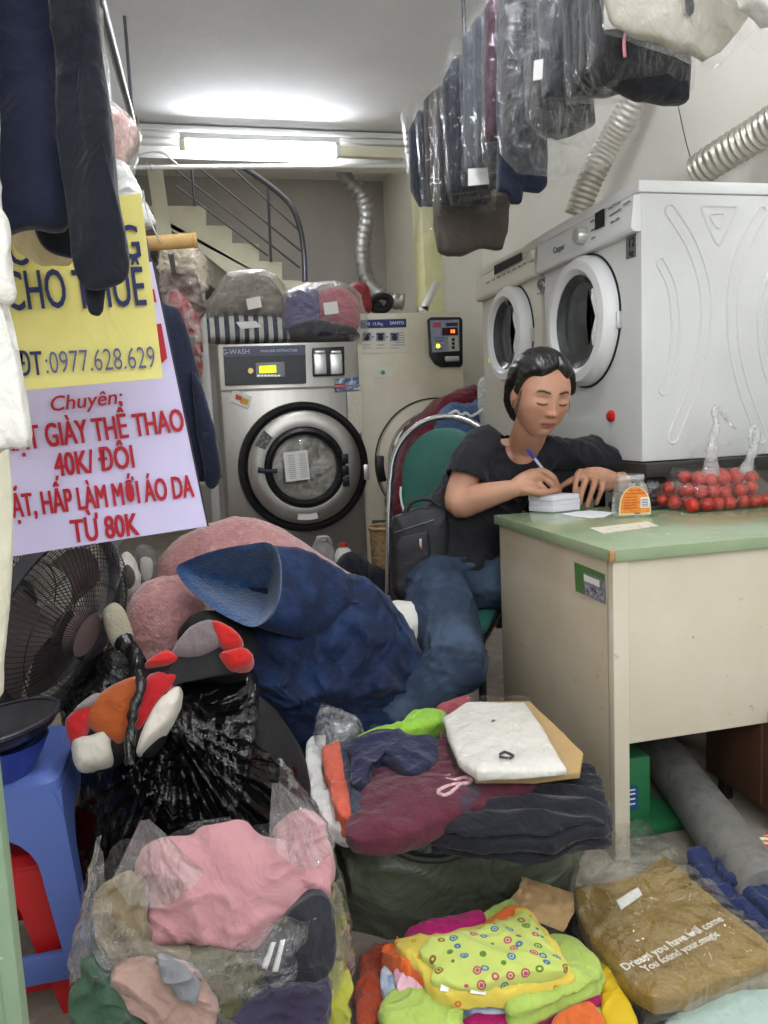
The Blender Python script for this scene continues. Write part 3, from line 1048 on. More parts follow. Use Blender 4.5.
MB().tube(spline([q, at(626, 28, 1.54), at(624, 42, 1.542), at(625, 57, 1.54)]), .0035, 8).tube(spline([at(621, 12, 1.545), at(623, 22, 1.54), at(621, 30, 1.54)]), .003, 8).build('ribbon', M('pink_ribbon', '#d78a98', .6), g)
MB().prism(ypoly([(604, 4), (622, 3), (622, 28), (604, 30)], 1.552), (0, 1.552, 0), XV, ZV, -YV, .002).build('paper_tag', m_paper, g)
g = hung('cream garment nearest the street end of the rail, with a small black tag', 1.42, [(596, -60), (752, -60), (744, 18), (720, 48), (705, 60), (690, 50), (660, 38), (640, 35), (614, 24), (606, 0)], gcol['crm'], [(590, -70), (772, -70), (752, 32), (716, 70), (704, 66), (672, 52), (640, 42), (606, 30)], th=.018, amp=.014, sc=9, seed=15, film_=m_film3)
MB().prism(ypoly([(684, -14), (689, -14), (694, 6), (693, 13), (690, 17), (686, 11)], 1.392), (0, 1.392, 0), XV, ZV, -YV, .002).build('black_tag', m_matblack, g)
pad(MB(), ypoly([(606, -50), (640, -50), (644, 5), (650, 28), (625, 18), (612, 8)], 1.45), yfr(1.45), .02, .02, amp=.01, sc=10, rings=8, seg=70).build('white_sleeve', gcol['wht'], g, smooth=70)
hung('pale garment in loose plastic at the corner nearest the viewer', 1.28, [(735, -60), (830, -60), (820, 10), (770, 22), (745, 6)], gcol['wht'], [(725, -70), (850, -70), (840, 40), (780, 52), (745, 38), (728, 10)], th=.03, amp=.016, seed=16)

# ================================================================== left side: signs and hanging clothes
m_yel = M('yellow_sheet', '#e6dc86', .55, bump=[(8, .5, .008), (160, .15, .0006)], var=('#dccf70', 5, .4, .7), coat=.1)
m_blue_ink = M('marker_blue', '#252b5c', .6)
m_pen_ink = M('pen_blue', '#54598a', .6)


def sheet(mb, px, Y, amp=.003, sc=6, seed=0, nu=30, nv=30, th=.0015):
    P = [at(x, y, Y) for x, y in px]   # TL TR BR BL

    def f(u, v, s):
        p = P[0].lerp(P[1], u).lerp(P[3].lerp(P[2], u), v)
        return p+YV*(wr((p.x, 0, p.z), amp, sc, seed, .3)+s)
    mb.grid(lambda u, v: f(u, v, -th), nu, nv)
    mb.grid(lambda u, v: f(u, v, th), nu, nv)
    e = []
    for k in range(4*nu):
        q = k/nu
        u, v = ((q, 0), (1, q-1), (3-q, 1), (0, 4-q))[int(q)]
        e.append((u, v))
    R = [[mb.bm.verts.new(f(u, v, s)) for s in (-th, th)] for u, v in e]
    for a, b in zip(R, R[1:]+R[:1]):
        mb._face([a[0], b[0], b[1], a[1]])
    return mb


def pxuv(p, du, Y):
    """world directions of a text line through pixel p with pixel direction du"""
    o = at(*p, Y)
    u = (at(p[0]+du[0], p[1]+du[1], Y)-o).normalized()
    v = YV.cross(u)*-1
    if v.z < 0:
        v = -v
    return o, u, v


YY = 1.25
ys = thing('yellow_sign', 'yellow handwritten sheet with a phone number hanging in front of the white banner', 'sign', at(90, 384, YY))
sheet(MB(), ((-8, 207), (141, 194), (163, 378), (16, 391)), YY, .004, 7, 2).build('sheet', m_yel, ys, smooth=60)
t = MB()
du = (1, -.055)
for s, p, sz, bold, sx in (('C', (17, 250), .07, .0012, .6), ('G', (129, 244), .07, .001, .7), ('CHO', (36, 292), .080, .0012, .47), ('THU\u00ca', (110, 290), .082, .0012, .49), ('\u0110T', (30, 365), .050, .0012, .52)):
    o, u, v = pxuv(p, du, YY-.0075)
    MB().text(s, sz, o, u, v, .0003, bold, sx).build('lettering', m_blue_ink, ys, smooth=0)
t = MB()
o, u, v = pxuv((101, 361), du, YY-.0075)
t.text(':0977.628.629', .047, o, u, v, .0006, -.0004, .60)
t.build('phone_number', m_pen_ink, ys, smooth=0)
# purple and white vinyl banner
YBN = 1.5
m_vinyl = M('banner_vinyl', '#d3cbee', .3, bump=[(6, .25, .008)], coat=.2)
m_purple = M('banner_purple', '#3c2a6b', .35)
m_red = M('banner_red', '#b01526', .4)
bn = thing('vinyl_banner', 'white vinyl shop banner with red lettering and purple edge, hanging crooked', 'banner', at(100, 540, YBN))
sheet(MB(), ((-60, 285), (152, 262), (207, 526), (-30, 563)), YBN, .003, 5, 4).build('sheet', m_vinyl, bn, smooth=60)
sheet(MB(), ((-66, 262), (147, 238), (152, 262), (-60, 285)), YBN, .002, 5, 4, 30, 6).build('purple_strip', m_purple, bn, smooth=60)
sheet(MB(), ((152, 262), (154, 262), (209, 527), (207, 526)), YBN, .002, 5, 4, 3, 30).build('dark_edge', M('banner_edge', '#2a2233', .4), bn, smooth=60)
t = MB()
du = (1, -.115)
for s, p, sz, bold, sx, al, sh in (('G', (141, 331), .205, .007, .55, 'CENTER', 0), ('GI\u1eb6T GI\u00c0Y TH\u1ec2 THAO', (184, 421), .060, .0022, .54, 'RIGHT', 0), ('40K/ \u0110\u00d4I', (95, 462), .060,   .0022, .58, 'CENTER', 0), ('GI\u1eb6T, H\u1ea4P L\u00c0M M\u1edaI \u00c1O DA', (193, 487), .060, .0022, .465, 'RIGHT', 0), ('T\u1eea 80K', (105, 529), .060, .0024, .60, 'CENTER', 0), ('Chuy\u00ean:', (85, 401), .038, .0006, 1.0, 'CENTER', .25)):
    o, u, v = pxuv(p, du, YBN-.006)
    MB().text(s, sz, o, u, v, .0003, bold, sx, al, sh).build('lettering', m_red, bn, smooth=0)
q0, q1 = at(-90, 262, YBN+.03), at(197, 240, YBN+.03)
m_bam = M('bamboo', '#c9a56b', .5, var=('#b08a50', 20, .4, .7))
bb = tag(MB().tube([q0, q0.lerp(q1, .5), q0.lerp(q1, .9), q0.lerp(q1, .985), q0.lerp(q1, .986), q1], [.0135, .0135, .0135, .0135, .0145, .0145], 14).build('bamboo_pole', m_bam), 'bamboo pole along the top of the white banner', 'pole')
tag(MB().tube(spline([at(143, 190, YBN+.03), at(147, 212, YBN+.03), at(158, 238, YBN+.012), at(163, 246, YBN+.03)]), .0014, 6).build('hanging_wire', m_alu), 'thin wire holding up the bamboo pole', 'wire')
# hanging clothes at the upper left
c_navy = fabric('navy_jersey', '#181d30', '#20263b', 5, b=.6)
c_dark = fabric('black_jersey', '#15171f', '#1c1f2a', 5, b=.7)
c_tee = fabric('white_cotton', '#dedcd4', '#ebe9e2', 4, b=.9)
lr = thing('clothes_rail', 'steel rail over the hanging clothes at the left of the shop front', 'rail', (-.2, .95, 1.62))
MB().tube([(-.55, .99, 1.62), (.02, .99, 1.62)], .012, 10).build('pipe', m_rail, lr)
for x in (-.5, -.02):
    MB().tube([(x, .99, 1.62), (x, .99, ZC)], .007, 8).build('hanger_rod', m_rail, lr)


def left_hung(name, label, cat, Y, px, mat, th, amp, sc, seed, sleeve=None, p=4):
    P = ypoly(px, Y)
    o = thing(name, label, cat, (sum(q[0] for q in P)/len(P), Y, min(q[1] for q in P)))
    pad(MB(), P, yfr(Y), th, th, rings=14, seg=140, amp=amp, sc=sc, seed=seed, curved=True, p=p, ridge=.6, sag=lambda x, y: .007*math.sin(70*x+6*y+3*noise.noise(V((x*9, y*4, seed))))).build('body', mat, o, smooth=70)
    if sleeve:
        S, Y2, t2 = sleeve
        pad(MB(), ypoly(S, Y2), yfr(Y2), t2, t2, rings=12, seg=110, amp=amp, sc=sc, seed=seed+3, curved=True, p=3).build('sleeve', mat, o, smooth=70)
    return o


left_hung('hanging_shirt', 'navy blue shirt hanging at the top left, straight hem', 'shirt', 1.0, [(-70, -160), (60, -170), (64, 60), (70, 130), (69, 218), (30, 224), (-70, 222)], c_navy, .025, .012, 7, 1)
left_hung('hanging_shirt', 'black shirt hanging before the yellow sign with its sleeve drooping', 'shirt', .955, [(46, -170), (96, -175), (99, 0), (106, 80), (114, 150), (119, 200), (128, 248), (127, 276), (110, 287), (86, 288), (74, 266), (68, 215), (56, 100)], c_dark, .02, .012, 8, 2,
          ([(80, 240), (104, 240), (105, 285), (101, 311), (94, 314), (88, 308), (84, 280)], .975, .012))
left_hung('hanging_shirt', 'black sleeve of a shirt hanging behind the navy one', 'shirt', 1.06, [(30, -150), (90, -150), (92, 150), (84, 245), (62, 258), (36, 236), (33, 150)], c_dark, .018, .01, 8, 4)
left_hung('hanging_shirt', 'white cotton shirt at the left edge overlapping the yellow sign', 'shirt', .90, [(-60, -120), (-14, -120), (0, 210), (4, 240), (-1, 330), (14, 345), (24, 390), (29, 444), (5, 447), (-60, 452)], c_tee, .02, .009, 9, 6,
          ([(-30, 205), (3, 215), (9, 255), (15, 292), (9, 302), (-3, 298), (-30, 285)], .885, .016))
tanw = fabric('tan_wrap', '#b9a67e', '#cbbb96', 9, rough=.4, b=.8)
left_hung('hanging_garment', 'tan garment in plastic peeking out under the navy shirt', 'garment', 1.14, [(-10, -100), (60, -100), (62, 225), (74, 252), (58, 262), (30, 258), (8, 236), (0, 200)], tanw, .02, .012, 14, 8)
left_hung('cream_curtain', 'cream cloth panel hanging down at the left edge beside the fan', 'cloth', 1.2, [(-70, -90), (-30, -90), (-8, 300), (9, 440), (12, 560), (4, 660), (-4, 700), (-70, 700)], fabric('cream_cloth', '#d8d3bc', '#e2dec9', 4, b=.5), .012, .008, 7, 9)
# blazer and bagged things behind the banner
bz = thing('hanging_blazer', 'navy blazer hanging behind the right edge of the white banner', 'jacket', at(195, 490, 2.2))
pad(MB(), ypoly([(130, 300), (168, 306), (182, 318), (196, 362), (208, 410), (221, 468), (219, 478), (196, 482), (150, 470), (120, 400)], 2.2), yfr(2.2), .04, .04, rings=12, seg=110, amp=.008, sc=7, seed=3, p=3).build('body', c_navy, bz, smooth=70)
pad(MB(), ypoly([(192, 372), (204, 392), (217, 445), (221, 474), (214, 489), (206, 486), (204, 470), (196, 420)], 2.16), yfr(2.16), .03, .03, rings=10, seg=90, amp=.006, sc=9, seed=4, p=3).build('sleeve', c_navy, bz, smooth=70)
pk = left_hung('plastic_bag', 'clear bag with pinkish cloth hanging high beside the black shirt', 'bag', 1.75, [(105, 118), (118, 112), (134, 126), (138, 140), (128, 160), (126, 172), (112, 170), (104, 150)], fabric('pink_tan', '#b58f86', '#c6a59c', 14, b=.9), .03, .012, 14, 10)
pad(MB(), ypoly([(98, 30), (108, 60), (110, 105), (124, 114), (138, 128), (139, 146), (131, 178), (110, 178), (98, 150)], 1.75), yfr(1.75), .045, .045, rings=12, seg=110, amp=.014, sc=10, seed=2, p=3, ridge=.7).build('plastic', m_film2, pk, smooth=70)
pk = left_hung('plastic_bag', 'white crinkled plastic bag above the top edge of the yellow sign', 'bag', 1.62, [(100, 168), (118, 166), (134, 182), (146, 200), (152, 225), (120, 230), (100, 220)], M('white_bag', '#d7d7d6', .35, bump=[(24, .9, .012)]), .04, .016, 16, 12)
MB().tube(spline([at(104, 170, 1.62), at(96, 120, 1.62), at(98, 60, 1.55), at(97, 10, 1.46)]), .010, 8).build('twisted_neck', m_film2, pk)
for i, (lab, px, c, c2, s) in enumerate((('bagged beige clothes just behind the end of the bamboo pole', [(163, 246), (190, 240), (206, 262), (206, 285), (186, 295), (165, 282)], '#a79a86', '#c9bfae', 3),
                                         ('bagged dark brown clothes below the bamboo pole', [(164, 275), (190, 272), (203, 296), (200, 320), (178, 330), (166, 310)], '#5a4a44', '#83746c', 4),
                                         ('bagged red and grey clothes beside the navy blazer', [(166, 298), (182, 296), (198, 318), (202, 350), (200, 390), (188, 372), (172, 330)], '#8f3038', '#8d857e', 5))):
    b_ = left_hung('plastic_bag', lab, 'bag', 2.5-.05*i, px, M('bagged_%d' % i, c, .6, var=(c2, 22, .45, .6), bump=[(30, .6, .01)]), .05, .02, 16, s)
    cx, cy = sum(p[0] for p in px)/len(px), sum(p[1] for p in px)/len(px)
    pad(MB(), ypoly([(cx+(x-cx)*1.12, cy+(y-cy)*1.12) for x, y in px], 2.5-.05*i), yfr(2.5-.05*i), .065, .065, rings=12, seg=100, amp=.016, sc=14, seed=s+6, p=3, ridge=.7).build('plastic', m_film, b_, smooth=70)
# metal rack behind the banner
HOOKX = -.045
rk = thing('storage_rack', 'grey metal rack standing between the banner and the steel washer', 'rack', (-.12, 3.0, 0))
m_rack = M('rack_grey', '#8d8c88', .5, .4)
for x in (-.42, .03):
    for y in (2.8, 3.25):
        MB().box((x, y, .72), (.03, .03, 1.44), bev=.003).build('upright', m_rack, rk)
for z in (.35, .78, 1.2):
    MB().box((-.195, 3.025, z), (.47, .47, .02), bev=.003).build('shelf', m_rack, rk)
MB().tube([(.03, 2.8, 1.43), (HOOKX, 2.75, 1.43), (HOOKX, 2.12, 1.43)], .008, 8).build('hanging_arm', m_rack, rk)
for i, (lab, c, x, y, z, sx_, sy_, sz_) in enumerate((('folded pale bundle on the top shelf of the rack', '#b9b0a4', -.08, 2.98, 1.21, .2, .3, .12), ('folded dusty bundle on the middle shelf of the rack', '#a6978c', -.06, 2.98, .79, .2, .3, .14), ('tan carton on the lowest shelf of the rack', '#c79a6c', -.05, 2.95, .36, .2, .3, .13))):
    o = pad(MB(), rrect(sx_, sy_, .03, 4, x, y), zfr(z), sz_, 0, rings=12, seg=80, amp=.006 if i < 2 else .001, sc=10, seed=i, curved=False, p=5, layers=4 if i < 2 else 0).build('cloth_bundle' if i < 2 else 'carton', fabric('bundle%d' % i, c, None, b=.5), smooth=70)
    tag(o, lab, 'bundle' if i < 2 else 'box')
# ================================================================== left front: fan, stool, basins, cabinet
def cz(ox, oy, s, pts):
    return [(ox+x/s, oy+y/s) for x, y in pts]


# pedestal fan
fc = at(56, 624, 1.72)
fr = .205
_d = (fc-CP).normalized()
_s = (RT*.94-UP*.34)
_s = (_s-_d*_s.dot(_d)).normalized()
fn = (_s*.85-_d*.52).normalized()
fan = thing('pedestal_fan', 'dark wire caged fan standing behind the blue stool', 'fan', (fc.x, fc.y, 0))
m_wire = M('fan_wire', '#2e2c2b', .4, .3)
m_fanp = M('fan_plastic', '#35333a', .45)
m_blade = M('fan_blade', '#5f5452', .35)
uu = fn.orthogonal().normalized()
QF = Matrix((uu, fn.cross(uu), fn)).transposed()


def fp(r, a, z):
    return fc+QF @ V((r*math.cos(a), r*math.sin(a), z))


for nm, sg_, dep, rh in (('front_grille', 1, .075, .05), ('rear_grille', -1, .095, .06)):
    t = MB()
    for k in range(96):
        a = 2*PI*k/96
        t.tube([fp(fr*math.sin(s), a+.12*sg_*(1-s/1.57), sg_*(.012+dep*(1-.25*(fr*math.sin(s)/fr)**2)*math.cos(s)**.6 if s < 1.56 else .012)) for s in [.26+i*(PI/2-.26)/9 for i in range(10)]], .0011, 4, cap=False)
    for r in (.55, .8):
        s = math.asin(r)
        t.tube([fp(fr*r, 2*PI*k/48, sg_*(.012+dep*(1-.25*r*r)*math.cos(s)**.6)) for k in range(48)], .0014, 5, close=True)
    t.build(nm, m_wire, fan)
MB().lathe([(fr*.985, -.016), (fr*1.015, -.016), (fr*1.015, .016), (fr*.985, .016), (fr*.985, -.016)], 64, fc, up=QF).build('rim_band', m_fanp, fan)
MB().lathe([(0, .078), (.048, .076), (.054, .070), (.054, .058), (0, .058)], 32, fc, up=QF).build('hub_cap', M('hub_cap', '#7d6a68', .35), fan)
MB().lathe([(0, -.20), (.045, -.195), (.062, -.17), (.066, -.11), (.05, -.09), (0, -.09)], 28, fc, up=QF).build('motor', m_fanp, fan)
MB().lathe([(0, .02), (.035, .018), (.04, -.03), (0, -.03)], 24, fc, up=QF).build('blade_hub', m_blade, fan)
for k in range(3):
    t = MB()

    def bl(u, v, k=k):
        r = .035+u*.135
        a = 2*PI*k/3+(v-.5)*(1.0+.7*u)+.5*u
        return fp(r, a, (v-.5)*.045*(1-.3*u))
    t.grid(bl, 10, 10)
    t.grid(lambda u, v: bl(u, v)+fn*-.002, 10, 10)
    t.build('blade', m_blade, fan)
q = fc-fn*.15
MB().tube([(q.x, q.y, q.z-.04), (q.x, q.y, q.z-.12), (q.x, q.y, .05)], [.03, .024, .022], 16).build('pole', m_fanp, fan)
MB().lathe([(0, .05), (.05, .05), (.15, .025), (.17, 0), (0, 0)], 40, (q.x, q.y, 0)).build('base', m_fanp, fan)
MB().box((q.x+.01, q.y, q.z-.10), (.09, .08, .10), bev=.015).build('control_box', m_fanp, fan)

# blue plastic stool with a red one nested under it
m_bstool = M('blue_plastic', '#5266a6', .38, bump=[(60, .08, .001)])
m_rstool = M('red_plastic', '#b01a1e', .35)


def stool(name, label, c, ang, ht, top, base, mat, rnd=.03):
    o = thing(name, label, 'stool', c)
    c = V(c)
    R = Matrix.Rotation(ang, 3, 'Z')

    def W(x, y, z):
        return c+R @ V((x, y, z))
    t = MB()
    rr = rrect(top*2, top*2, rnd, 5)
    r2 = rrect(top*2-.03, top*2-.03, rnd*.8, 5)
    A = [t.bm.verts.new(W(x, y, ht)) for x, y in r2]
    B_ = [t.bm.verts.new(W(x, y, ht-.012)) for x, y in rr]
    D = [t.bm.verts.new(W(x*1.02, y*1.02, ht-.05)) for x, y in rr]
    E = [t.bm.verts.new(W(x*.96, y*.96, ht-.05)) for x, y in rr]
    F = [t.bm.verts.new(W(x*.94, y*.94, ht-.018)) for x, y in rr]
    t._face(A)
    t._face(F[::-1])
    n = len(A)
    for a, b in ((A, B_), (B_, D), (D, E), (E, F)):
        for i in range(n):
            t._face([a[i], b[i], b[(i+1) % n], a[(i+1) % n]])
    t.build('seat', mat, o, smooth=35)
    for k in range(4):
        K = Matrix.Rotation(PI/2*k, 3, 'Z')

        def S(x, z, d=0):
            f = 1-z/ht
            return W(*(K @ V((x*1.0, -(top*.995+(base-top)*f)+d, z))))
        w0, w1 = top*.985, base
        wx = lambda z: w0+(w1-w0)*(1-z/ht)
        lw = .030
        inner, outer = [], []
        ha = wx(.3)-lw*1.5
        NS = 33
        zs = ht*.60
        for i in range(NS):
            f = i/(NS-1)
            if f < .3:
                g = f/.3
                inner.append((-(wx(0)-lw)+((wx(0)-lw)-ha)*g, zs*g))
                outer.append((-wx(0)+(wx(0)-wx(ht*.9))*g, ht*.9*g))
            elif f <= .7:
                g = (f-.3)/.4
                inner.append((-ha*math.cos(PI*g), zs+ht*.20*math.sin(PI*g)))
                outer.append((-wx(ht*.95)*(1-2*g), ht*.93))
            else:
                g = (1-f)/.3
                inner.append(((wx(0)-lw)-((wx(0)-lw)-ha)*g, zs*g))
                outer.append((wx(0)-(wx(0)-wx(ht*.9))*g, ht*.9*g))
        t = MB()
        rows = []
        for d_, q_ in ((0, 1), (.011, .985)):
            rows.append([t.bm.verts.new(S(x*q_, z, d_)) for x, z in outer])
            rows.append([t.bm.verts.new(S(x*q_, z, d_)) for x, z in inner])
        for i in range(NS-1):
            t._face([rows[0][i], rows[0][i+1], rows[1][i+1], rows[1][i]])
            t._face([rows[2][i], rows[3][i], rows[3][i+1], rows[2][i+1]])
            t._face([rows[1][i], rows[1][i+1], rows[3][i+1], rows[3][i]])
            t._face([rows[0][i], rows[2][i], rows[2][i+1], rows[0][i+1]])
        t.build('leg_panel', mat, o, smooth=25)
        z = ht*.24
        t = MB()
        q0, q1 = S(-wx(z)+.012, z, .012), S(wx(z)-.012, z, .012)
        dd_ = (q1-q0)
        s_ = V((-dd_.y, dd_.x, 0)).normalized()
        t.box((q0+q1)/2, (dd_.length, .012, .05), Matrix((dd_.normalized(), s_, ZV)).transposed(), .003)
        t.build('stretcher', mat, o)
    return o


cfr, cbr = onz(57, 776, .42), onz(76, 726, .42)
e = (cbr-cfr)
e.z = 0
ang = math.atan2(e.y, e.x)-PI/2
tw = .125
Rz = Matrix.Rotation(ang, 3, 'Z')
sc0 = cfr-Rz @ V((tw, -tw, 0))
sc0.z = 0
stool('plastic_stool', 'blue plastic stool at the left edge, seat holding a dark pan', sc0, ang, .42, tw, .165, m_bstool)
stool('plastic_stool', 'red plastic stool standing inside the legs of the blue one', sc0+V((.0, .0, 0)), ang, .27, .098, .128, m_rstool, .02)
for c, h0 in (((-.02, -.02, .272), .0), ):
    pad(MB(), rrect(.12, .12, .03, 4, sc0.x, sc0.y), zfr(.272), .05, 0, amp=.008, sc=20, rings=8, seg=50)
q = at(10, 716, 1.30)
bl_ = tag(MB().lathe([(0, .0), (.047, .0), (.066, .035), (.076, .056), (.073, .056), (.063, .034), (.045, .006), (0, .005)], 40, (q.x-.03, q.y+.04, .4215)).build('basin', M('basin_blue', '#2a3a8c', .3)), 'blue plastic basin on top of the blue stool', 'basin')
bn_ = thing('pan', 'shallow black pan tilted in the blue basin at the left edge', 'pan', (q.x-.02, q.y+.03, .47))
tq = Matrix.Rotation(math.radians(-8), 3, 'Y')
MB().lathe([(0, .0), (.05, .0), (.080, .02), (.092, .034), (.094, .031), (.082, .016), (.05, -.004), (0, -.004)], 44, (q.x-.02, q.y+.03, .478), up=tq).build('bowl', M('pan_black', '#1b1c24', .3), bn_)
MB().tube(arc((q.x-.02, q.y+.03, .515), .0925, 0, 2*PI, 40, XV, YV), .003, 6).xform(lambda p: V((q.x-.02, q.y+.03, .478))+tq @ (p-V((q.x-.02, q.y+.03, .480)))).build('rim', M('pan_rim', '#2a2b35', .35), bn_)
# pale green cabinet edge at the very left
m_green = M('pale_green_metal', '#8ba184', .45, var=('#7d9477', 6, .4, .7), var2=('#c3c4b4', 40, .68, .72))
gx = at(25, 1020, .80).x
gc = thing('green_post', 'pale green painted metal door edge standing at the lower left corner', 'post', (gx-.06, .806, 0))
MB().box((gx-.0625, .806, .336), (.125, .022, .672), bev=.003).build('panel', m_green, gc)
MB().box((gx-.008, .7945, .336), (.016, .006, .671), bev=.002).build('edge_strip', m_green, gc)
MB().box((gx-.030, .7945, .336), (.010, .005, .671), bev=.002).build('edge_strip', m_green, gc)
MB().box((gx-.064, .806, .675), (.128, .026, .007), bev=.002).build('top_cap', m_green, gc)

# ================================================================== blankets
m_fleece = M('pink_fleece', '#bd8a88', .95, bump=[(120, 1.0, .006), (16, .5, .02)], var=('#ad7877', 9, .35, .65), var2=('#cfa09c', 60, .5, .75), sheen=.5, spec=.1)
pb = thing('pink_blanket', 'thick dusty pink fleece blanket heaped in front of the steel washer', 'blanket', at(230, 640, 2.35))
pk_ = [(128, 650), (135, 600), (152, 568), (170, 546), (200, 528), (236, 517), (272, 523), (305, 542), (340, 566), (378, 592), (400, 625), (405, 690), (400, 760), (300, 790), (160, 790), (120, 720)]


def quilt(x, y):
    a = math.atan2(y-.42, x-.12)
    return .016*abs(math.sin(a*7))


pad(MB(), ypoly(pk_, 2.35), yfr(2.35), .16, .12, rings=26, seg=200, amp=.012, sc=9, seed=3, p=2.4, sag=quilt).build('cloth', m_fleece, pb, smooth=80)
pad(MB(), ypoly([(125, 622), (132, 596), (155, 578), (185, 578), (206, 600), (212, 640), (200, 690), (170, 710), (140, 700), (126, 665)], 2.06), yfr(2.06), .10, .10, rings=20, seg=140, amp=.010, sc=12, seed=5, p=2.2).build('folded_corner', m_fleece, pb, smooth=80)
m_velvet = M('navy_velvet', '#0c1b38', .75, bump=[(45, .3, .005), (9, .5, .03)], var=('#1e3966', 14, .45, .66), var2=('#081430', 7, .45, .7), sheen=.1, spec=.25)
m_sherpa = M('blue_sherpa', '#24426a', .95, bump=[(160, 1.0, .006), (30, .4, .01)], var=('#335a88', 50, .4, .7), sheen=.4, spec=.1)
bbk = thing('blue_blanket', 'dark blue velvet blanket heaped by the seated woman, fleece lining showing in its rolled end', 'blanket', at(320, 720, 1.85))
bpx = [(205, 640), (240, 618), (300, 588), (350, 578), (386, 594), (408, 628), (417, 670), (416, 710), (402, 742), (390, 790), (280, 800), (262, 720), (235, 670)]


def keyp(x, y):
    a = (math.sin(x*52)+math.sin(y*60))
    return .010*max(0, a)


pad(MB(), ypoly(bpx, 1.94), yfr(1.94), .17, .14, rings=44, seg=280, amp=.026, sc=7, seed=8, p=2.3, sag=keyp, ridge=.8).build('heap', m_velvet, bbk, smooth=80)
pad(MB(), ypoly([(315, 716), (345, 700), (385, 702), (412, 716), (414, 740), (380, 760), (330, 750)], 1.88), yfr(1.88), .06, .06, rings=14, seg=110, amp=.012, sc=10, seed=9).build('folded_edge', m_velvet, bbk, smooth=80)
rim = [(183, 570), (195, 562), (220, 554), (250, 549), (268, 546), (278, 552), (282, 573), (280, 598), (271, 617), (256, 625), (236, 616), (213, 601), (194, 587)]
NR = 72
rp = resample(rim, NR, True)


def rimd(x, y):
    return 1.84-.0016*(x-245)+.0016*(590-y)


rim3 = [at(x, y, rimd(x, y)) for x, y in rp]
rc = sum(rim3, V((0, 0, 0)))/NR
endp = [at(362+6*math.cos(math.atan2(y-585, x-240)), 604+26*math.sin(math.atan2(y-585, x-240)), 1.94-.05*math.cos(math.atan2(y-585, x-240))) for x, y in rp]


def hood(u, v):
    i = int(round(u*NR)) % NR
    t_ = v
    p = rim3[i].lerp(endp[i], t_**.9)
    p = p+(p-rc).normalized()*.036*math.sin(PI*min(1, t_*1.15)**.8)
    o_ = wr(p, .012, 10, 4, .6)
    return p+(p-rc.lerp(at(372, 603, 1.98), t_)).normalized()*o_*min(1, t_*6)


t = MB()
t.grid(hood, NR, 26, True, False)
t.build('rolled_end', m_velvet, bbk, smooth=80)
deep = at(268, 592, 2.00)


def lining(u, v):
    i = int(round(u*NR)) % NR
    p = rim3[i]
    if v < .15:
        k = v/.15
        q_ = p+(p-rc).normalized()*.012*math.sin(PI*k)+(rc-at(330, 598, 1.98)).normalized()*.014*math.sin(PI*k)
        return q_.lerp(q_+(rc-p)*.05, k)
    k = (v-.15)/.85
    b = p+(rc-p)*.05
    q_ = b.lerp(deep, k)+(p-rc)*.14*math.sin(PI*k)*(1-k)
    return q_+V((0, 1, 0))*wr(q_, .012, 13, 6, .6)*min(1, 3*k)


t = MB()
t.grid(lining, NR, 24, True, False)
t.build('fleece_lining', m_sherpa, bbk, smooth=80)
pl = thing('white_pillow', 'white bundle of cloth squeezed between blue blanket and the woman\'s leg', 'cloth', at(405, 650, 1.95))
pad(MB(), ypoly([(380, 614), (388, 604), (400, 601), (420, 606), (432, 625), (432, 660), (424, 664), (408, 655), (392, 640)], 2.06), yfr(2.06), .08, .08, rings=16, seg=110, amp=.008, sc=14, seed=2, p=2).build('cloth', fabric('white_canvas', '#cfcbc2', '#dcd9d1', 10, b=1), pl, smooth=80)

# ================================================================== black bag with patchwork cloth
m_bin = M('black_bag_film', '#0b0b0c', .24, bump=[(7, .9, .03), (20, .55, .010)], spec=.5, aniso=(1.6, 1, .6))
m_bin2 = M('black_cloth', '#121214', .8, bump=[(12, .4, .02)])
bb_ = thing('bin_bag', 'big shiny black plastic bag stuffed with cloth, in front of the blue blanket', 'bag', at(190, 830, 1.5))
bag = [(76, 850), (74, 800), (84, 765), (105, 742), (128, 730), (150, 712), (163, 682), (178, 668), (205, 671), (236, 668), (256, 676), (258, 700), (282, 728), (302, 760), (308, 800), (302, 860), (280, 900), (110, 900)]


def pleat(x, y):
    a = math.atan2(y-.46, x+.09)
    return .010*math.sin(a*34+6*noise.noise(V((x*5, y*5, 1))))


pad(MB(), ypoly(bag, 1.52), yfr(1.52), .20, .16, rings=44, seg=260, amp=.016, sc=7, seed=12, p=2.4, ridge=.85, sag=pleat, ctr=(.0, .27)).build('film', m_bin, bb_, smooth=80)
pad(MB(), ypoly([(235, 690), (262, 700), (292, 735), (309, 770), (309, 810), (290, 830), (250, 830), (236, 780)], 1.48), yfr(1.48), .10, .1, rings=16, seg=120, amp=.012, sc=8, seed=13).build('cloth_side', m_bin2, bb_, smooth=80)
fp_ = pfr(at(165, 700, 1.40), (0, -.85, .52))
s7 = 2.954
mound = cz(60, 620, s7, [(45, 380), (35, 310), (70, 270), (130, 225), (220, 180), (270, 140), (340, 100), (390, 35), (445, 18), (500, 35), (545, 80), (572, 125), (556, 158), (500, 170), (420, 160), (362, 180), (352, 250), (320, 330), (270, 395), (200, 400), (140, 440), (70, 445)])
pw = thing('patchwork_cloth', 'plush patchwork cloth of red, orange, grey and white pieces sticking out of the black bag', 'cloth', at(165, 740, 1.40))
pad(MB(), ppoly(mound, fp_), fp_, .05, .12, rings=20, seg=160, amp=.008, sc=10, seed=4, p=2.2).build('black_ground', m_bin2, pw, smooth=80)
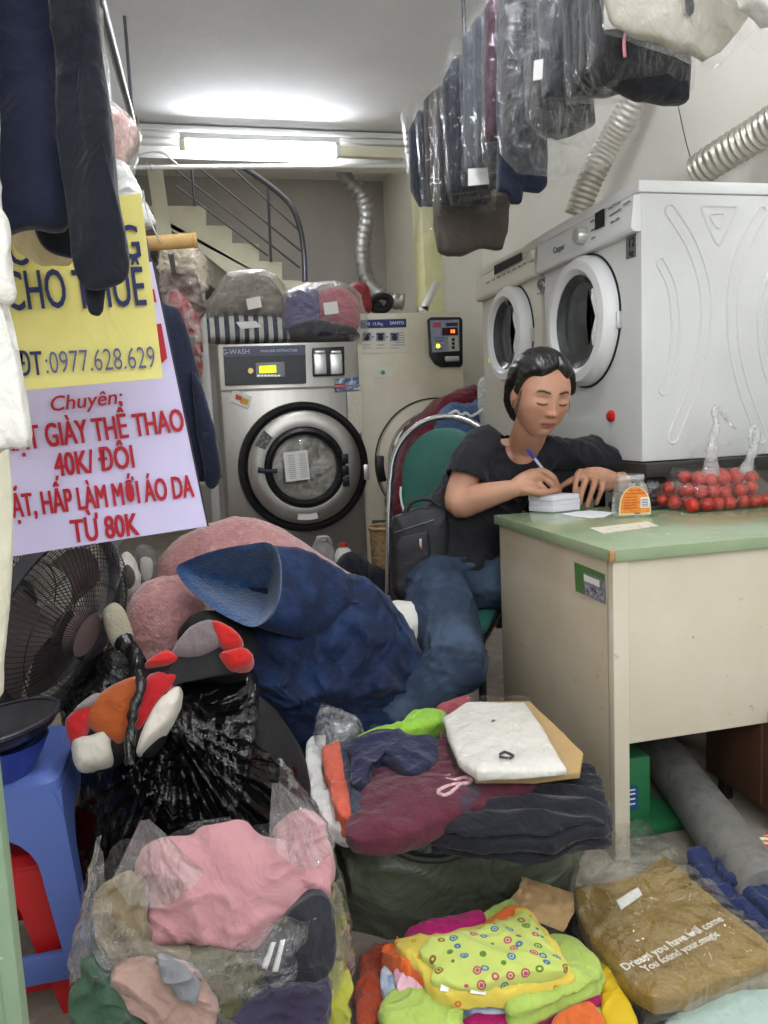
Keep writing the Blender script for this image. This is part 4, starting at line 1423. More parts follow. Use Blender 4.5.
pat = (('grey', '#6f6364', [(345, 110), (385, 50), (440, 25), (463, 50), (472, 88), (420, 120), (365, 125)]),
       ('red', '#b52420', [(455, 30), (490, 40), (532, 75), (518, 102), (482, 97), (465, 70)]),
       ('red', '#b52420', [(475, 122), (500, 107), (545, 102), (566, 127), (552, 152), (512, 162), (490, 147)]),
       ('red', '#b52420', [(265, 148), (318, 112), (352, 128), (332, 150)]),
       ('red', '#a81d22', [(268, 192), (342, 180), (335, 212), (300, 255), (250, 322), (238, 295)]),
       ('orange', '#9a4c22', [(98, 290), (138, 235), (222, 193), (228, 230), (215, 295), (190, 358), (150, 350), (110, 322)]),
       ('white', '#cfc8bb', [(243, 385), (268, 300), (308, 240), (352, 220), (348, 272), (320, 322), (280, 362)]),
       ('white', '#bdb6aa', [(58, 370), (100, 360), (145, 345), (154, 380), (150, 422), (110, 437), (70, 437)]),
       ('red', '#a81d22', [(38, 312), (70, 280), (106, 275), (96, 312), (76, 357), (50, 362)]),
       ('grey', '#7d7674', [(60, 282), (108, 240), (132, 236), (122, 262), (76, 284)]))
mats_p = {}
for nm, c, pts in pat:
    if c not in mats_p:
        mats_p[c] = M('plush_'+nm+c[1:3], c, .9, bump=[(150, .5, .003), (20, .3, .01)], sheen=.3, spec=.1)
    cx, cy = sum(p[0] for p in pts)/len(pts), sum(p[1] for p in pts)/len(pts)
    P = ppoly(cz(60, 620, s7, pts), fp_)
    pcx, pcy = sum(p[0] for p in P)/len(P), sum(p[1] for p in P)/len(P)
    pad(MB(), [(pcx+(x-pcx)*1.2, pcy+(y-pcy)*1.2) for x, y in P], fp_, .060, .0, rings=12, seg=80, amp=.006, sc=16, seed=len(pts), p=4).build('%s_patch' % nm, mats_p[c], pw, smooth=80)
P = [onp(60+x/s7, 620+y/s7, fp_[0]+fp_[3]*.085, fp_[3]) for x, y in ((232, 150), (240, 200), (218, 260), (212, 310), (205, 380), (208, 430))]
MB().tube(spline(P, 6), [.009*(1+.5*noise.noise(p*60)) for p in spline(P, 6)], 10).build('gathered_rim', m_bin, bb_, smooth=80)
# more black bags behind, knotted neck, odds and ends by the fan
b2 = thing('bin_bag', 'smaller black plastic bag slumped between the fan and the pink blanket', 'bag', at(105, 700, 1.75))
pad(MB(), ypoly([(62, 745), (68, 690), (84, 668), (105, 655), (128, 660), (148, 690), (150, 740), (120, 775), (70, 775)], 1.78), yfr(1.78), .11, .1, rings=20, seg=140, amp=.018, sc=14, seed=15, ridge=.85).build('film', m_bin, b2, smooth=80)
MB().tube(spline([at(124, 642, 1.66), at(135, 655, 1.62), at(138, 672, 1.58), at(133, 700, 1.5)]), [.022, .020, .018, .018, .017, .017, .016, .016, .016, .016, .017, .017, .018, .018, .018, .018, .018, .018, .019, .02, .02, .02, .022, .024, .026], 12).build('knotted_neck', m_bin, b2, smooth=80)
tag(pad(MB(), ppoly([(103, 615), (112, 603), (122, 608), (131, 630), (133, 645), (124, 652), (112, 645)], pfr(at(118, 628, 1.70), (.3, -.9, .2))), pfr(at(118, 628, 1.70), (.3, -.9, .2)), .022, .022, rings=10, seg=80, amp=.003, sc=30, seed=1, p=3).build('bath_mitt', M('terry', '#a9a08a', .95, bump=[(200, .8, .004)], sheen=.3)), 'beige towelling mitt standing against the metal post', 'mitt')
mp_ = thing('slotted_post', 'grey slotted steel post behind the fan', 'post', at(113, 640, 2.15)*V((1, 1, 0)) if False else (at(113, 640, 2.15).x, 2.15, 0))
a_, b_2 = at(109, 530, 2.15), at(116, 625, 2.15)
MB().box((a_.x+.0, 2.15, a_.z/2), (.042, .012, a_.z), bev=.002).box((a_.x-.019, 2.168, a_.z/2), (.004, .036, a_.z)).build('angle_iron', M('post_grey', '#6f7076', .45, .5), mp_)
t = MB()
for k in range(9):
    t.box((a_.x+.002, 2.1435, .42+k*.035), (.010, .002, .018), bev=.0006)
t.build('slot_holes', m_matblack, mp_)
for i, (lab, px, c, Y, s) in enumerate((('white trainer in plastic beside the slotted post', [(118, 562), (126, 552), (136, 562), (141, 580), (136, 596), (126, 600), (119, 585)], '#c9c4bc', 2.25, 3),
                                        ('dark shoe with a silver toe under the banner corner', [(136, 550), (148, 545), (158, 556), (156, 585), (144, 598), (137, 580)], '#5d5a58', 2.3, 4))):
    o = thing('bagged_shoe', lab, 'shoe', at(px[0][0], 600, Y))
    pad(MB(), ypoly(px, Y), yfr(Y), .05, .05, rings=12, seg=80, amp=.006, sc=20, seed=s, p=2.2).build('upper', fabric('shoe%d' % i, c, '#e4e0d8' if i == 0 else '#8a8784', 30), o, smooth=70)
    cx, cy = sum(p[0] for p in px)/len(px), sum(p[1] for p in px)/len(px)
    pad(MB(), ypoly([(cx+(x-cx)*.55, cy+(y-cy)*.5) for x, y in px], Y-.045), yfr(Y-.045), .012, .012, rings=8, seg=50, amp=.002, sc=20, p=2.2).build('toe_cap', fabric('toe%d' % i, '#b9b6b0' if i else '#5b5750', None), o, smooth=70)
hp = thing('dark_cloth_heap', 'dark blue-black cloth heap on the floor below the coin machine', 'cloth', at(360, 600, 3.0))
pad(MB(), ypoly([(322, 600), (334, 572), (345, 556), (362, 556), (372, 566), (388, 574), (396, 592), (396, 612), (330, 620)], 3.05), yfr(3.05), .10, .1, rings=16, seg=120, amp=.022, sc=9, seed=6, ridge=.7).build('cloth', c_dark, hp, smooth=80)
hp = thing('dark_cloth_heap', 'black cloth tucked between the pink blanket and the patchwork cloth', 'cloth', at(200, 640, 1.9))
pad(MB(), ypoly([(176, 640), (184, 622), (205, 612), (235, 616), (262, 640), (268, 690), (220, 700), (182, 670)], 1.88), yfr(1.88), .08, .08, rings=14, seg=110, amp=.012, sc=12, seed=7).build('cloth', m_bin2, hp, smooth=80)
# ================================================================== clear carrier bag full of clothes
def pcol(name, c, c2=None, sc=6, b=.9, **k):
    return fabric(name, c, c2, sc, b=b, **k)


def cloth(name, label, cat, px, plane, mat, top=.03, bot=.03, amp=.01, sc=10, seed=0, p=4, layers=0, ridge=.65, curved=True, group=None, rings=28, seg=190, sag=None, edge=.45):
    """one piece of cloth lying in a plane: plane is a height z or a frame"""
    if group and 'carrier' in group:
        amp, ridge = (amp*1.4 if amp < .02 else amp*.85), .75
    elif group and 'bright' in group:
        amp *= 1.3
    fr_ = zfr(plane) if isinstance(plane, (int, float)) else plane
    P = ppoly(px, fr_)
    o = pad(MB(), P, fr_, top, bot, rings=rings, seg=seg, amp=amp, sc=sc, seed=seed, p=p, layers=layers, ridge=ridge, curved=curved, sag=sag, edge=edge).build(name, mat, smooth=80)
    return tag(o, label, cat, group)


GC = 'clothes inside the clear carrier bag'
f1 = pfr(at(230, 890, 1.10), (.05, -.72, .69))


def sfold(x, y):
    return .018*math.sin(14*(x*.8+y*1.2))*math.exp(-((x)**2+(y)**2)/.02)


m_pinks = pcol('pink_sweat', '#b58387', '#c39094', 5, b=.7)
cloth('sweatshirt', 'pink sweatshirt on top inside the clear carrier bag', 'sweatshirt', [(140, 862), (160, 846), (190, 842), (205, 832), (240, 826), (268, 840), (296, 842), (303, 870), (308, 905), (288, 922), (270, 945), (235, 953), (190, 944), (148, 946), (142, 905)], f1, m_pinks, .05, .03, .026, 7, 3, 2.4, ridge=.8, group=GC, rings=26, seg=180, sag=sfold)
cloth('sweatshirt_hood', 'pink hood against the right side of the clear carrier bag', 'sweatshirt', [(276, 832), (300, 812), (318, 822), (330, 850), (333, 880), (318, 900), (296, 892), (286, 862)], pfr(at(305, 860, 1.12), (.1, -.8, .6)), m_pinks, .035, .03, .012, 12, 5, group=GC)
f2 = pfr(at(210, 960, 1.02), (0, -.93, .36))
f2b = pfr(at(210, 960, 1.04), (0, -.93, .36))
cloth('trousers', 'khaki trousers at the left inside the clear carrier bag', 'trousers', [(96, 905), (122, 880), (146, 886), (150, 940), (190, 948), (205, 962), (180, 972), (130, 968), (100, 955)], f2b, pcol('khaki', '#7e6f57', '#8b7c63'), .03, .03, .012, 12, 7, group=GC)
cloth('folded_blouse', 'peach coloured top folded low in the clear carrier bag', 'top', [(112, 976), (125, 958), (160, 956), (190, 962), (206, 975), (216, 1000), (212, 1024), (190, 1026), (150, 1012), (128, 1000)], f2, pcol('peach', '#a5867b', '#b29388'), .03, .03, .012, 12, 8, group=GC)
cloth('cloth_piece', 'grey cloth laid across the peach top in the bag', 'cloth', [(160, 958), (190, 968), (200, 990), (196, 1004), (180, 994), (164, 974)], pfr(at(180, 980, .99), (0, -.93, .36)), pcol('greycl', '#77787c', '#85868a'), .022, .01, .008, 14, 9, group=GC)
cloth('folded_garment', 'dark green garment at the lower left of the clear carrier bag', 'garment', [(82, 968), (100, 962), (118, 982), (135, 1004), (150, 1030), (120, 1050), (84, 1045)], f2, pcol('dkgreen', '#38503f', '#46604c'), .035, .03, .018, 16, 10, group=GC, ridge=.9)
cloth('folded_garment', 'olive green garment in the middle of the clear carrier bag', 'garment', [(186, 950), (225, 945), (262, 955), (285, 985), (270, 1012), (230, 1015), (205, 985)], f2b, pcol('olivec', '#55543c', '#626048'), .035, .03, .014, 12, 11, group=GC)
tp = cloth('track_trousers', 'black track trousers with white side stripes inside the clear carrier bag', 'trousers', [(250, 962), (276, 918), (310, 892), (328, 905), (330, 955), (310, 985), (270, 990)], f2b, pcol('trackblk', '#26262c', '#313139'), .035, .03, .01, 12, 12, group=GC)
fs = pfr(at(272, 950, 1.0), (0, -.93, .36))
for px in ([(262, 968), (272, 942), (276, 942), (267, 970)], [(272, 972), (281, 940), (285.5, 939), (278, 972)]):
    pad(MB(), ppoly(px, fs), fs, .004, .012, rings=5, seg=50, amp=.001, sc=20, curved=False, p=5).build('white_stripe', pcol('stripew', '#dcdcda'), tp, smooth=70)
cloth('folded_garment', 'dark purple garment at the bottom of the clear carrier bag', 'garment', [(240, 1005), (265, 982), (305, 975), (330, 985), (325, 1030), (300, 1055), (250, 1050)], f2, pcol('purpl', '#2f2a3d', '#3a3449'), .04, .03, .014, 12, 13, group=GC)
cloth('blouse', 'yellow-green blouse at the lower right of the clear carrier bag', 'blouse', [(308, 1018), (325, 985), (342, 968), (348, 1000), (345, 1040), (315, 1045)], pfr(at(328, 1010, 1.05), (.2, -.93, .3)), pcol('ylime', '#a3a338', '#b4b34a'), .03, .03, .014, 18, 14, group=GC, ridge=.9)
cloth('cloth_scrap', 'ochre cloth scrap near the right rim inside the carrier bag', 'cloth', [(306, 896), (318, 890), (324, 902), (316, 914), (307, 910)], pfr(at(314, 902, 1.06), (0, -.9, .4)), pcol('ochre', '#b08a48', '#c09a58'), .02, .02, .006, 18, 15, group=GC)
cbx, cby = -.034, 1.15
core = pad(MB(), rrect(.31, .22, .07, 5, cbx, cby), zfr(.11), .17, .105, rings=14, seg=90, amp=.015, sc=10, seed=5, curved=False, p=3).build('packed_clothes', pcol('packd', '#4b4743', '#5b5650', 14), smooth=80)
tag(core, 'dark clothes packed in the core of the clear carrier bag', 'clothes', kind='stuff')
cbg = thing('carrier_bag', 'clear plastic carrier bag full of clothes at the bottom left', 'bag', (cbx, cby, .002))
h1, h2 = math.radians(215), math.radians(30)


def adiff(a, b):
    return (a-b+PI) % (2*PI)-PI


def cbag(u, v):
    a = 2*PI*u
    rx, ry = .203, .165
    k = .88+.14*math.sin(PI*min(1, v*1.1)*.8)
    cs, sn_ = math.cos(a), math.sin(a)
    ex = (abs(cs)**(2/2.7))*(1 if cs > 0 else -1)
    ey = (abs(sn_)**(2/2.7))*(1 if sn_ > 0 else -1)
    zr = .285
    g = 0
    for h, hh, tx, ty in ((h1, .13, -.125, -.06), (h2, .165, .10, .02)):
        gg = math.exp(-(adiff(a, h)/.38)**2)
        zr += hh*gg
        g = max(g, gg) if hh == .13 else g
    p = V((cbx+rx*k*ex, cby+ry*k*ey, .004+zr*v))
    if v > .62:
        s = ((v-.62)/.38)**1.5
        for h, tx, ty in ((h1, -.135, -.085), (h2, .095, .03)):
            gg = math.exp(-(adiff(a, h)/.5)**2)*s
            p.x += (cbx+tx-p.x)*gg*.75
            p.y += (cby+ty-p.y)*gg*.75
        p.z += .012*s*math.sin(a*9)
    n_ = V((ex, ey, 0)).normalized()
    return p+n_*(wr(p, .012, 9, 3, .7)+.003*math.sin(a*40+8*noise.noise(p*8))*v)


t = MB()
R = t.grid(cbag, 200, 60, True, False)
t._face([r[0] for r in R][::-1])
t.build('film', film('carrier_film', .05, .8, bscale=14, bst=1.0, rough=.07, dist=.04), cbg, smooth=80)
m_milk = film('milky_film', .12, .6, bscale=30, bst=1.0)


def gathered(apex, foot, Y0, Y1, k=26):
    A = at(*apex, Y0)
    F = [at(x, y, Y1) for x, y in foot]
    F = spline(F, 10)
    n_ = len(F)

    def f(u, v):
        i = min(n_-1, int(u*(n_-1)+.5))
        q = A.lerp(F[i], v**.9)+V((.006*(u-.5)*2, 0, 0))*(1-v)
        return q+V((0, -1, .3)).normalized()*(.004+.006*v*(1-v)*2)*math.sin(u*k+3*noise.noise(q*20))
    t_ = MB()
    t_.grid(f, 90, 24)
    return t_


gathered((145, 820), [(112, 880), (128, 902), (160, 908), (186, 892), (206, 872)], 1.02, 1.0).build('handle', m_milk, cbg, smooth=80)
gathered((276, 783), [(268, 845), (290, 862), (312, 868), (332, 852), (338, 830)], 1.12, 1.06).build('handle', m_milk, cbg, smooth=80)

# ================================================================== olive woven bag and the clothes on it
m_olive = M('olive_woven', '#4d5344', .34, bump=[(6, .9, .04), (420, .3, .0006)], var=('#5b6150', 5, .4, .7), spec=.5)
og = thing('woven_sack', 'dark olive woven plastic sack standing beside the desk, piled with folded clothes', 'bag', (.455, 1.54, 0))


def sack(u, v):
    a = 2*PI*u
    cs, sn_ = math.cos(a), math.sin(a)
    ex = (abs(cs)**(2/4.2))*(1 if cs > 0 else -1)
    ey = (abs(sn_)**(2/4.2))*(1 if sn_ > 0 else -1)
    if v < .85:
        z = .222*v/.85
        k = .93+.085*math.sin(PI*(.12+.78*v/.85))
    else:
        z = .222-.01*(v-.85)/.15
        k = .96*(1-(v-.85)/.15)
    p = V((.455+.255*k*ex, 1.535+.245*k*ey, z))
    n_ = V((ex, ey, .2)).normalized()
    return p+n_*(wr(p, .017, 6, 6, .75)*(1 if v < .9 else .2))


t = MB()
R = t.grid(sack, 220, 44, True, False)
t._face([r[0] for r in R][::-1])
t.build('fabric', m_olive, og, smooth=70)
P = [onp(x, y, V((0, 1.285, 0)), YV) for x, y in ((384, 830), (392, 846), (412, 857), (440, 859), (462, 853), (486, 846), (505, 838))]
MB().tube(spline(P, 8), .008, 8).xform(lambda p: p).build('handle_strap', M('strap_olive', '#343a33', .4, bump=[(200, .3, .001)]), og)
c3 = lambda pts: cz(300, 680, 2.4, pts)
GO = 'folded clothes on the olive sack'
cloth('folded_garment', 'thick stack of black folded clothes at the right end of the sack', 'clothes', c3([(298, 380), (380, 350), (450, 310), (540, 275), (610, 240), (680, 225), (722, 262), (748, 340), (740, 372), (690, 380), (620, 398), (540, 402), (450, 395), (360, 392)]), .262, pcol('blackcl', '#1a1b21', '#23242b', 8), .04, .04, .012, 12, 21, 3.2, layers=3, group=GO, rings=26, seg=220, sag=lambda x, y: .006*math.sin((x*.35+y)*120))
cloth('folded_garment', 'white shirt in clear plastic at the left end of the sack', 'shirt', c3([(18, 160), (55, 140), (62, 160), (55, 230), (90, 330), (118, 372), (60, 350), (20, 260)]), .252, pcol('whitepl', '#d6d4d0', '#e2e0dc'), .014, .04, .01, 14, 22, group=GO)
cloth('folded_garment', 'coral orange folded garment with grey strap by the left end of the sack', 'garment', c3([(50, 170), (80, 155), (110, 160), (118, 240), (140, 330), (135, 348), (95, 335), (70, 270)]), .280, pcol('coral', '#c4563f', '#d1644c'), .014, .05, .010, 14, 23, layers=2, group=GO)
cloth('folded_garment', 'dark folded garment edge between the coral and the maroon ones', 'garment', c3([(92, 165), (125, 150), (150, 240), (150, 330), (160, 372), (130, 370), (115, 280)]), .275, pcol('slateb', '#2c3444', '#39414f'), .03, .04, .01, 14, 24, group=GO)
ms = cloth('shorts', 'maroon shorts with a pink and white drawstring on the olive sack', 'shorts', c3([(112, 372), (138, 300), (168, 212), (240, 190), (325, 175), (342, 130), (392, 225), (470, 232), (560, 225), (606, 245), (560, 277), (440, 312), (350, 345), (270, 372), (180, 386)]), .292, pcol('maroon', '#50202d', '#5f2c39', 30), .022, .05, .010, 9, 25, 3.0, group=GO, rings=24, seg=200)
fz = zfr(.322)
for pts in ([(330, 268), (345, 258), (372, 250), (398, 248), (412, 240), (395, 234), (370, 240), (345, 236), (360, 230)], [(330, 272), (350, 276), (372, 262), (385, 250), (402, 246)]):
    P = [V((fz[0].x+a, b, .318)) for a, b in zpoly(c3(pts), .318)]
    MB().tube(spline(P, 6), .0035, 8).build('drawstring', M('cord_pink', '#d8b9bc', .7, var=('#b98a92', 160, .45, .55)), ms)
pad(MB(), zpoly(c3([(345, 300), (380, 262), (430, 250), (438, 290), (400, 312), (365, 315)]), .300), zfr(.300), .016, .005, rings=8, seg=70, amp=.002, sc=20, seed=3).build('printed_motif', pcol('motifb', '#3a3a4c', '#50202d', 60), ms, smooth=80)
cloth('folded_garment', 'navy folded shirt lying on the maroon shorts', 'shirt', c3([(118, 250), (122, 165), (150, 140), (205, 130), (270, 135), (325, 150), (328, 195), (275, 240), (232, 218), (190, 200), (165, 215), (148, 255)]), .315, pcol('navyf', '#1c1e3a', '#262846'), .022, .03, .012, 11, 26, 2.8, layers=2, group=GO, rings=20, seg=160)
cloth('folded_garment', 'lime green garment at the back of the pile on the sack', 'garment', c3([(140, 142), (200, 128), (240, 118), (275, 84), (340, 85), (345, 104), (300, 122), (240, 134), (170, 140)]), .305, pcol('limeg', '#84b236', '#93c243'), .018, .03, .008, 14, 27, group=GO)
cloth('folded_garment', 'rose red cloth peeking out behind the white packed shirt', 'cloth', c3([(325, 80), (345, 68), (405, 55), (400, 75), (350, 95)]), .300, pcol('rosec', '#8d3440', '#9d4450'), .02, .03, .008, 14, 28, group=GO)
cloth('paper_wrap', 'brown paper wrapping under the white shirt on the sack', 'paper', c3([(420, 238), (395, 62), (450, 55), (552, 56), (610, 110), (680, 180), (672, 226), (560, 238)]), .325, M('kraft', '#b39465', .7, bump=[(25, .4, .006)]), .006, .012, .002, 10, 29, 8, curved=False, group=None)
ws = thing('packed_shirt', 'white shirt folded in clear plastic on brown paper, top of the sack', 'shirt', onz(490, 745, .332))
P = zpoly(c3([(342, 97), (400, 62), (470, 64), (540, 62), (590, 140), (640, 224), (560, 230), (428, 236), (382, 205)]), .340)
pad(MB(), P, zfr(.340), .018, .006, rings=18, seg=150, amp=.006, sc=9, seed=30, curved=False, p=4).build('cloth', pcol('whiteshirt', '#d6d2c8', '#e0dcd3', 4), ws, smooth=80)
pad(MB(), zpoly(c3([(334, 95), (398, 55), (475, 58), (548, 56), (600, 135), (650, 226), (560, 238), (424, 243), (376, 207)]), .340), zfr(.340), .026, .009, rings=16, seg=140, amp=.007, sc=12, seed=31, curved=False, p=5).build('plastic', m_film, ws, smooth=80)
P_ = [V((a, b, .3625)) for a, b in zpoly(c3([(480, 178), (490, 172), (502, 176), (512, 182), (505, 188), (490, 186), (478, 184)]), .3625)]
MB().tube(P_, .0025, 6).build('printed_logo', M('logo_black', '#33333a', .6), ws)
pp_ = zpoly(c3([(458, 97), (464, 94), (470, 96), (464, 100)]), .363)
MB().prism(pp_, (0, 0, .362), XV, YV, ZV, .001).build('collar_label', M('collar_grey', '#77777c', .6), ws)
pz = thing('plastic_bag', 'crumpled clear plastic bag at the back left corner of the sack', 'bag', onz(335, 738, .27))
pad(MB(), zpoly(c3([(40, 150), (45, 105), (60, 92), (100, 112), (150, 130), (130, 150), (90, 160)]), .29), zfr(.29), .05, .02, rings=12, seg=90, amp=.018, sc=18, seed=32, ridge=.8).build('film', m_film2, pz, smooth=80)
# brown paper scrap leaning on the sack
kp = thing('kraft_paper', 'crumpled piece of brown wrapping paper leaning against the olive sack', 'paper', onz(545, 920, .02))
k0 = [at(x, y, Y) for x, y, Y in ((507, 902, 1.22), (521, 876, 1.26), (573, 893, 1.25), (563, 932, 1.15), (527, 918, 1.16))]


def kraft(u, v, s):
    a = k0[1].lerp(k0[2], u)
    b = k0[0].lerp(k0[4], min(1, u*2)) if u < .5 else k0[4].lerp(k0[3], (u-.5)*2)
    p = a.lerp(b, v)
    return p+V((0, -1, .6)).normalized()*(.014*abs(noise.noise(V((u*5, v*3, 2))))+.02*math.sin(PI*v)+s)


t = MB()
t.grid(lambda u, v: kraft(u, v, 0), 26, 18)
t.grid(lambda u, v: kraft(u, v, -.0012), 26, 18)
t.build('sheet', M('kraft_scrap', '#a98a62', .75, bump=[(30, .5, .006)]), kp, smooth=50)

# ================================================================== bright children's clothes in front
def dots(name, base, cols, sc, r):
    m = M(name, base, .85, bump=[(22, .4, .012), (400, .25, .0006)], spec=.2, sheen=.15)
    nt = m.node_tree
    N, L = nt.nodes, nt.links
    tc = N.new('ShaderNodeTexCoord')
    vo = N.new('ShaderNodeTexVoronoi')
    vo.inputs['Scale'].default_value = sc
    vo.inputs['Randomness'].default_value = .6
    L.new(tc.outputs['Object'], vo.inputs['Vector'])
    cr = N.new('ShaderNodeValToRGB')
    cr.color_ramp.interpolation = 'CONSTANT'
    e = cr.color_ramp.elements
    e[0].position, e[0].color = 0, (1, 1, 1, 1)
    e[1].position, e[1].color = r*.45, (0, 0, 0, 1)
    k = e.new(r*.62)
    k.color = (1, 1, 1, 1)
    k = e.new(r)
    k.color = (0, 0, 0, 1)
    L.new(vo.outputs['Distance'], cr.inputs['Fac'])
    c2 = N.new('ShaderNodeValToRGB')
    c2.color_ramp.interpolation = 'CONSTANT'
    sp = N.new('ShaderNodeSeparateColor')
    L.new(vo.outputs['Color'], sp.inputs['Color'])
    L.new(sp.outputs['Red'], c2.inputs['Fac'])
    e = c2.color_ramp.elements
    e[0].color = lin(cols[0])
    e[1].position, e[1].color = .25, lin(cols[1])
    for i, c in enumerate(cols[2:]):
        k = e.new(.5+.25*i)
        k.color = lin(c)
    mx = N.new('ShaderNodeMix')
    mx.data_type = 'RGBA'
    mx.inputs['A'].default_value = lin(base)
    L.new(cr.outputs['Color'], mx.inputs['Factor'])
    L.new(c2.outputs['Color'], mx.inputs['B'])
    L.new(mx.outputs['Result'], N['Principled BSDF'].inputs['Base Color'])
    return m


c5 = lambda pts: cz(350, 890, 2.954, pts)
GK = 'bright children\'s clothes stacked at the front'
m_lime = dots('lime_print', '#bfcc6a', ['#3f6f9a', '#8a5a30', '#5d7a30', '#b04a68'], 42, .30)
m_limep = pcol('lime_plain', '#a2b958', '#aec563')
m_yelc = dots('yellow_print', '#dcc655', ['#d0633a', '#c98a2a', '#d0633a'], 38, .2)
m_mag = pcol('magenta', '#a3165f', '#b3246c')
m_org = pcol('orange_c', '#d0602a', '#dc6e34')
cloth('folded_garment', 'rust red garment at the left bottom of the bright pile', 'garment', c5([(25, 240), (40, 212), (108, 185), (125, 235), (105, 300), (90, 395), (80, 430), (25, 430)]), .03, pcol('rust_c', '#9c3d24', '#ab4a30'), .03, .028, .012, 12, 41, group=GK)
cloth('folded_garment', 'lowest lime green layer of the bright pile', 'garment', c5([(82, 360), (150, 310), (300, 300), (560, 250), (700, 245), (752, 300), (765, 400), (740, 520), (120, 520), (85, 450)]), .03, m_limep, .03, .028, .010, 10, 42, 4, layers=2, group=GK, rings=20, seg=180)
cloth('folded_garment', 'magenta layer showing as a strip through the lime ones', 'garment', c5([(330, 400), (480, 375), (700, 285), (735, 300), (720, 340), (560, 400), (430, 430)]), .062, m_mag, .014, .02, .005, 14, 43, 4, group=GK)
cloth('folded_garment', 'orange and white folded garment at the right front of the bright pile', 'garment', c5([(600, 400), (640, 372), (705, 352), (735, 380), (745, 440), (610, 460)]), .068, m_org, .02, .02, .006, 14, 44, group=GK)
cloth('folded_garment', 'lime garment folded at the right of the bright pile with an orange outline', 'garment', c5([(560, 180), (610, 148), (680, 162), (745, 225), (752, 262), (720, 300), (600, 345), (480, 385), (470, 330), (560, 260)]), .085, m_limep, .022, .02, .008, 12, 45, 3.4, layers=2, group=GK, rings=20, seg=160)
cloth('folded_garment', 'magenta spotted garment at the back of the bright pile', 'garment', c5([(160, 160), (172, 135), (225, 112), (320, 95), (390, 82), (392, 115), (300, 150), (210, 175)]), .095, m_mag, .018, .03, .006, 14, 46, group=GK)
cloth('folded_garment', 'lime and orange garment at the back right of the bright pile', 'garment', c5([(375, 110), (388, 85), (440, 58), (480, 45), (505, 60), (500, 85), (440, 108)]), .092, m_limep, .018, .03, .006, 14, 47, group=GK)
cloth('folded_garment', 'orange garment tucked behind the yellow one in the bright pile', 'garment', c5([(380, 122), (470, 72), (505, 68), (512, 95), (450, 112), (390, 132)]), .104, m_org, .016, .02, .005, 14, 48, group=GK)
cloth('folded_garment', 'orange gathered garment at the left of the bright pile', 'garment', c5([(102, 215), (120, 192), (165, 180), (200, 240), (238, 300), (205, 298), (150, 255)]), .085, m_org, .02, .03, .010, 18, 49, group=GK, ridge=.9)
cloth('folded_garment', 'white and blue printed garment under the yellow one', 'garment', c5([(92, 262), (128, 250), (150, 290), (230, 305), (330, 320), (480, 345), (470, 375), (380, 385), (300, 360), (130, 342)]), .066, pcol('whblue', '#c9d2dc', '#7d9cc4', 24), .018, .02, .008, 14, 50, group=GK)
cloth('folded_garment', 'lime and yellow cartoon-coloured garment at the front left of the bright pile', 'garment', c5([(85, 380), (105, 335), (170, 315), (260, 340), (330, 385), (300, 440), (120, 440)]), .072, m_limep, .022, .02, .010, 13, 51, group=GK)
cloth('folded_garment', 'pale pink garment at the left of the bright pile', 'garment', c5([(132, 250), (160, 240), (200, 270), (238, 302), (195, 312), (148, 300)]), .088, pcol('palepink', '#d9a9b6', '#e3b8c3'), .014, .02, .006, 16, 52, group=GK)
yg = cloth('folded_garment', 'yellow garment with price labels just under the lime dotted top', 'garment', c5([(130, 172), (165, 152), (300, 135), (420, 105), (520, 72), (600, 170), (650, 252), (640, 272), (560, 298), (440, 322), (330, 322), (255, 308), (200, 250)]), .106, m_yelc, .016, .028, .008, 12, 53, 4, group=GK, rings=18, seg=170)
for pts in ([(268, 272), (318, 278), (314, 312), (262, 305)], [(358, 282), (402, 290), (396, 318), (350, 312)]):
    f_ = pfr(onp(350+pts[0][0]/2.954, 890+pts[0][1]/2.954, V((0, 0, .118)), ZV), (0, -.6, .8))
    MB().prism(ppoly(c5(pts), f_), f_[0]+f_[3]*.012, f_[1], f_[2], f_[3], .001).build('price_label', m_paper, yg)
cloth('folded_garment', 'lime top printed with small rings, uppermost of the bright pile', 'top', c5([(215, 200), (222, 172), (290, 150), (370, 130), (450, 100), (520, 72), (548, 100), (580, 140), (615, 195), (640, 242), (560, 258), (480, 268), (390, 290), (300, 280), (240, 268), (250, 230)]), .125, m_lime, .014, .014, .007, 10, 54, 4, group=GK, rings=20, seg=170)
cloth('dark_cloth', 'black cloth lying between the bright pile and the mustard shirt', 'cloth', [(560, 915), (580, 905), (612, 925), (640, 985), (640, 1024), (605, 1010), (590, 960)], .02, c_dark, .02, .018, .010, 12, 55)
cloth('yellow_bag', 'yellow plastic edge beside the mustard shirt at the bottom', 'bag', [(598, 975), (606, 968), (625, 1000), (640, 1040), (610, 1050)], .05, M('yellow_plastic', '#d0ae1c', .4), .015, .03, .006, 12, 56)

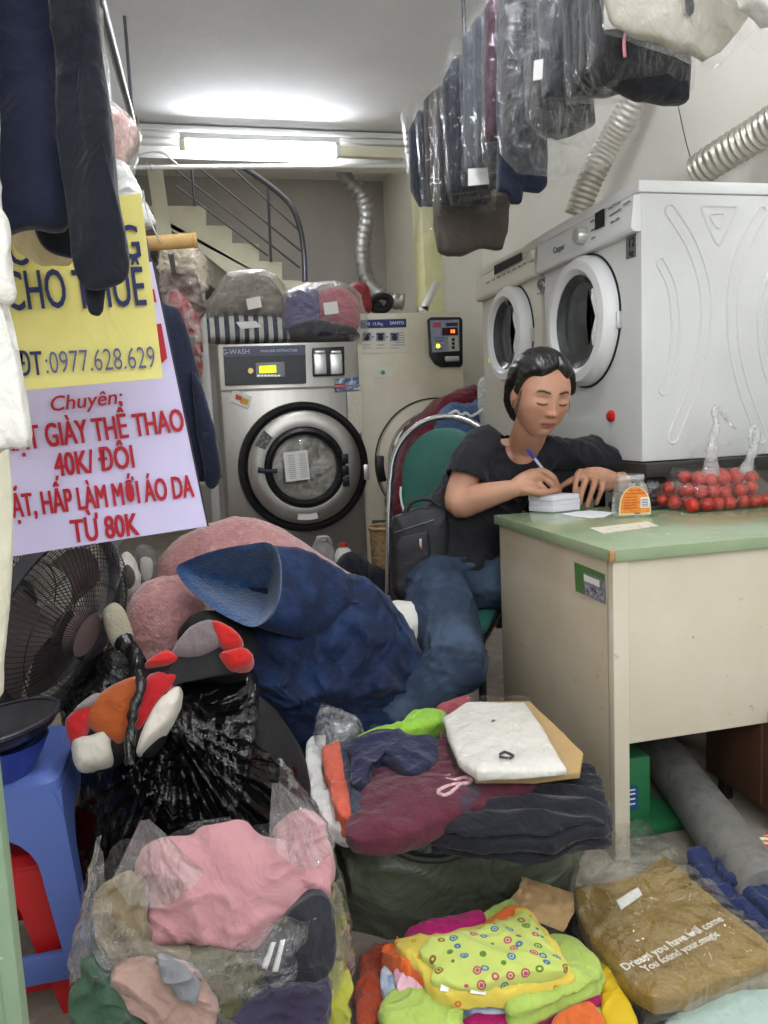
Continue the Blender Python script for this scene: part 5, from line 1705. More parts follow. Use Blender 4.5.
# ================================================================== packed mustard shirt and its neighbours
c6 = lambda pts: cz(560, 830, 3.692, pts)
cloth('folded_garment', 'pale mint cloth in plastic along the bottom right edge', 'cloth', c6([(380, 740), (440, 690), (560, 640), (660, 610), (800, 590), (840, 760), (400, 800)]), .02, pcol('mint', '#a5bab0', '#b3c6bc'), .02, .018, .006, 9, 61, 4)
cloth('folded_garment', 'taupe folded cloth under the lower edge of the mustard shirt', 'cloth', c6([(440, 655), (520, 610), (660, 560), (745, 530), (800, 540), (790, 590), (680, 610), (560, 650), (470, 690)]), .032, pcol('taupef', '#8b7d68', '#988a75'), .02, .02, .006, 10, 62, 4)
sh = thing('packed_shirt', 'mustard brown shirt with white script, folded in shiny clear plastic', 'shirt', onz(670, 920, .03))
P = zpoly(c6([(50, 240), (110, 225), (190, 215), (280, 188), (340, 140), (390, 112), (440, 160), (500, 215), (620, 320), (768, 440), (800, 480), (768, 512), (660, 560), (540, 608), (430, 645), (350, 655), (290, 620), (240, 580), (170, 510), (110, 440), (65, 350)]), .055)
pad(MB(), P, zfr(.055), .022, .022, rings=24, seg=200, amp=.005, sc=8, seed=63, curved=False, p=5).build('cloth', pcol('mustard', '#836828', '#907432', 4, b=.8), sh, smooth=80)
P = zpoly(c6([(42, 235), (55, 160), (75, 95), (130, 50), (215, 18), (300, -5), (350, 40), (412, 100), (480, 170), (620, 300), (800, 440), (830, 490), (768, 530), (620, 600), (480, 655), (345, 672), (250, 610), (170, 530), (90, 430), (50, 320)]), .058)
pad(MB(), P, zfr(.058), .034, .03, rings=26, seg=220, amp=.013, sc=13, seed=64, curved=False, p=6, ridge=.8).build('plastic', film('shirt_film', .008, .5, bscale=11, bst=1.0, rough=.06, dist=.03), sh, smooth=80)
P = zpoly(c6([(208, 258), (288, 208), (304, 236), (226, 290)]), .083)
MB().prism(P, (0, 0, .080), XV, YV, ZV, .002).build('paper_label', m_paper, sh)


def ztext(mb, s, p0, p1, z, size, bold, sx=1):
    a, b = onz(*p0, z), onz(*p1, z)
    u = (b-a).normalized()
    mb.text(s, size, (a+b)/2, u, ZV.cross(u), .0005, bold, sx)


t = MB()
(l0, l1), (l2, l3) = (c6([(304, 474), (532, 358)]), c6([(356, 492), (538, 402)]))
ztext(t, 'Dream you have will come', l0, l1, .0885, .0215, .0005)
ztext(t, 'You found your magic', l2, l3, .0885, .0200, .0003, .95)
t.build('lettering', M('print_white', '#e6e2d8', .6), sh, smooth=0)
m_dnavy = pcol('denim_navy', '#222c52', '#2a355e', 12)
cloth('folded_garment', 'navy trousers folded beside the mustard shirt at the right edge', 'trousers', c6([(462, 90), (475, 64), (510, 66), (548, 80), (590, 150), (680, 240), (790, 340), (800, 420), (740, 380), (640, 300), (560, 230), (500, 160)]), .055, m_dnavy, .014, .05, .013, 13, 65, 5, layers=2)
cloth('folded_garment', 'second navy garment with a white tag nearer the right edge', 'garment', c6([(575, 130), (590, 90), (640, 28), (662, 30), (668, 80), (720, 140), (800, 240), (800, 335), (700, 260), (620, 190)]), .072, m_dnavy, .016, .065, .013, 13, 66, 5)
m_str = M('candy_stripes', '#b8444c', .8, bump=[(22, .4, .01)])
N, L = m_str.node_tree.nodes, m_str.node_tree.links
tc = N.new('ShaderNodeTexCoord')
wv = N.new('ShaderNodeTexWave')
wv.inputs['Scale'].default_value = 7
wv.inputs['Distortion'].default_value = 3
wv.bands_direction = 'DIAGONAL'
L.new(tc.outputs['Object'], wv.inputs['Vector'])
cr = N.new('ShaderNodeValToRGB')
cr.color_ramp.interpolation = 'CONSTANT'
e = cr.color_ramp.elements
e[0].color = lin('#c0484e')
e[1].position, e[1].color = .35, lin('#dcd6d0')
for p_, c_ in ((.5, '#d88a40'), (.62, '#8aa850'), (.75, '#c0484e'), (.9, '#e0d8d4')):
    k = e.new(p_)
    k.color = lin(c_)
L.new(wv.outputs['Fac'], cr.inputs['Fac'])
L.new(cr.outputs['Color'], N['Principled BSDF'].inputs['Base Color'])
cloth('folded_garment', 'candy striped cloth at the right edge above the navy garments', 'cloth', c6([(685, 90), (700, 62), (740, 45), (800, 30), (820, 200), (760, 190), (715, 135)]), .075, m_str, .03, .06, .010, 12, 67, 2.6)
# ================================================================== the desk and what lies on it
DXL, DYN, DYF, DZT = .806, 1.416, 2.045, .690
m_lam = M('green_laminate', '#94a583', .22, var=('#879a76', 7, .35, .7), var2=('#b9c4a6', 30, .66, .74), coat=.3, bump=[(5, .05, .003)])
m_dpan = M('cream_board', '#d4cbb8', .45, var=('#c8bea6', 3, .35, .7), var2=('#9d8c6f', 34, .68, .76), bump=[(40, .06, .001)])
m_dside = M('cream_board_side', '#c8bca6', .35, var=('#bbac92', 4, .35, .7), var2=('#a08c70', 24, .66, .76), coat=.15)
m_chip = M('bare_chipboard', '#b08a5c', .8, var=('#8a683f', 60, .4, .6))
dk = thing('desk', 'old cream office desk with worn green top, the woman writing on it', 'desk', (1.30, 1.75, 0))
MB().box(((DXL-.012+1.80)/2, (DYN-.014+DYF+.005)/2, DZT-.0125), (1.80-DXL+.012, DYF-DYN+.019, .025), bev=.002).build('desk_top', m_lam, dk)
MB().box((DXL-.008, DYN-.0115, DZT-.0125), (.014, .009, .0245), bev=.003).build('chipped_corner', m_chip, dk)
zt = DZT-.025
t = MB()
t.box((DXL+.009, (DYN+DYF)/2+.010, zt/2), (.018, DYF-DYN-.03, zt), bev=.0015)
t.build('side_panel', m_dside, dk)
MB().box((DXL+.017, DYN+.008, zt/2), (.036, .022, zt), bev=.003).build('front_edge', m_dpan, dk)
MB().box(((DXL+.030+1.785)/2, DYN+.012, (zt+.262)/2), (1.785-DXL-.030, .016, zt-.262), bev=.002).build('front_panel', m_dpan, dk)
MB().box((1.785, (DYN+DYF)/2+.004, zt/2), (.018, DYF-DYN-.03, zt), bev=.0015).build('side_panel', m_dside, dk)
# sticker on the side panel
st_ = [(q.y, q.z) for q in (onx(x, y, DXL) for x, y in ((575, 562), (605.5, 574.5), (606.5, 604.5), (576.5, 591)))]
ls = MB().prism(st_, (DXL-.0004, 0, 0), YV, ZV, -XV, .0012).build('sticker', M('sticker_grey', '#8f8f92', .45, var=('#6d6f78', 70, .45, .6)), dk, label='small green and grey calendar sticker')
tri = lambda px, d: MB().prism([(q.y, q.z) for q in (onx(x, y, DXL) for x, y in px)], (DXL-.0004-d, 0, 0), YV, ZV, -XV, .0006)
tri(((575, 562), (605.5, 574.5), (605.7, 580), (584, 571.5), (585, 594.5), (576.5, 591)), .0012).build('green_band', M('sticker_green', '#4d7a3f', .45), ls)
tri(((584.5, 574), (600, 580.5), (600.3, 587), (585, 580.5)), .0014).build('white_panel', m_paper, ls)
t = MB()
for i in range(4):
    for j in range(2):
        x, y = 586+i*4.7, 584.5+j*5+i*2.0
        q = [(p.y, p.z) for p in (onx(a, b, DXL) for a, b in ((x, y), (x+3.4, y+1.4), (x+3.5, y+5.2), (x+.1, y+3.8)))]
        t.prism(q, (DXL-.0016, 0, 0), YV, ZV, -XV, .0005)
t.build('calendar_blocks', M('cal_ink', '#5a5068', .6, var=('#b0a8b8', 90, .45, .55)), ls)
# taped paper at the corner of the top
P = zpoly([(590, 528), (648, 521.5), (659, 526), (604, 533.5)], DZT+.0008)
tag(MB().prism(P, (0, 0, DZT+.0004), XV, YV, ZV, .0008).build('taped_paper', M('taped_paper', '#d3d2c0', .5, var=('#c79a92', 50, .55, .62))), 'strip of printed paper taped flat on the desk corner', 'paper')
# three stacked pads of slips
A_, B_, D_ = onz(529, 511, DZT+.001), onz(553, 512.5, DZT+.001), onz(580, 509.5, DZT+.001)
E_ = A_+D_-B_
m_slip = M('slip_paper', '#d9d9de', .8)
m_slipe = M('slip_edges', '#d2d2d8', .85, bump=[(300, .4, .0008)], aniso=(.05, .05, 3))
for i, (dx, dy, h0, h1) in enumerate(((0, 0, 0, .017), (.002, .003, .0175, .031), (-.001, .001, .0315, .046))):
    o = thing('slip_pad', ('bottom pad of white paper slips under the woman\'s hands', 'middle pad of white paper slips in the stack being written on', 'top pad of white paper slips, touched by the pen')[i], 'paper pad', ((A_+D_)/2).to_tuple()[:2]+(DZT+.001+h0,), 'pads of paper slips')
    P = [(p.x+dx, p.y+dy) for p in (A_, B_, D_, E_)]
    MB().prism(P, (0, 0, DZT+.001+h0), XV, YV, ZV, h1-h0, .0006).build('sheets', m_slipe, o)
    if i == 2:
        cx, cy = sum(p[0] for p in P)/4, sum(p[1] for p in P)/4
        MB().prism([(cx+(x-cx)*.98, cy+(y-cy)*.98) for x, y in P], (0, 0, DZT+.0012+h1), XV, YV, ZV, .0005).build('top_slip', m_slip, o)
lsl = zpoly([(561, 514), (577, 511.5), (590, 510.5), (614, 512.5), (604, 517), (590, 518), (575, 516.5)], DZT+.001)
tag(MB().prism(lsl, (0, 0, DZT+.0006), XV, YV, ZV, .0008).build('loose_slip', m_slip), 'loose white paper slip lying on the desk in front of the pads', 'paper')
# jar with the orange label
jq = onz(636.5, 517, DZT)
jar = thing('glass_jar', 'clear glass jar with an arched orange label standing on the desk', 'jar', (jq.x, jq.y, DZT))
jc = V((jq.x, jq.y+.028, DZT+.0008))
jw = (onz(656, 516, DZT)-onz(617, 516, DZT)).length/2*.97
jr = RT.copy()
jr.z = 0
jr.normalize()
jf = V((-jr.y, jr.x, 0))*-1
JR = Matrix((jr, -jf, ZV)).transposed()
m_jar = film('jar_glass', .10, .55, bst=.15, bscale=6, rough=.05)


def jarf(u, v, s=1.0):
    prof = [(0, .0), (.9, .0), (.98, .006), (1.0, .02), (.97, .045), (.90, .066), (.80, .080), (.70, .088), (.70, .094), (.735, .096), (.735, .103), (.70, .106)]
    k = v*(len(prof)-1)
    i = min(int(k), len(prof)-2)
    r = prof[i][0]+(prof[i+1][0]-prof[i][0])*(k-i)
    z = prof[i][1]+(prof[i+1][1]-prof[i][1])*(k-i)
    a = 2*PI*u
    e = 2/(2+2.2*max(0, 1-z/.085))
    x = math.copysign(abs(math.cos(a))**e, math.cos(a))
    y = math.copysign(abs(math.sin(a))**e, math.sin(a))
    d = .70+.30*min(1, max(0, (z-.05)/.04))
    return jc+JR @ V((x*r*jw*s, y*r*jw*s*d, z*1.04))


t = MB()
t.grid(jarf, 64, 45, True, False)
t.build('glass', m_jar, jar, smooth=50)
MB().lathe([(jw*.69, .095), (jw*.76, .098), (jw*.76, .104), (jw*.69, .108)], 48, jc, sy=.95).build('threaded_rim', m_jar, jar)
arch = [(-.88, .004), (.88, .004), (.88, .022)]+[(.86*math.cos(a), .026+.054*math.sin(a)) for a in [PI*i/18 for i in range(19)]]+[(-.88, .022)]
jo = jc+JR @ V((0, -jw*.715, .002))


def onjar(mb, pts, d, th=.0008):
    return mb.prism([(x*jw, z) for x, z in pts], jo+JR @ V((0, -d, 0)), jr, ZV, jf, th)


lb_ = onjar(MB(), arch, .000).build('label', M('label_cream', '#d8c9a0', .5), jar)
onjar(MB(), [(x*.9, .010+(z-.004)*.90) for x, z in arch], .001).build('orange_field', M('label_orange', '#dd7d24', .45, var=('#e8963c', 60, .45, .6)), lb_)
onjar(MB(), [(.30, .022), (.76, .022), (.76, .050), (.30, .050)], .002).build('info_box', m_paper, lb_)
t = MB()
for j, (x0, x1, z) in enumerate(((-.35, .35, .068), (-.5, .5, .060), (-.6, .15, .050), (-.62, .1, .043), (-.62, .18, .036), (-.62, .05, .029), (-.62, .15, .022))):
    onjar(t, [(x0, z), (x1, z), (x1, z+.0022), (x0, z+.0022)], .002, .0006)
t.build('printed_lines', M('label_ink', '#b4541c', .6), lb_)
t = MB()
for k in range(9):
    onjar(t, [(-.02+k*.035, .006), (.0+k*.035, .006), (.0+k*.035, .011), (-.02+k*.035, .011)], .001, .0006)
for j in range(5):
    onjar(t, [(.35, .026+j*.0045), (.71, .026+j*.0045), (.71, .0275+j*.0045), (.35, .0275+j*.0045)], .0031, .0004)
t.build('barcode', m_ink, lb_)
# phone behind the jar
P = zpoly([(608, 505.5), (664, 500), (690, 503), (680, 508.5), (612, 512.5)], DZT)
ph = thing('phone', 'black phone lying flat on the desk behind the jar', 'phone', onz(645, 506, DZT))
MB().prism(P, (0, 0, DZT+.0005), XV, YV, ZV, .009, .002).build('case', m_black, ph)
cx, cy = sum(p[0] for p in P)/5, sum(p[1] for p in P)/5
MB().prism([(cx+(x-cx)*.92, cy+(y-cy)*.9) for x, y in P], (0, 0, DZT+.0097), XV, YV, ZV, .0006).build('screen', m_glassd, ph)
# pink-red purse at the back left of the top
pr = thing('coin_purse', 'small dark pink purse under the writing hand at the back of the desk', 'purse', onz(515, 504, DZT))
pq = onz(516, 503, DZT)
pad(MB(), rrect(.075, .045, .018, 5, pq.x, pq.y+.02), zfr(DZT+.016), .014, .0155, rings=12, seg=80, amp=.002, sc=20, curved=False, p=2.4).build('body', M('purse_pink', '#8f3a48', .55, bump=[(60, .4, .002)]), pr, smooth=70)
MB().tube([V((pq.x-.034, pq.y-.003, DZT+.018)), V((pq.x, pq.y-.006, DZT+.019)), V((pq.x+.034, pq.y-.003, DZT+.018))], .0016, 6).build('zip', m_alu, pr)
# bag of tomatoes
m_tom = M('tomato_skin', '#a8140c', .18, var=('#c03c20', 30, .45, .75), spec=.45, coat=.12)
m_stem = M('tomato_stem', '#5f7a34', .7)
random.seed(11)
spots = []
for lay, (x0, x1, y0, y1) in enumerate(((1.262, 1.50, 1.80, 1.965), (1.280, 1.49, 1.815, 1.955), (1.31, 1.48, 1.835, 1.93))):
    j = 0
    y = y0
    while y <= y1:
        x = x0+(.019 if (j+lay) % 2 else 0)
        while x <= x1:
            spots.append(V((x+random.uniform(-.006, .006), y+random.uniform(-.006, .006), DZT+.0195+.0315*lay+(random.uniform(-.006, .006) if lay else 0))))
            x += .0392
        y += .0355
        j += 1
tom0 = None
for i, q in enumerate(spots):
    if tom0 is None:
        t = MB()

        def tf(u, v):
            a, b = 2*PI*u, PI*v
            r = .0185*(1-.14*math.exp(-(b/.35)**2))*(1+.015*math.cos(5*a)*math.sin(b))
            return V((r*math.sin(b)*math.cos(a), r*math.sin(b)*math.sin(a),   .0185*math.cos(b)*.97*(1-.12*math.exp(-(b/.4)**2))))
        t.grid(tf, 24, 14, True, False)
        tom0 = t.build('tomato', m_tom, base=(0, 0, 0), smooth=80)
        o = tom0
        t = MB()
        for k in range(5):
            a = k*2*PI/5
            t.tube([V((0, 0, .0158)), V((.004*math.cos(a), .004*math.sin(a), .0168)), V((.0075*math.cos(a), .0075*math.sin(a), .0160))], [.0014, .001, .0004], 5)
        t.tube([V((0, 0, .015)), V((.001, 0, .021))], .001, 5)
        t.build('calyx', m_stem, tom0)
    else:
        o = copy_tree(tom0)
    o.location = q
    o.rotation_euler = (random.uniform(-1.2, 1.2), random.uniform(-1.2, 1.2), random.uniform(0, 6))
    tag(o, 'ripe red cherry tomato heaped in the clear bag on the desk', 'tomato', 'tomatoes in the clear bag')
tb = thing('tomato_bag', 'clear plastic carrier bag of red tomatoes on the desk by the dryer', 'bag', onz(730, 510, DZT))
m_tf = film('tomato_film', .015, .28, bscale=20, bst=.9, rough=.08)
tc0 = sum(spots, V((0, 0, 0)))/len(spots)
xs = [p.x for p in spots]
ys_ = [p.y for p in spots]
bx0, bx1, by0, by1 = min(xs)-.026, max(xs)+.028, min(ys_)-.024, max(ys_)+.03


def tbag(u, v):
    a = 2*PI*u
    ex = math.copysign(abs(math.cos(a))**.75, math.cos(a))
    ey = math.copysign(abs(math.sin(a))**.75, math.sin(a))
    k = (.9+.12*math.sin(PI*min(1, v*1.5)))*(1-.22*max(0, (v-.55)/.45))
    z = DZT+.002+.112*v
    p = V(((bx0+bx1)/2+(bx1-bx0)/2*ex*k, (by0+by1)/2+(by1-by0)/2*ey*k, z))
    return p+V((ex, ey, .2)).normalized()*wr(p, .006, 22, 4, .8)


t = MB()
R = t.grid(tbag, 120, 26, True, False)
t._face([r[0] for r in R][::-1])
t.build('film', m_tf, tb, smooth=80)
# loose back wall of the bag and the two knotted handles standing up
Yt = by1-.01


def wallf(u, v):
    a, b = at(688, 500, Yt), at(790, 490, Yt)
    c, d = at(690, 442, Yt), at(764, 436, Yt)
    p = a.lerp(b, u).lerp(c.lerp(d, u), v)
    return p+YV*wr(p, .012, 14, 6, .8)


t = MB()
t.grid(wallf, 50, 24)
t.build('loose_film', m_tf, tb, smooth=80)
m_hf = film('handle_film', .30, .6, bscale=40, bst=1.0, rough=.1)
Yh = (by0+by1)/2
for pts, rr_ in (([(712, 482), (711, 462), (713, 440), (716, 424), (714, 410), (719, 407), (722, 413), (731, 424), (738, 430)], [.030, .018, .012, .009, .007, .006, .006, .004, .003]),
                 ([(742, 486), (745, 474), (749, 462), (754, 446), (757, 432), (753, 426), (750, 436), (751, 448)], [.034, .020, .014, .013, .011, .007, .007, .004])):
    P = spline([at(x, y, Yh) for x, y in pts], 6)
    rr2 = []
    for i in range(len(P)):
        f = i/(len(P)-1)*(len(rr_)-1)
        j = min(int(f), len(rr_)-2)
        rr2.append((rr_[j]+(rr_[j+1]-rr_[j])*(f-j))*(1+.25*noise.noise(P[i]*70)))
    t = MB().tube(P, rr2, 14)
    t.xform(lambda p: p+nvec(p*60)*.004)
    t.build('knotted_handle', m_hf, tb, smooth=80)
cp = thing('clear_film', 'crumpled clear plastic film lying between the jar and the tomatoes', 'plastic', onz(665, 498, DZT))
pad(MB(), ypoly([(634, 503), (640, 488), (652, 480), (672, 484), (692, 476), (694, 500), (670, 506)], 1.98), yfr(1.98), .02, .02, rings=14, seg=100, amp=.012, sc=20, seed=5, ridge=.8).build('film', m_film2, cp, smooth=80)

# ================================================================== under the desk
gs = thing('green_scale', 'green metal scale with a blue label standing under the desk edge', 'scale', (.90, 1.53, 0))
m_gp = M('green_paint', '#2b7247', .4, var=('#256540', 6, .4, .7))
xg0, xg1 = at(618, 800, 1.50).x, at(651, 800, 1.50).x
ztop = at(640, 757, 1.50).z
MB().box(((xg0+xg1)/2, 1.54, ztop/2), (xg1-xg0, .08, ztop), bev=.008).build('column', m_gp, gs)
MB().box(((xg0+xg1)/2+.045, 1.55, .016), (xg1-xg0+.07, .14, .03), bev=.012).build('foot', m_gp, gs)
P = [(q.x, q.z) for q in (at(x, y, 1.498) for x, y in ((627, 786), (637.5, 786), (637.5, 809), (627, 810)))]
g2 = MB().prism(P, (0, 1.4985, 0), XV, ZV, -YV, .002).build('label', M('label_blue2', '#2a4f82', .5), gs)
t = MB()
for y in (790, 794, 799, 804):
    q = at(632.5, y, 1.496)
    t.box(q, (.014, .001, .003))
t.build('printed_marks', m_paper, g2)
p0, p1 = V((.965, 1.24, .062)), V((1.30, 2.25, .062))
a0, a1 = onz(742, 862, .062), onz(660, 752, .062)
dd_ = (a1-a0).normalized()
pipe = thing('plastic_pipe', 'thick dusty grey plastic pipe lying on the floor under the desk', 'pipe', (a0+dd_*.3)*V((1, 1, 0)) if False else (a0.x, a0.y, 0))
m_pvc = M('grey_pvc', '#6f6e6b', .55, var=('#86847f', 5, .35, .7), var2=('#64625e', 30, .5, .7))
b0, b1 = a0-dd_*.12, a0+dd_*1.0
bm_ = b0.lerp(b1, .52)
MB().tube([b0, bm_], .058, 28).build('socket_length', m_pvc, pipe)
MB().tube([bm_, b1], .053, 28).build('spigot_length', m_pvc, pipe)
qk = onz(768, 813, .05)
bc = thing('wooden_cabinet', 'brown wooden cabinet on short legs under the desk at the right', 'cabinet', (qk.x+.22, 2.0, 0))
m_brown = M('brown_veneer', '#54392a', .5, aniso=(1, 1, .1), var=('#452d20', 14, .35, .7))
x0 = qk.x
y1_ = onx(706, 735, x0).y
MB().box((x0+.22, (1.36+y1_)/2, .17), (.44, y1_-1.36, .24), bev=.003).build('carcass', m_brown, bc)
MB().box((x0-.004, (1.36+y1_)/2-.002, .17), (.008, (y1_-1.36)*.48, .21), bev=.002).build('door', m_brown, bc)
for y in (y1_-.05, 1.40):
    for x in (x0+.02, x0+.42):
        MB().box((x, y, .025), (.025, .025, .05), bev=.002).build('leg', m_matblack, bc)
hp = thing('maroon_cloth', 'dark maroon cloth lying on the floor behind the grey pipe', 'cloth', (1.33, 2.15, 0))
pad(MB(), rrect(.22, .18, .06, 5, 1.38, 2.18), zfr(.05), .12, .048, rings=14, seg=90, amp=.02, sc=9, seed=4, curved=False).build('cloth', pcol('maroon2', '#4a1f2a'), hp, smooth=80)

# ================================================================== things behind the chair
jg = thing('water_jug', 'clear plastic jug with handle on the floor before the steel washer', 'jug', at(322, 560, 3.3))
q = at(323, 562, 3.3)
bz_ = MB().lathe([(0, 0), (.05, .0), (.055, .02), (.055, .07), (.045, .095), (.022, .108), (.02, .12)], 28, (q.x, q.y, q.z-.02)).build('bottle', film('jug_film', .16, .5, bst=.2), jg)
MB().lathe([(.022, .118), (.023, .134), (0, .136)], 20, (q.x, q.y, q.z-.02)).build('cap', M('jug_cap', '#c9c9c4', .4), jg)
MB().tube(spline([(q.x-.035, q.y-.03, q.z+.083), (q.x-.02, q.y-.045, q.z+.115), (q.x+.02, q.y-.045, q.z+.115), (q.x+.035, q.y-.03, q.z+.083)]), .006, 8).build('handle', M('jug_handle', '#b9b9b4', .4), jg)
wj = thing('bleach_bottle', 'white plastic bottle with a red cap beside the clear jug', 'bottle', at(343, 562, 3.25))
q = at(344, 562, 3.25)
MB().lathe([(0, 0), (.04, 0), (.043, .02), (.043, .05), (.03, .075), (.016, .085), (.016, .09)], 24, (q.x, q.y, q.z-.02)).build('bottle', M('hdpe', '#cfcfca', .4), wj)
MB().lathe([(.018, .088), (.018, .104), (0, .105)], 18, (q.x, q.y, q.z-.02)).build('cap', M('cap_red', '#b8342c', .4), wj)
lw_ = thing('low_shelf', 'low grey shelf holding the jug and bottle in front of the steel washer', 'shelf', (q.x-.06, 3.3, 0))
MB().box((q.x-.06, 3.3, (q.z-.022)-.008), (.36, .3, .016), bev=.002).build('board', m_rack, lw_)
for sx_ in (-.16, .16):
    for sy_ in (-.13, .13):
        MB().box((q.x-.06+sx_, 3.3+sy_, (q.z-.038)/2), (.02, .02, q.z-.038), bev=.002).build('leg', m_rack, lw_)
wb = thing('wicker_basket', 'tan woven basket standing between the dark cloth and the chair', 'basket', at(384, 590, 3.1))
q0, q1 = at(372, 528, 3.1), at(392, 528, 3.1)
wx0 = (q0.x+q1.x)/2+.03
zt_ = q0.z
m_wick = M('wicker', '#a68a62', .8, bump=[(90, .9, .006)], var=('#7d6443', 40, .4, .65), aniso=(1, 1, 2))
MB().lathe([(0, .01), (.055, .01), (.06, .0), (.075, zt_*.5), (.085, zt_), (.078, zt_), (.068, zt_*.5), (.05, .02), (0, .02)], 36, (wx0, 3.1, 0)).build('weave', m_wick, wb)
MB().tube(arc((wx0, 3.1, zt_), .084, 0, 2*PI, 40, XV, YV), .008, 8).build('rim', m_wick, wb)
# laundry bundle tipped out of the coin dryer
hm = cloth('laundry_bundle', 'dark red cloth spilling from the door of the cream coin machine', 'laundry', [(392, 512), (394, 488), (404, 456), (416, 426), (436, 404), (458, 391), (480, 385), (490, 400), (484, 430), (462, 470), (436, 500), (408, 520)], yfr(3.72), pcol('winered', '#5f1a26', '#6e2430', 8), .12, .40, .022, 9, 71, 2.4, ridge=.8)
cloth('laundry_bundle', 'bundle of faded blue denim on the dark red cloth behind the chair', 'laundry', [(437, 428), (442, 411), (456, 402), (472, 404), (486, 397), (490, 432), (470, 450), (444, 448)], yfr(3.5), pcol('denimb', '#3c5478', '#5a7296', 14), .08, .14, .016, 12, 72, 2.2, ridge=.8)
wbag = cloth('plastic_bag', 'white crumpled plastic bag on top of the laundry near the far dryer', 'bag', [(479, 384), (487, 378), (494, 390), (494, 425), (482, 424)], yfr(3.4), M('white_bag2', '#d0d0cc', .4, bump=[(30, .8, .01)]), .05, .05, .012, 16, 73, 2.2)
P = spline([at(x, y, 3.38) for x, y in ((448, 415), (456, 411), (461, 415), (466, 413), (472, 416), (485, 408), (494, 404))], 6)
tag(MB().tube(P, .007, 8).build('white_strap', M('strap_white', '#d9d9d6', .5)), 'white strap lying across the denim bundle', 'strap')
# stack of bags on top of the steel washer
GB = 'packed laundry on the steel washer'
sp = thing('packed_blanket', 'grey and white striped blanket folded in plastic on the steel washer', 'blanket', at(246, 338, 4.1), GB)
m_stripe = M('striped_cloth', '#4d545f', .85, bump=[(22, .4, .01)])
N, L = m_stripe.node_tree.nodes, m_stripe.node_tree.links
tcn = N.new('ShaderNodeTexCoord')
wv = N.new('ShaderNodeTexWave')
wv.bands_direction = 'X'
wv.inputs['Scale'].default_value = 6.5
wv.inputs['Distortion'].default_value = .6
L.new(tcn.outputs['Object'], wv.inputs['Vector'])
cr = N.new('ShaderNodeValToRGB')
cr.color_ramp.interpolation = 'CONSTANT'
cr.color_ramp.elements[0].color = lin('#3f4652')
cr.color_ramp.elements[1].position, cr.color_ramp.elements[1].color = .5, lin('#c4c2bc')
L.new(wv.outputs['Fac'], cr.inputs['Fac'])
L.new(cr.outputs['Color'], N['Principled BSDF'].inputs['Base Color'])
Yb = 4.12
zw = gz+.001


def onwash(px, th, mat, parent, name, lift=.0, **k):
    P = ypoly(px, Yb)
    P = [(x, max(z, zw+lift)) for x, z in P]
    return pad(MB(), P, yfr(Yb), th, th, **k).build(name, mat, parent, smooth=80)


onwash([(206, 342), (205, 328), (209, 320), (245, 318), (280, 320), (285, 330), (284, 343)], .14, m_stripe, sp, 'cloth', amp=.008, sc=9, seed=2, p=4)
onwash([(203, 343), (203, 326), (208, 318), (245, 316), (283, 318), (288, 330), (287, 343)], .15, m_film, sp, 'plastic', amp=.010, sc=14, seed=3, p=4, ridge=.8)
MB().prism(ypoly([(236, 322), (256, 321), (262, 327), (241, 329)], Yb-.155), (0, Yb-.152, 0), XV, ZV, -YV, .002).build('paper_label', m_paper, sp)
bgp = thing('packed_pillow', 'round beige pillow in a clear bag lying on the striped blanket', 'pillow', at(245, 318, 4.1), GB)


def puff(x, y):
    a = math.atan2(y-1.47, x-.25)
    return .010*math.sin(a*14)


onwash([(212, 318), (214, 298), (225, 282), (246, 274), (268, 278), (281, 292), (283, 310), (276, 319), (245, 320)], .12, pcol('beigep', '#857a6c', '#938879', 8), bgp, 'cloth', amp=.010, sc=10, seed=5, p=2.2, sag=puff)
onwash([(203, 308), (216, 290), (225, 276), (246, 271), (270, 274), (286, 292), (286, 312), (276, 321), (230, 322), (214, 318)], .14, m_film2, bgp, 'plastic', amp=.014, sc=13, seed=6, p=3, ridge=.8)
MB().prism(ypoly([(246, 299), (260, 296), (262, 307), (248, 310)], Yb-.15), (0, Yb-.148, 0), XV, ZV, -YV, .002).build('paper_label', m_paper, bgp)
mb_ = thing('packed_laundry', 'clear bag of purple, pink and black laundry on the right of the steel washer', 'laundry bag', at(320, 340, 4.1), GB)
onwash([(285, 330), (284, 305), (294, 291), (312, 289), (322, 300), (318, 325), (300, 335)], .10, pcol('purplel', '#4e4a78', '#5d5888'), mb_, 'purple_cloth', amp=.012, sc=11, seed=7)
onwash([(314, 300), (330, 288), (348, 291), (358, 305), (357, 330), (338, 336), (318, 322)], .11, pcol('pinkl', '#b05a66', '#bd6a74'), mb_, 'pink_cloth', amp=.012, sc=11, seed=8)
onwash([(288, 341), (290, 326), (310, 320), (335, 324), (354, 330), (354, 341)], .14, pcol('blackl', '#20222c', '#2b2e3a'), mb_, 'black_cloth', amp=.014, sc=11, seed=9)
onwash([(282, 341), (281, 305), (292, 288), (320, 284), (346, 286), (361, 304), (360, 341)], .16, m_film2, mb_, 'plastic', amp=.014, sc=11, seed=10, p=3, ridge=.8)
MB().prism(ypoly([(323, 303), (337, 301), (339, 313), (325, 315)], Yb-.175), (0, Yb-.172, 0), XV, ZV, -YV, .002).build('paper_label', m_paper, mb_)
cloth('red_bag', 'dark red bag on top of the cream coin machine behind the laundry', 'bag', [(346, 300), (348, 286), (358, 282), (368, 287), (370, 312), (347, 313)], yfr(4.45), M('red_bag', '#7c1f28', .5, bump=[(14, .6, .01)]), .08, .08, .01, 10, 74, 2.4)
hb = thing('black_hose_heap', 'black hose coiled on top of the cream coin machine', 'hose', at(378, 306, 4.5))
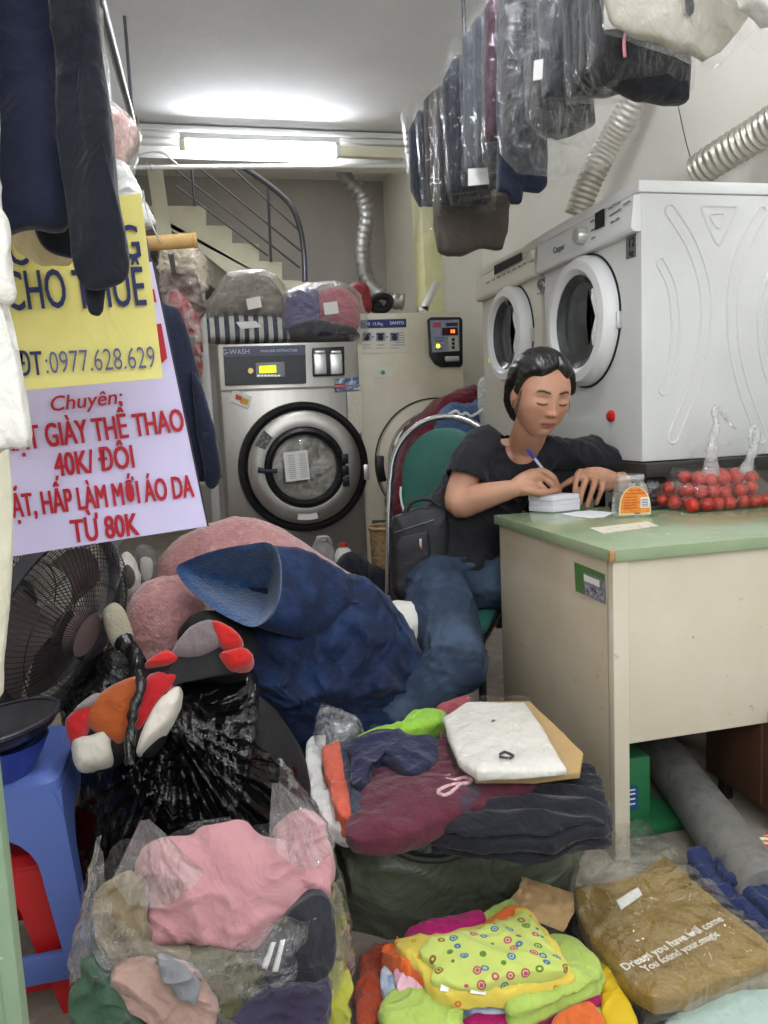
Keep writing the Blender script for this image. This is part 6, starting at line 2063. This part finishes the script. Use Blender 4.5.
MB().tube(spline([at(366, 312, 4.5), at(372, 300, 4.5), at(382, 296, 4.5), at(390, 300, 4.5), at(386, 309, 4.5), at(374, 309, 4.5), at(380, 303, 4.5)]), .022, 10).build('hose', m_matblack, hb)
sk = at(426, 312, 4.3)
ss = thing('metal_strip', 'flat pale metal strip leaning on top of the cream coin machine', 'strip', sk)
a, b = at(424, 309, 4.3), at(437, 282, 4.3)
d = (b-a).normalized()
MB().box((a+b)/2, ((b-a).length, .004, .045), Matrix((d, YV, d.cross(YV))).transposed(), .001).build('strip', m_alu, ss)
bp_ = MB().box(a, (.06, .004, .03), bev=.001).build('bracket', m_alu, ss)
# ================================================================== chair
cfw, crt = V((-.5, -.866, 0)), V((.866, -.5, 0))
ccn = V((.637, 2.203, 0))
SZ = .385
ch = thing('chair', 'chrome framed chair with green padded back and seat, the woman sitting on it', 'chair', ccn)
m_gvin = M('green_vinyl', '#1d5449', .5, bump=[(90, .3, .001)], var=('#184a3f', 5, .4, .7))
m_ctube = M('chair_chrome', '#c9c9cc', .15, 1)
cb = ccn-cfw*.215


def CW(r, f, z):
    return V((ccn.x, ccn.y, 0))+crt*r+cfw*f+ZV*z


seat_px = [(-.2, -.2), (.2, -.2), (.2, .2), (-.2, .2)]
sfr = (V((ccn.x, ccn.y, SZ)), crt, cfw, ZV)
pad(MB(), rrect(.40, .40, .06, 6), sfr, .012, .03, rings=14, seg=120, amp=.001, sc=10, curved=False, p=4).build('seat', m_gvin, ch, smooth=50)
# back: rounded arch panel
bfr = (CW(0, -.20, 0), crt, (ZV*.985-cfw*.12).normalized(), cfw)
arch_ = [(.150*math.cos(a), .79+.155*math.sin(a)) for a in [PI*i/24 for i in range(25)]]+[(-.15, .70), (-.115, .56), (.115, .56), (.15, .70)]
pad(MB(), arch_, bfr, .018, .018, rings=14, seg=140, amp=.001, sc=10, curved=False, p=3.5).build('backrest', m_gvin, ch, smooth=50)
B0, BU, BV, BN = bfr


def BP(x, y, n=0):
    return B0+BU*x+BV*y+BN*n


fr_pts = [BP(-.205, .02, .02), BP(-.205, .35), BP(-.20, .60), BP(-.195, .76)]+[BP(.19*math.cos(a), .79+.19*math.sin(a)) for a in [PI-PI*i/20 for i in range(21)]]+[BP(.195, .76), BP(.20, .60), BP(.205, .35), BP(.205, .02, .02)]
MB().tube(fr_pts, .0115, 14).build('back_frame', m_ctube, ch)
for s in (-1, 1):
    MB().tube(spline([BP(s*.152, .75, .012), BP(s*.15, .70, .014), BP(s*.118, .57, .014), BP(s*.112, .47, .012), BP(s*.12, .40, .01)]), .004, 8).build('backrest_piping', M('piping_pale', '#b9c4bd', .4) if s < 0 else bpy.data.materials['piping_pale'], ch)
MB().tube([BP(-.2, .60), BP(.2, .60)], .008, 10).build('back_crossbar', m_ctube, ch)
for s in (-1, 1):
    MB().tube([CW(s*.185, .17, SZ-.035), CW(s*.19, .185, .004)], .0115, 12).build('leg', m_black, ch)
    MB().tube([CW(s*.185, -.2, SZ-.04), CW(s*.185, .18, SZ-.04)], .010, 10).build('seat_rail', m_black, ch)
MB().tube([CW(-.185, .175, SZ-.04), CW(.185, .175, SZ-.04)], .010, 10).build('seat_rail', m_black, ch)
MB().tube([CW(-.188, .178, .13), CW(.188, .178, .13)], .008, 10).build('stretcher', m_black, ch)
# black laptop bag leaning on the chair back
lfr = pfr(at(418, 555, 2.22), (-.15, -.97, .1))
lpx = [(389, 528), (394, 516), (414, 508), (436, 506), (447, 510), (450, 588), (442, 598), (420, 606), (398, 603), (391, 590)]
lg = thing('laptop_bag', 'black laptop backpack hanging against the green chair back', 'bag', at(420, 604, 2.22))
m_nyl = M('black_nylon', '#141417', .6, bump=[(300, .4, .0008), (10, .3, .01)])
pad(MB(), ppoly(lpx, lfr), lfr, .05, .04, rings=18, seg=160, amp=.004, sc=10, seed=3, curved=False, p=4).build('body', m_nyl, lg, smooth=60)
P = ppoly([(394, 545), (400, 536), (428, 530), (434, 585), (428, 596), (402, 598), (396, 590)], (lfr[0]+lfr[3]*.045, lfr[1], lfr[2], lfr[3]))
pad(MB(), P, (lfr[0]+lfr[3]*.045, lfr[1], lfr[2], lfr[3]), .015, .01, rings=10, seg=100, amp=.003, sc=12, seed=4, curved=False, p=4).build('front_pocket', m_nyl, lg, smooth=60)
f_ = lambda x, y, h: onp(x, y, lfr[0]+lfr[3]*h, lfr[3])
MB().tube([f_(394, 533, .052), f_(418, 525, .056), f_(434, 520, .052)], .0022, 6).build('zip', M('zip_grey', '#4a4a50', .4, .6), lg)
MB().box(f_(420.5, 543, .062), (.007, .006, .026), bev=.002).build('zip_pull', m_alu, lg)
MB().box(f_(421, 548, .0625), (.009, .006, .010), bev=.002).build('zip_tag', M('zip_red', '#8c3a34', .5), lg)
MB().tube(spline([f_(404, 514, .02), f_(412, 502, .02), f_(428, 499, .02), f_(440, 507, .02)]), .007, 8).build('carry_handle', m_nyl, lg)

# ================================================================== the woman
def sstep(a, b, x):
    t_ = min(1, max(0, (x-a)/(b-a)))
    return t_*t_*(3-2*t_)


HC = at(541, 397, 2.03)
py, yw, rl = math.radians(20), math.radians(13), math.radians(5)
hX, hY, hZ = RT.copy(), -FW, UP.copy()
hY, hZ = hY*math.cos(py)-hZ*math.sin(py), hZ*math.cos(py)+hY*math.sin(py)
hX, hY = hX*math.cos(yw)-hY*math.sin(yw), hY*math.cos(yw)+hX*math.sin(yw)
hX, hZ = hX*math.cos(rl)-hZ*math.sin(rl), hZ*math.cos(rl)+hX*math.sin(rl)
HM = Matrix((hX, hY, hZ)).transposed()
HI = HM.transposed()


def HW(p):
    return HC+HM @ V(p)


def g2(x, z, cx, czz, sx, sz):
    return math.exp(-((x-cx)/sx)**2-((z-czz)/sz)**2)


def headpt(th, ph, off=0.0):
    """th: polar from the crown, ph: azimuth (PI/2 is the face)"""
    dx, dy, dz = math.sin(th)*math.cos(ph), math.sin(th)*math.sin(ph), math.cos(th)
    z = .114*dz
    x = .0765*math.copysign(abs(dx)**.92, dx)
    y = (.090 if dy > 0 else .098)*dy
    if z < 0:
        f = min(1, -z/.114)
        x *= 1-.27*f**1.8
        if dy > 0:
            y = y*(1-.10*f)+.010*f*dy
        else:
            y *= 1-.45*f
    else:
        f = z/.114
        x *= 1+.03*math.sin(PI*f)
    if dy > 0:
        # flatten the front plane of the face
        k = sstep(.25, .95, dy)
        y = y*(1-.05*k)
        ax_ = abs(x)
        d = 0
        d += .0035*g2(ax_, z, .026, .026, .020, .008)
        d -= .0095*g2(ax_, z, .031, .008, .015, .0105)
        d += .0065*g2(ax_, z, .031, .003, .0125, .0080)
        d -= .0022*g2(ax_, z, .031, -.0065, .014, .0022)
        d -= .0018*g2(ax_, z, .031, .0125, .014, .0022)
        # nose
        if -.046 < z < .03:
            t_ = min(1, max(0, (.024-z)/.055))
            d += (.003+.016*t_**1.2)*math.exp(-(x/(.0065+.0045*t_))**2)*(sstep(-.042, -.034, z) if z < -.03 else 1)*sstep(.03, .015, z)
        d += .0055*g2(x, z, 0, -.0295, .0105, .0075)
        d += .0085*g2(ax_, z, .0125, -.0325, .0062, .0062)
        d -= .004*g2(ax_, z, .0065, -.0405, .0035, .0025)
        # mouth
        d += .0040*g2(x, z, 0, -.055, .024, .012)
        d += .0048*g2(x, z, 0, -.0585, .0185, .0036)
        d += .0055*g2(x, z, 0, -.0685, .0165, .0045)
        d -= .0042*g2(x, z, 0, -.0630, .022, .0014)
        d -= .0032*g2(x, z, 0, -.0775, .014, .0045)
        d += .0060*g2(x, z, 0, -.096, .019, .014)
        d += .0050*g2(ax_, z, .043, -.016, .018, .016)
        d -= .0018*g2(ax_, z, .027+.25*(-.04-z), -.045, .004, .016)
        y += d*sstep(.05, .5, dy)
    p = V((x, y, z))
    if off:
        n_ = V((dx/.0735, dy/.092, dz/.114)).normalized()
        p += n_*off
    return p


bodyb = MB()
NT, NP = 170, 220
bodyb.grid(lambda u, v: HW(headpt(.0001+(PI-.0002)*v, 2*PI*u)), NP, NT, True, False)
for s in (-1, 1):
    def ear(u, v, s=s):
        a, b = 2*PI*u, PI*v
        x, y, z = .0085*math.sin(b)*math.cos(a), .017*math.sin(b)*math.sin(a), .030*math.cos(b)
        y *= 1+.25*z/.03
        return HW((s*(.0735+x*1+.004*math.exp(-((z-.005)/.02)**2)), -.010+y-.10*z*0, -.008+z))
    bodyb.grid(ear, 26, 18, True, False)
NB = at(527, 452, 2.155)
# neck
bodyb.tube(spline([HW((0, -.022, -.035)), HW((0, -.03, -.08)), NB+V((.0, .01, .02)), NB+V((.0, .03, -.05))], 8), [.050+.006*(i/24)**2+(.006*max(0, (i-15)/9)**2) for i in range(25)], 30)


def loft(mb, secs, ax0, ax1, n=48, pw=2.4):
    k = len(secs)

    def f(u, v):
        t_ = v*(k-1)
        i = min(int(t_), k-2)
        w_ = t_-i
        w2 = w_*w_*(3-2*w_)
        s0, s1 = secs[i], secs[i+1]
        c = V([s0[j]+(s1[j]-s0[j])*w_ for j in range(3)])
        rx, ry = (s0[j]+(s1[j]-s0[j])*w2 for j in (3, 4))
        a_ = ax0.lerp(ax1, v).normalized()
        b_ = V((-a_.y, a_.x, 0))
        an = 2*PI*u
        ex = math.copysign(abs(math.cos(an))**(2/pw), math.cos(an))
        ey = math.copysign(abs(math.sin(an))**(2/pw), math.sin(an))
        return c+a_*(rx*ex)+b_*(ry*ey)
    R = mb.grid(f, n, (k-1)*8+1, True, False)
    mb._face([r[0] for r in R][::-1])
    mb._face([r[-1] for r in R])


AX0, AX1 = V((.9, -.42, 0)), V((.985, -.17, 0))
SR, SL = at(480, 445, 2.20), at(589, 453, 2.16)
SECS = [(.715, 2.27, .43, .170, .130), (.73, 2.275, .52, .166, .125), (.770, 2.275, .62, .158, .118), (.825, 2.265, .71, .158, .115), (.885, 2.25, .79, .160, .112), (.930, 2.225, .835, .168, .098), (.950, 2.20, .875, .165, .078), (.952, 2.185, .900, .115, .058)]
loft(bodyb, [(a, b, c, d-.022, e-.022) for a, b, c, d, e in SECS], AX0, AX1)
ER, EL = at(459, 503, 2.17), at(657, 486, 2.17)
WR, WLf = at(512, 489, 2.06), at(617, 481, 2.07)


def limb(mb, pts, rad, n=26, m=6):
    P = spline(pts, m)
    k = len(P)
    r = []
    for i in range(k):
        f = i/(k-1)*(len(rad)-1)
        j = min(int(f), len(rad)-2)
        r.append(rad[j]+(rad[j+1]-rad[j])*(f-j))
    mb.tube(P, r, n)
    for p, q in ((P[0], r[0]), (P[-1], r[-1])):
        mb.lathe([(0, -q)]+[(q*math.cos(a), q*math.sin(a)) for a in [-PI/2+PI*i/10 for i in range(1, 10)]]+[(0, q)], 16, p)


limb(bodyb, [SR, SR.lerp(ER, .5)+V((-.008, 0, 0)), ER, ER.lerp(WR, .35), ER.lerp(WR, .75), WR], [.046, .046, .043, .043, .033, .026])
limb(bodyb, [SL, SL.lerp(EL, .5), EL, EL.lerp(WLf, .35), EL.lerp(WLf, .75), WLf], [.042, .040, .039, .040, .033, .026])


def finger(mb, pts, r0=.0088, r1=.0066):
    P = [at(*p) for p in pts]
    S = spline(P, 7)
    k = len(S)
    rr_ = []
    for i in range(k):
        f = i/(k-1)
        rr_.append((r0+(r1-r0)*f)*(1+.07*math.cos(2*PI*f*2.0)))
    mb.tube(S, rr_, 16)
    mb.lathe([(0, -r1)]+[(r1*math.cos(a), r1*math.sin(a)) for a in [-PI/2+PI*i/8 for i in range(1, 8)]]+[(0, r1)], 14, S[-1])
    return S[-1], (S[-1]-S[-3]).normalized()


tips = []
# writing hand (her right): palm seen from the back, fingers round the pen
PW = at(514, 489, 2.065)
limb(bodyb, [PW, at(523, 482, 2.065), at(533, 477, 2.06), at(538, 477, 2.058)], [.025, .026, .025, .021], 24)
limb(bodyb, [PW, at(525, 487, 2.055), at(533, 488, 2.05)], [.023, .026, .020], 24)
tips.append(finger(bodyb, [(527, 476, 2.065), (541, 470.5, 2.045), (552.5, 477, 2.03), (557, 484, 2.045), (559.5, 490, 2.065)], .0105, .0075))
tips.append(finger(bodyb, [(526, 480, 2.065), (538, 474, 2.06), (549, 482, 2.035), (554, 488, 2.05), (556.5, 492.5, 2.07)], .0105, .0075))
tips.append(finger(bodyb, [(524, 484, 2.068), (533, 478.5, 2.066), (543, 488, 2.035), (549, 493, 2.05), (552, 495.5, 2.07)], .010, .0072))
tips.append(finger(bodyb, [(521, 488, 2.068), (527, 484, 2.065), (535, 493, 2.038), (542, 497, 2.05), (546, 498, 2.07)], .0095, .0066))
tips.append(finger(bodyb, [(519, 489, 2.05), (530, 491, 2.03), (543, 492.5, 2.02), (551, 491.5, 2.035), (557, 489.5, 2.055)], .0115, .008))
# resting hand (her left): back of the hand up, fingers hanging over the pads
PL = at(615, 481, 2.07)
limb(bodyb, [PL, at(606, 479, 2.07), at(597, 477, 2.07), at(589, 475.5, 2.068)], [.025, .030, .031, .025], 24)
limb(bodyb, [PL, at(605, 483, 2.07), at(599, 482, 2.07)], [.024, .027, .022], 24)
tips.append(finger(bodyb, [(592, 475, 2.07), (581, 471.5, 2.062), (577, 477, 2.04), (575.5, 485, 2.035), (575, 492, 2.04)], .0105, .0076))
tips.append(finger(bodyb, [(596, 476, 2.07), (589, 472.5, 2.065), (585, 482, 2.03), (581.5, 494, 2.025), (579.5, 504, 2.035)], .0108, .0076))
tips.append(finger(bodyb, [(600, 477, 2.07), (597, 475.5, 2.065), (594, 485, 2.03), (590, 497, 2.03), (587, 506, 2.04)], .0105, .0074))
tips.append(finger(bodyb, [(604, 479, 2.07), (603.5, 479.5, 2.06), (602, 488, 2.035), (599, 497, 2.04), (596, 503.5, 2.05)], .0096, .0068))
tips.append(finger(bodyb, [(600, 480, 2.065), (586, 477.5, 2.045), (574, 479.5, 2.05), (565, 484, 2.07), (559, 488, 2.085)], .0115, .008))


def remesh(mb, vox, smooth_it=2, name='m'):
    bmesh.ops.recalc_face_normals(mb.bm, faces=mb.bm.faces[:])
    me = bpy.data.meshes.new(name)
    mb.bm.to_mesh(me)
    mb.bm.free()
    ob = bpy.data.objects.new(name, me)
    C.objects.link(ob)
    md = ob.modifiers.new('r', 'REMESH')
    md.mode = 'VOXEL'
    md.voxel_size = vox
    if smooth_it:
        s_ = ob.modifiers.new('s', 'SMOOTH')
        s_.factor = .5
        s_.iterations = smooth_it
    dg = bpy.context.evaluated_depsgraph_get()
    out = bpy.data.meshes.new_from_object(ob.evaluated_get(dg))
    bpy.data.objects.remove(ob)
    bpy.data.meshes.remove(me)
    b = MB()
    b.bm.from_mesh(out)
    bpy.data.meshes.remove(out)
    return b


body = remesh(bodyb, .0026, 2)
# skin colouring (lips, brows, lash lines, flush) plus shade painted into creases and nostrils
m_skin = M('skin', '#b88a70', .5, bump=[(220, .12, .0006)], spec=.35)
N, L = m_skin.node_tree.nodes, m_skin.node_tree.links
atn = N.new('ShaderNodeAttribute')
atn.attribute_name = 'tone'
L.new(atn.outputs['Color'], N['Principled BSDF'].inputs['Base Color'])
N['Principled BSDF'].inputs['Subsurface Weight'].default_value = .08
N['Principled BSDF'].inputs['Subsurface Radius'].default_value = (.012, .005, .003)


def mixc(a, b, k):
    return tuple(a[i]+(b[i]-a[i])*k for i in range(3))


sk0, sk1, lipc, hairc, flush = lin('#bd9078')[:3], lin('#ae7f66')[:3], lin('#96504a')[:3], lin('#2a1e1a')[:3], lin('#b87862')[:3]


def tone(p):
    c = mixc(sk0, sk1, max(0, min(1, .5+.9*noise.noise(p*14))))
    q = HI @ (p-HC)
    if abs(q.x) < .09 and abs(q.y) < .12 and -.125 < q.z < .13:
        x, z, ax_ = q.x, q.z, abs(q.x)
        if q.y > .02:
            c = mixc(c, flush, .5*min(1, g2(ax_, z, .040, -.022, .020, .018)+.8*g2(x, z, 0, -.03, .013, .012)))
            top_ = -.0545-.0022*g2(x, 0, 0, 0, .0035, 1)+.0015*g2(ax_, 0, .006, 0, .004, 1)
            wl = .0225
            k = 0
            if ax_ < wl:
                e = math.sqrt(max(0, 1-(ax_/wl)**2))
                up_, lo_ = -.0625+.0085*e, -.0625-.0105*e
                k = sstep(up_+.0012, up_-.0012, z)*sstep(lo_-.0012, lo_+.0012, z)
            c = mixc(c, lipc, .8*k)
            c = mixc(c, lin('#5e2a28')[:3], .75*g2(x, z, 0, -.0627, .021, .0014))
            # brows
            bz = .0265+.004*g2(ax_, 0, .034, 0, .012, 1)-.10*max(0, ax_-.038)
            c = mixc(c, hairc, .85*sstep(.011, .017, ax_)*sstep(.050, .042, ax_)*math.exp(-((z-bz)/.0034)**2))
            # lowered lids: lash line and crease
            lz = -.0035-.0035*(1-((ax_-.031)/.015)**2) if abs(ax_-.031) < .016 else None
            if lz is not None:
                fe = sstep(.016, .012, abs(ax_-.031))
                c = mixc(c, lin('#1f1512')[:3], .9*fe*math.exp(-((z-lz)/.0024)**2))
                cr_ = .010+.002*(1-((ax_-.031)/.015)**2)
                c = mixc(c, lin('#7d5444')[:3], .55*fe*math.exp(-((z-cr_)/.0014)**2))
                c = mixc(c, lin('#9c7260')[:3], .4*fe*math.exp(-((z+.013)/.003)**2))
            c = mixc(c, lin('#4a2c24')[:3], .8*g2(ax_, z, .0065, -.0405, .0032, .0018))  # nostril shade painted into the skin colour
            c = mixc(c, lin('#8a5f4d')[:3], .3*g2(ax_, z, .028+.25*(-.04-z), -.048, .002, .014))  # painted shade along the folds from nose to mouth
    return c


pc = V((.94, 2.2, 0))
pr_ = thing('person', 'woman in dark t-shirt and jeans, seated and writing at the desk', 'person', (ccn.x, ccn.y, 0))
tones = [tone(v.co) for v in body.bm.verts]
bo = body.build('body', m_skin, pr_, smooth=80)
ca_ = bo.data.color_attributes.new('tone', 'FLOAT_COLOR', 'POINT')
for i, c in enumerate(tones):
    ca_.data[i].color = (*c, 1)
# nails
m_nail = M('nail', '#c9a090', .25)
for i, (p, d) in enumerate(tips):
    up_ = (CP-p).normalized()
    s_ = d.cross(up_).normalized()
    n_ = s_.cross(d)
    q = p+n_*.0058-d*.002

    def nf(u, v, q=q, s_=s_, d=d, n_=n_):
        a, b = (u-.5)*2, (v-.5)*2
        return q+s_*(.0042*a*math.sqrt(max(0, 1-.35*b*b)))+d*(.0050*b)-n_*(.0016*a*a)
    t = MB()
    t.grid(nf, 7, 7)
    t.build('fingernail', m_nail, pr_)
# hair: a shell drawn back, parted at the front, with a low knot behind
m_hair = M('black_hair', '#0e0b0a', .36, bump=[(90, .6, .003)], aniso=(1, 1, .12), spec=.5, var=('#1c1613', 60, .45, .7))


def hairf(u, v):
    th, ph = .0001+(PI*.86)*v, 2*PI*u
    b = headpt(th, ph)
    x, y, z = b
    # hairline: high at the forehead, in front of the ears, down the nape
    front = max(0, math.sin(ph))
    hl = -.075 if y < -.02 else None
    lim = -.085+.163*sstep(-.035, .055, y)-.016*sstep(.0, .05, abs(x))*sstep(.02, .06, y)
    lim += (.100*sstep(-.045, -.030, y)*sstep(.012, .0, y)) if y < .012 else 0
    if y > .0:
        lim += .0035*noise.noise(V((x*45, y*45, 2)))
        lim += .012*math.exp(-((x-.010)/.012)**2)*sstep(.04, .07, y)
    k = sstep(lim-.006, lim+.014, z)
    vol = .013+.012*sstep(.02, -.05, y)+.006*sstep(.03, .10, z)+.006*sstep(.0, .06, x)*sstep(.06, .0, abs(z-.02))
    vol -= .008*math.exp(-((x-.010-.02*y)/.006)**2)*sstep(.0, .05, y)
    st_ = .0022*noise.noise(V((math.atan2(x, z+.06)*16, y*12, 5)))
    p = headpt(th, ph, -.008+(vol+.008)*k+st_*k)
    return HW(p)


t = MB()
t.grid(hairf, 220, 150, True, False)
hr = t.build('hair', m_hair, pr_, smooth=80)


def bun(u, v):
    a, b = 2*PI*u, PI*v
    r = 1+.10*noise.noise(V((math.cos(a)*3, math.sin(a)*3, b*4)))
    return HW((.028+.040*r*math.sin(b)*math.cos(a), -.100+.034*r*math.sin(b)*math.sin(a), -.004+.042*r*math.cos(b)))


t = MB()
t.grid(bun, 40, 26, True, False)
t.build('hair_knot', m_hair, hr, smooth=80)
t = MB()
random.seed(3)
for k in range(26):
    s = -1 if k < 14 else 1
    x0, y0, z0 = s*(.070+random.uniform(-.004, .006)), random.uniform(-.02, .03), random.uniform(.0, .04)
    l_ = random.uniform(.03, .075)
    P = [HW((x0+s*.012*f*random.uniform(.3, 1.2), y0+.01*f-.012*f*f, z0-l_*f)) for f in (0, .33, .66, 1)]
    t.tube(spline(P, 4), .0006, 4)
t.build('loose_strands', m_hair, hr, smooth=0)
# brows and lashes laid on the face
def facept(x, z, off):
    th, ph = math.acos(max(-1, min(1, z/.114))), PI/2
    for it in range(30):
        p = headpt(th, ph)
        ex, ez = x-p.x, z-p.z
        if abs(ex)+abs(ez) < 1e-5:
            break
        th -= ez*6
        ph -= ex*7
    p = headpt(th, ph)
    return HW((p.x, p.y+off, p.z))


m_brow = M('brow_hair', '#2b1f1a', .7)
m_lash = M('lash', '#15100e', .6)
for s in (-1, 1):
    P = [facept(s*x, .0255+.0045*math.exp(-((x-.034)/.011)**2)-.16*max(0, x-.040), .0006) for x in [.012+i*.037/10 for i in range(11)]]
    MB().tube(P, [.0012, .0018, .0021, .0022, .0022, .0021, .0019, .0017, .0014, .0011, .0006], 8).build('eyebrow', m_brow, pr_)
    P = [facept(s*x, -.0030-.0042*(1-((x-.031)/.015)**2), .0010) for x in [.0165+i*.029/10 for i in range(11)]]
    MB().tube(P, [.0006, .0010, .0013, .0014, .0015, .0015, .0015, .0015, .0014, .0012, .0007], 8).build('eyelashes', m_lash, pr_)
# necklace-fine bracelet on the resting wrist
bq = at(612, 482, 2.07)
bd = (at(600, 479, 2.07)-at(630, 484, 2.1)).normalized()
e1 = bd.cross(ZV).normalized()
e2 = bd.cross(e1)
MB().tube(arc(bq, .0295, 0, 2*PI, 36, e1, e2), .0022, 8).build('bracelet', M('bracelet_gold', '#b39a6a', .25, .8), pr_)

# t-shirt
m_shirt = M('dark_tshirt', '#1d1d21', .85, bump=[(18, .5, .010), (500, .3, .0005)], var=('#242428', 6, .4, .7), sheen=.1, spec=.2)
sb_ = MB()
loft(sb_, SECS, AX0, AX1)
slR, slL = SR.lerp(ER, .60), SL.lerp(EL, .60)
limb(sb_, [SR+V((.02, 0, -.005)), SR.lerp(ER, .3)+V((-.006, 0, 0)), slR], [.060, .064, .066])
limb(sb_, [SL+V((-.02, 0, -.005)), SL.lerp(EL, .3), slL], [.056, .053, .049])
limb(sb_, [at(540, 490, 2.24), at(565, 486, 2.22), at(592, 478, 2.19)], [.085, .075, .05])
limb(sb_, [SR+V((.0, 0, .0)), NB+V((-.035, .04, -.012)), NB+V((.035, .04, -.012)), SL], [.054, .050, .050, .052])
sh_ = remesh(sb_, .005, 4)
NO = at(524, 441, 2.13)
nx = (SL-SR).normalized()
dead = []


def in_torso(p):
    if p.z < SECS[0][2]:
        return True
    for s0, s1 in zip(SECS, SECS[1:]):
        if s0[2] <= p.z <= s1[2]:
            k = (p.z-s0[2])/(s1[2]-s0[2])
            c = [s0[j]+(s1[j]-s0[j])*k for j in range(5)]
            ax_ = AX0.lerp(AX1, (p.z-.43)/.49).normalized()
            d = V((p.x-c[0], p.y-c[1], 0))
            return (d.dot(ax_)/c[3])**2+(d.dot(V((-ax_.y, ax_.x, 0)))/c[4])**2 < 1.2
    return False


for v in sh_.bm.verts:
    p = v.co
    q = p-NO
    a = q.dot(nx)
    if (a/(.054+.35*max(0, q.z)))**2+(min(0, q.z)/.068)**2 < 1 and q.z < .2 and q.y < .04 and q.y > -.2:
        dead.append(v)
    elif q.z > -.005 and (a/.07)**2+((q.y-.01)/.07)**2 < 1:
        dead.append(v)
    elif not in_torso(p):
        for s_, e_, l_ in ((SR, ER, .60), (SL, EL, .62)):
            d = (e_-s_)
            f = (p-s_).dot(d)/d.length_squared
            if f > l_ and (p-(s_+d*f)).length < .12:
                dead.append(v)
                break
bmesh.ops.delete(sh_.bm, geom=list(set(dead)), context='VERTS')
loose = [v for v in sh_.bm.verts if not v.link_faces]
bmesh.ops.delete(sh_.bm, geom=loose, context='VERTS')
for it in range(26):
    nw = {}
    for v in sh_.bm.verts:
        if v.is_boundary:
            nb = [e.other_vert(v).co for e in v.link_edges if e.is_boundary]
            if len(nb) == 2:
                nw[v] = v.co*.4+(nb[0]+nb[1])*.3
    for v, c in nw.items():
        v.co = c
sh_.bm.normal_update()
for v in sh_.bm.verts:
    p = v.co
    v.co = p+v.normal*(wr(V((p.x, p.y, p.z*.7+p.x*.5)), .011, 11, 4, .7))
so = sh_.build('tshirt', m_shirt, pr_, smooth=80)
so.modifiers.new('thick', 'SOLIDIFY').thickness = .003
# neckline rib
# jeans
m_jean = M('blue_denim', '#2b3747', .85, bump=[(14, .5, .012), (700, .35, .0005)], var=('#4b5b6f', 5, .48, .75), var2=('#1a2a40', 7, .5, .75), spec=.2)
jb = MB()
loft(jb, [(.715, 2.27, .40, .178, .132), (.72, 2.265, .46, .180, .138), (.73, 2.275, .52, .170, .13), (.74, 2.275, .56, .155, .12)], AX0, AX0)
HR, KR, AR = V((.655, 2.22, .475)), at(457, 664, 1.86), at(342, 750, 1.80)
limb(jb, [HR, HR.lerp(KR, .5)+V((0, 0, .015)), KR], [.104, .094, .078])
limb(jb, [KR, KR.lerp(AR, .5)+V((0, .0, -.01)), AR], [.080, .062, .055])
HL, KL, AL = V((.77, 2.26, .46)), V((1.02, 2.02, .46)), V((1.06, 2.15, .09))
limb(jb, [HL, HL.lerp(KL, .5), KL], [.098, .088, .070])
limb(jb, [KL, KL.lerp(AL, .5), AL], [.070, .060, .055])
jm = remesh(jb, .006, 4)
jm.bm.normal_update()
for v in jm.bm.verts:
    p = v.co
    k = math.exp(-((p-KR).length/.10)**2)+.8*math.exp(-((p-V((.66, 2.14, .50))).length/.10)**2)
    v.co = p+v.normal*(wr(p, .006+.007*k, 11, 9, .75))
jm.build('jeans', m_jean, pr_, smooth=80)
# shoes
m_shoe = M('dark_shoe', '#26241f', .6)
for a_, d in ((AR, V((-.8, -.5, 0)).normalized()), (AL, V((.1, -1, 0)))):
    t = MB()
    q = V((a_.x, a_.y, 0))
    limb(t, [q-d*.05+ZV*.045, q+d*.06+ZV*.042, q+d*.15+ZV*.032], [.040, .042, .030], 20)
    t.xform(lambda p: V((p.x, p.y, max(.002, p.z))))
    t.build('shoe', m_shoe, pr_, smooth=60)
# pen
pa, pb_ = at(561, 492.5, 2.085), at(527, 449, 2.05)
pn = thing('pen', 'white and blue ballpoint pen held in the woman\'s writing hand', 'pen', pa)
d = (pb_-pa)
MB().tube([pa, pa+d*.05, pa+d*.16], [.0008, .0022, .0040], 12).build('tip', m_alu, pn)
MB().tube([pa+d*.16, pa+d*.80], .0043, 14).build('barrel', M('pen_white', '#c9cbe0', .3), pn)
MB().tube([pa+d*.80, pa+d*.97, pa+d], [.0048, .0048, .0030], 14).build('cap', M('pen_cap_blue', '#3a3f9a', .3), pn)
MB().tube([pa+d*.97+V((.004, -.004, .001)), pa+d*.70+V((.005, -.004, .001))], .0013, 6).build('clip', M('pen_clip', '#4a4fa8', .3), pn)
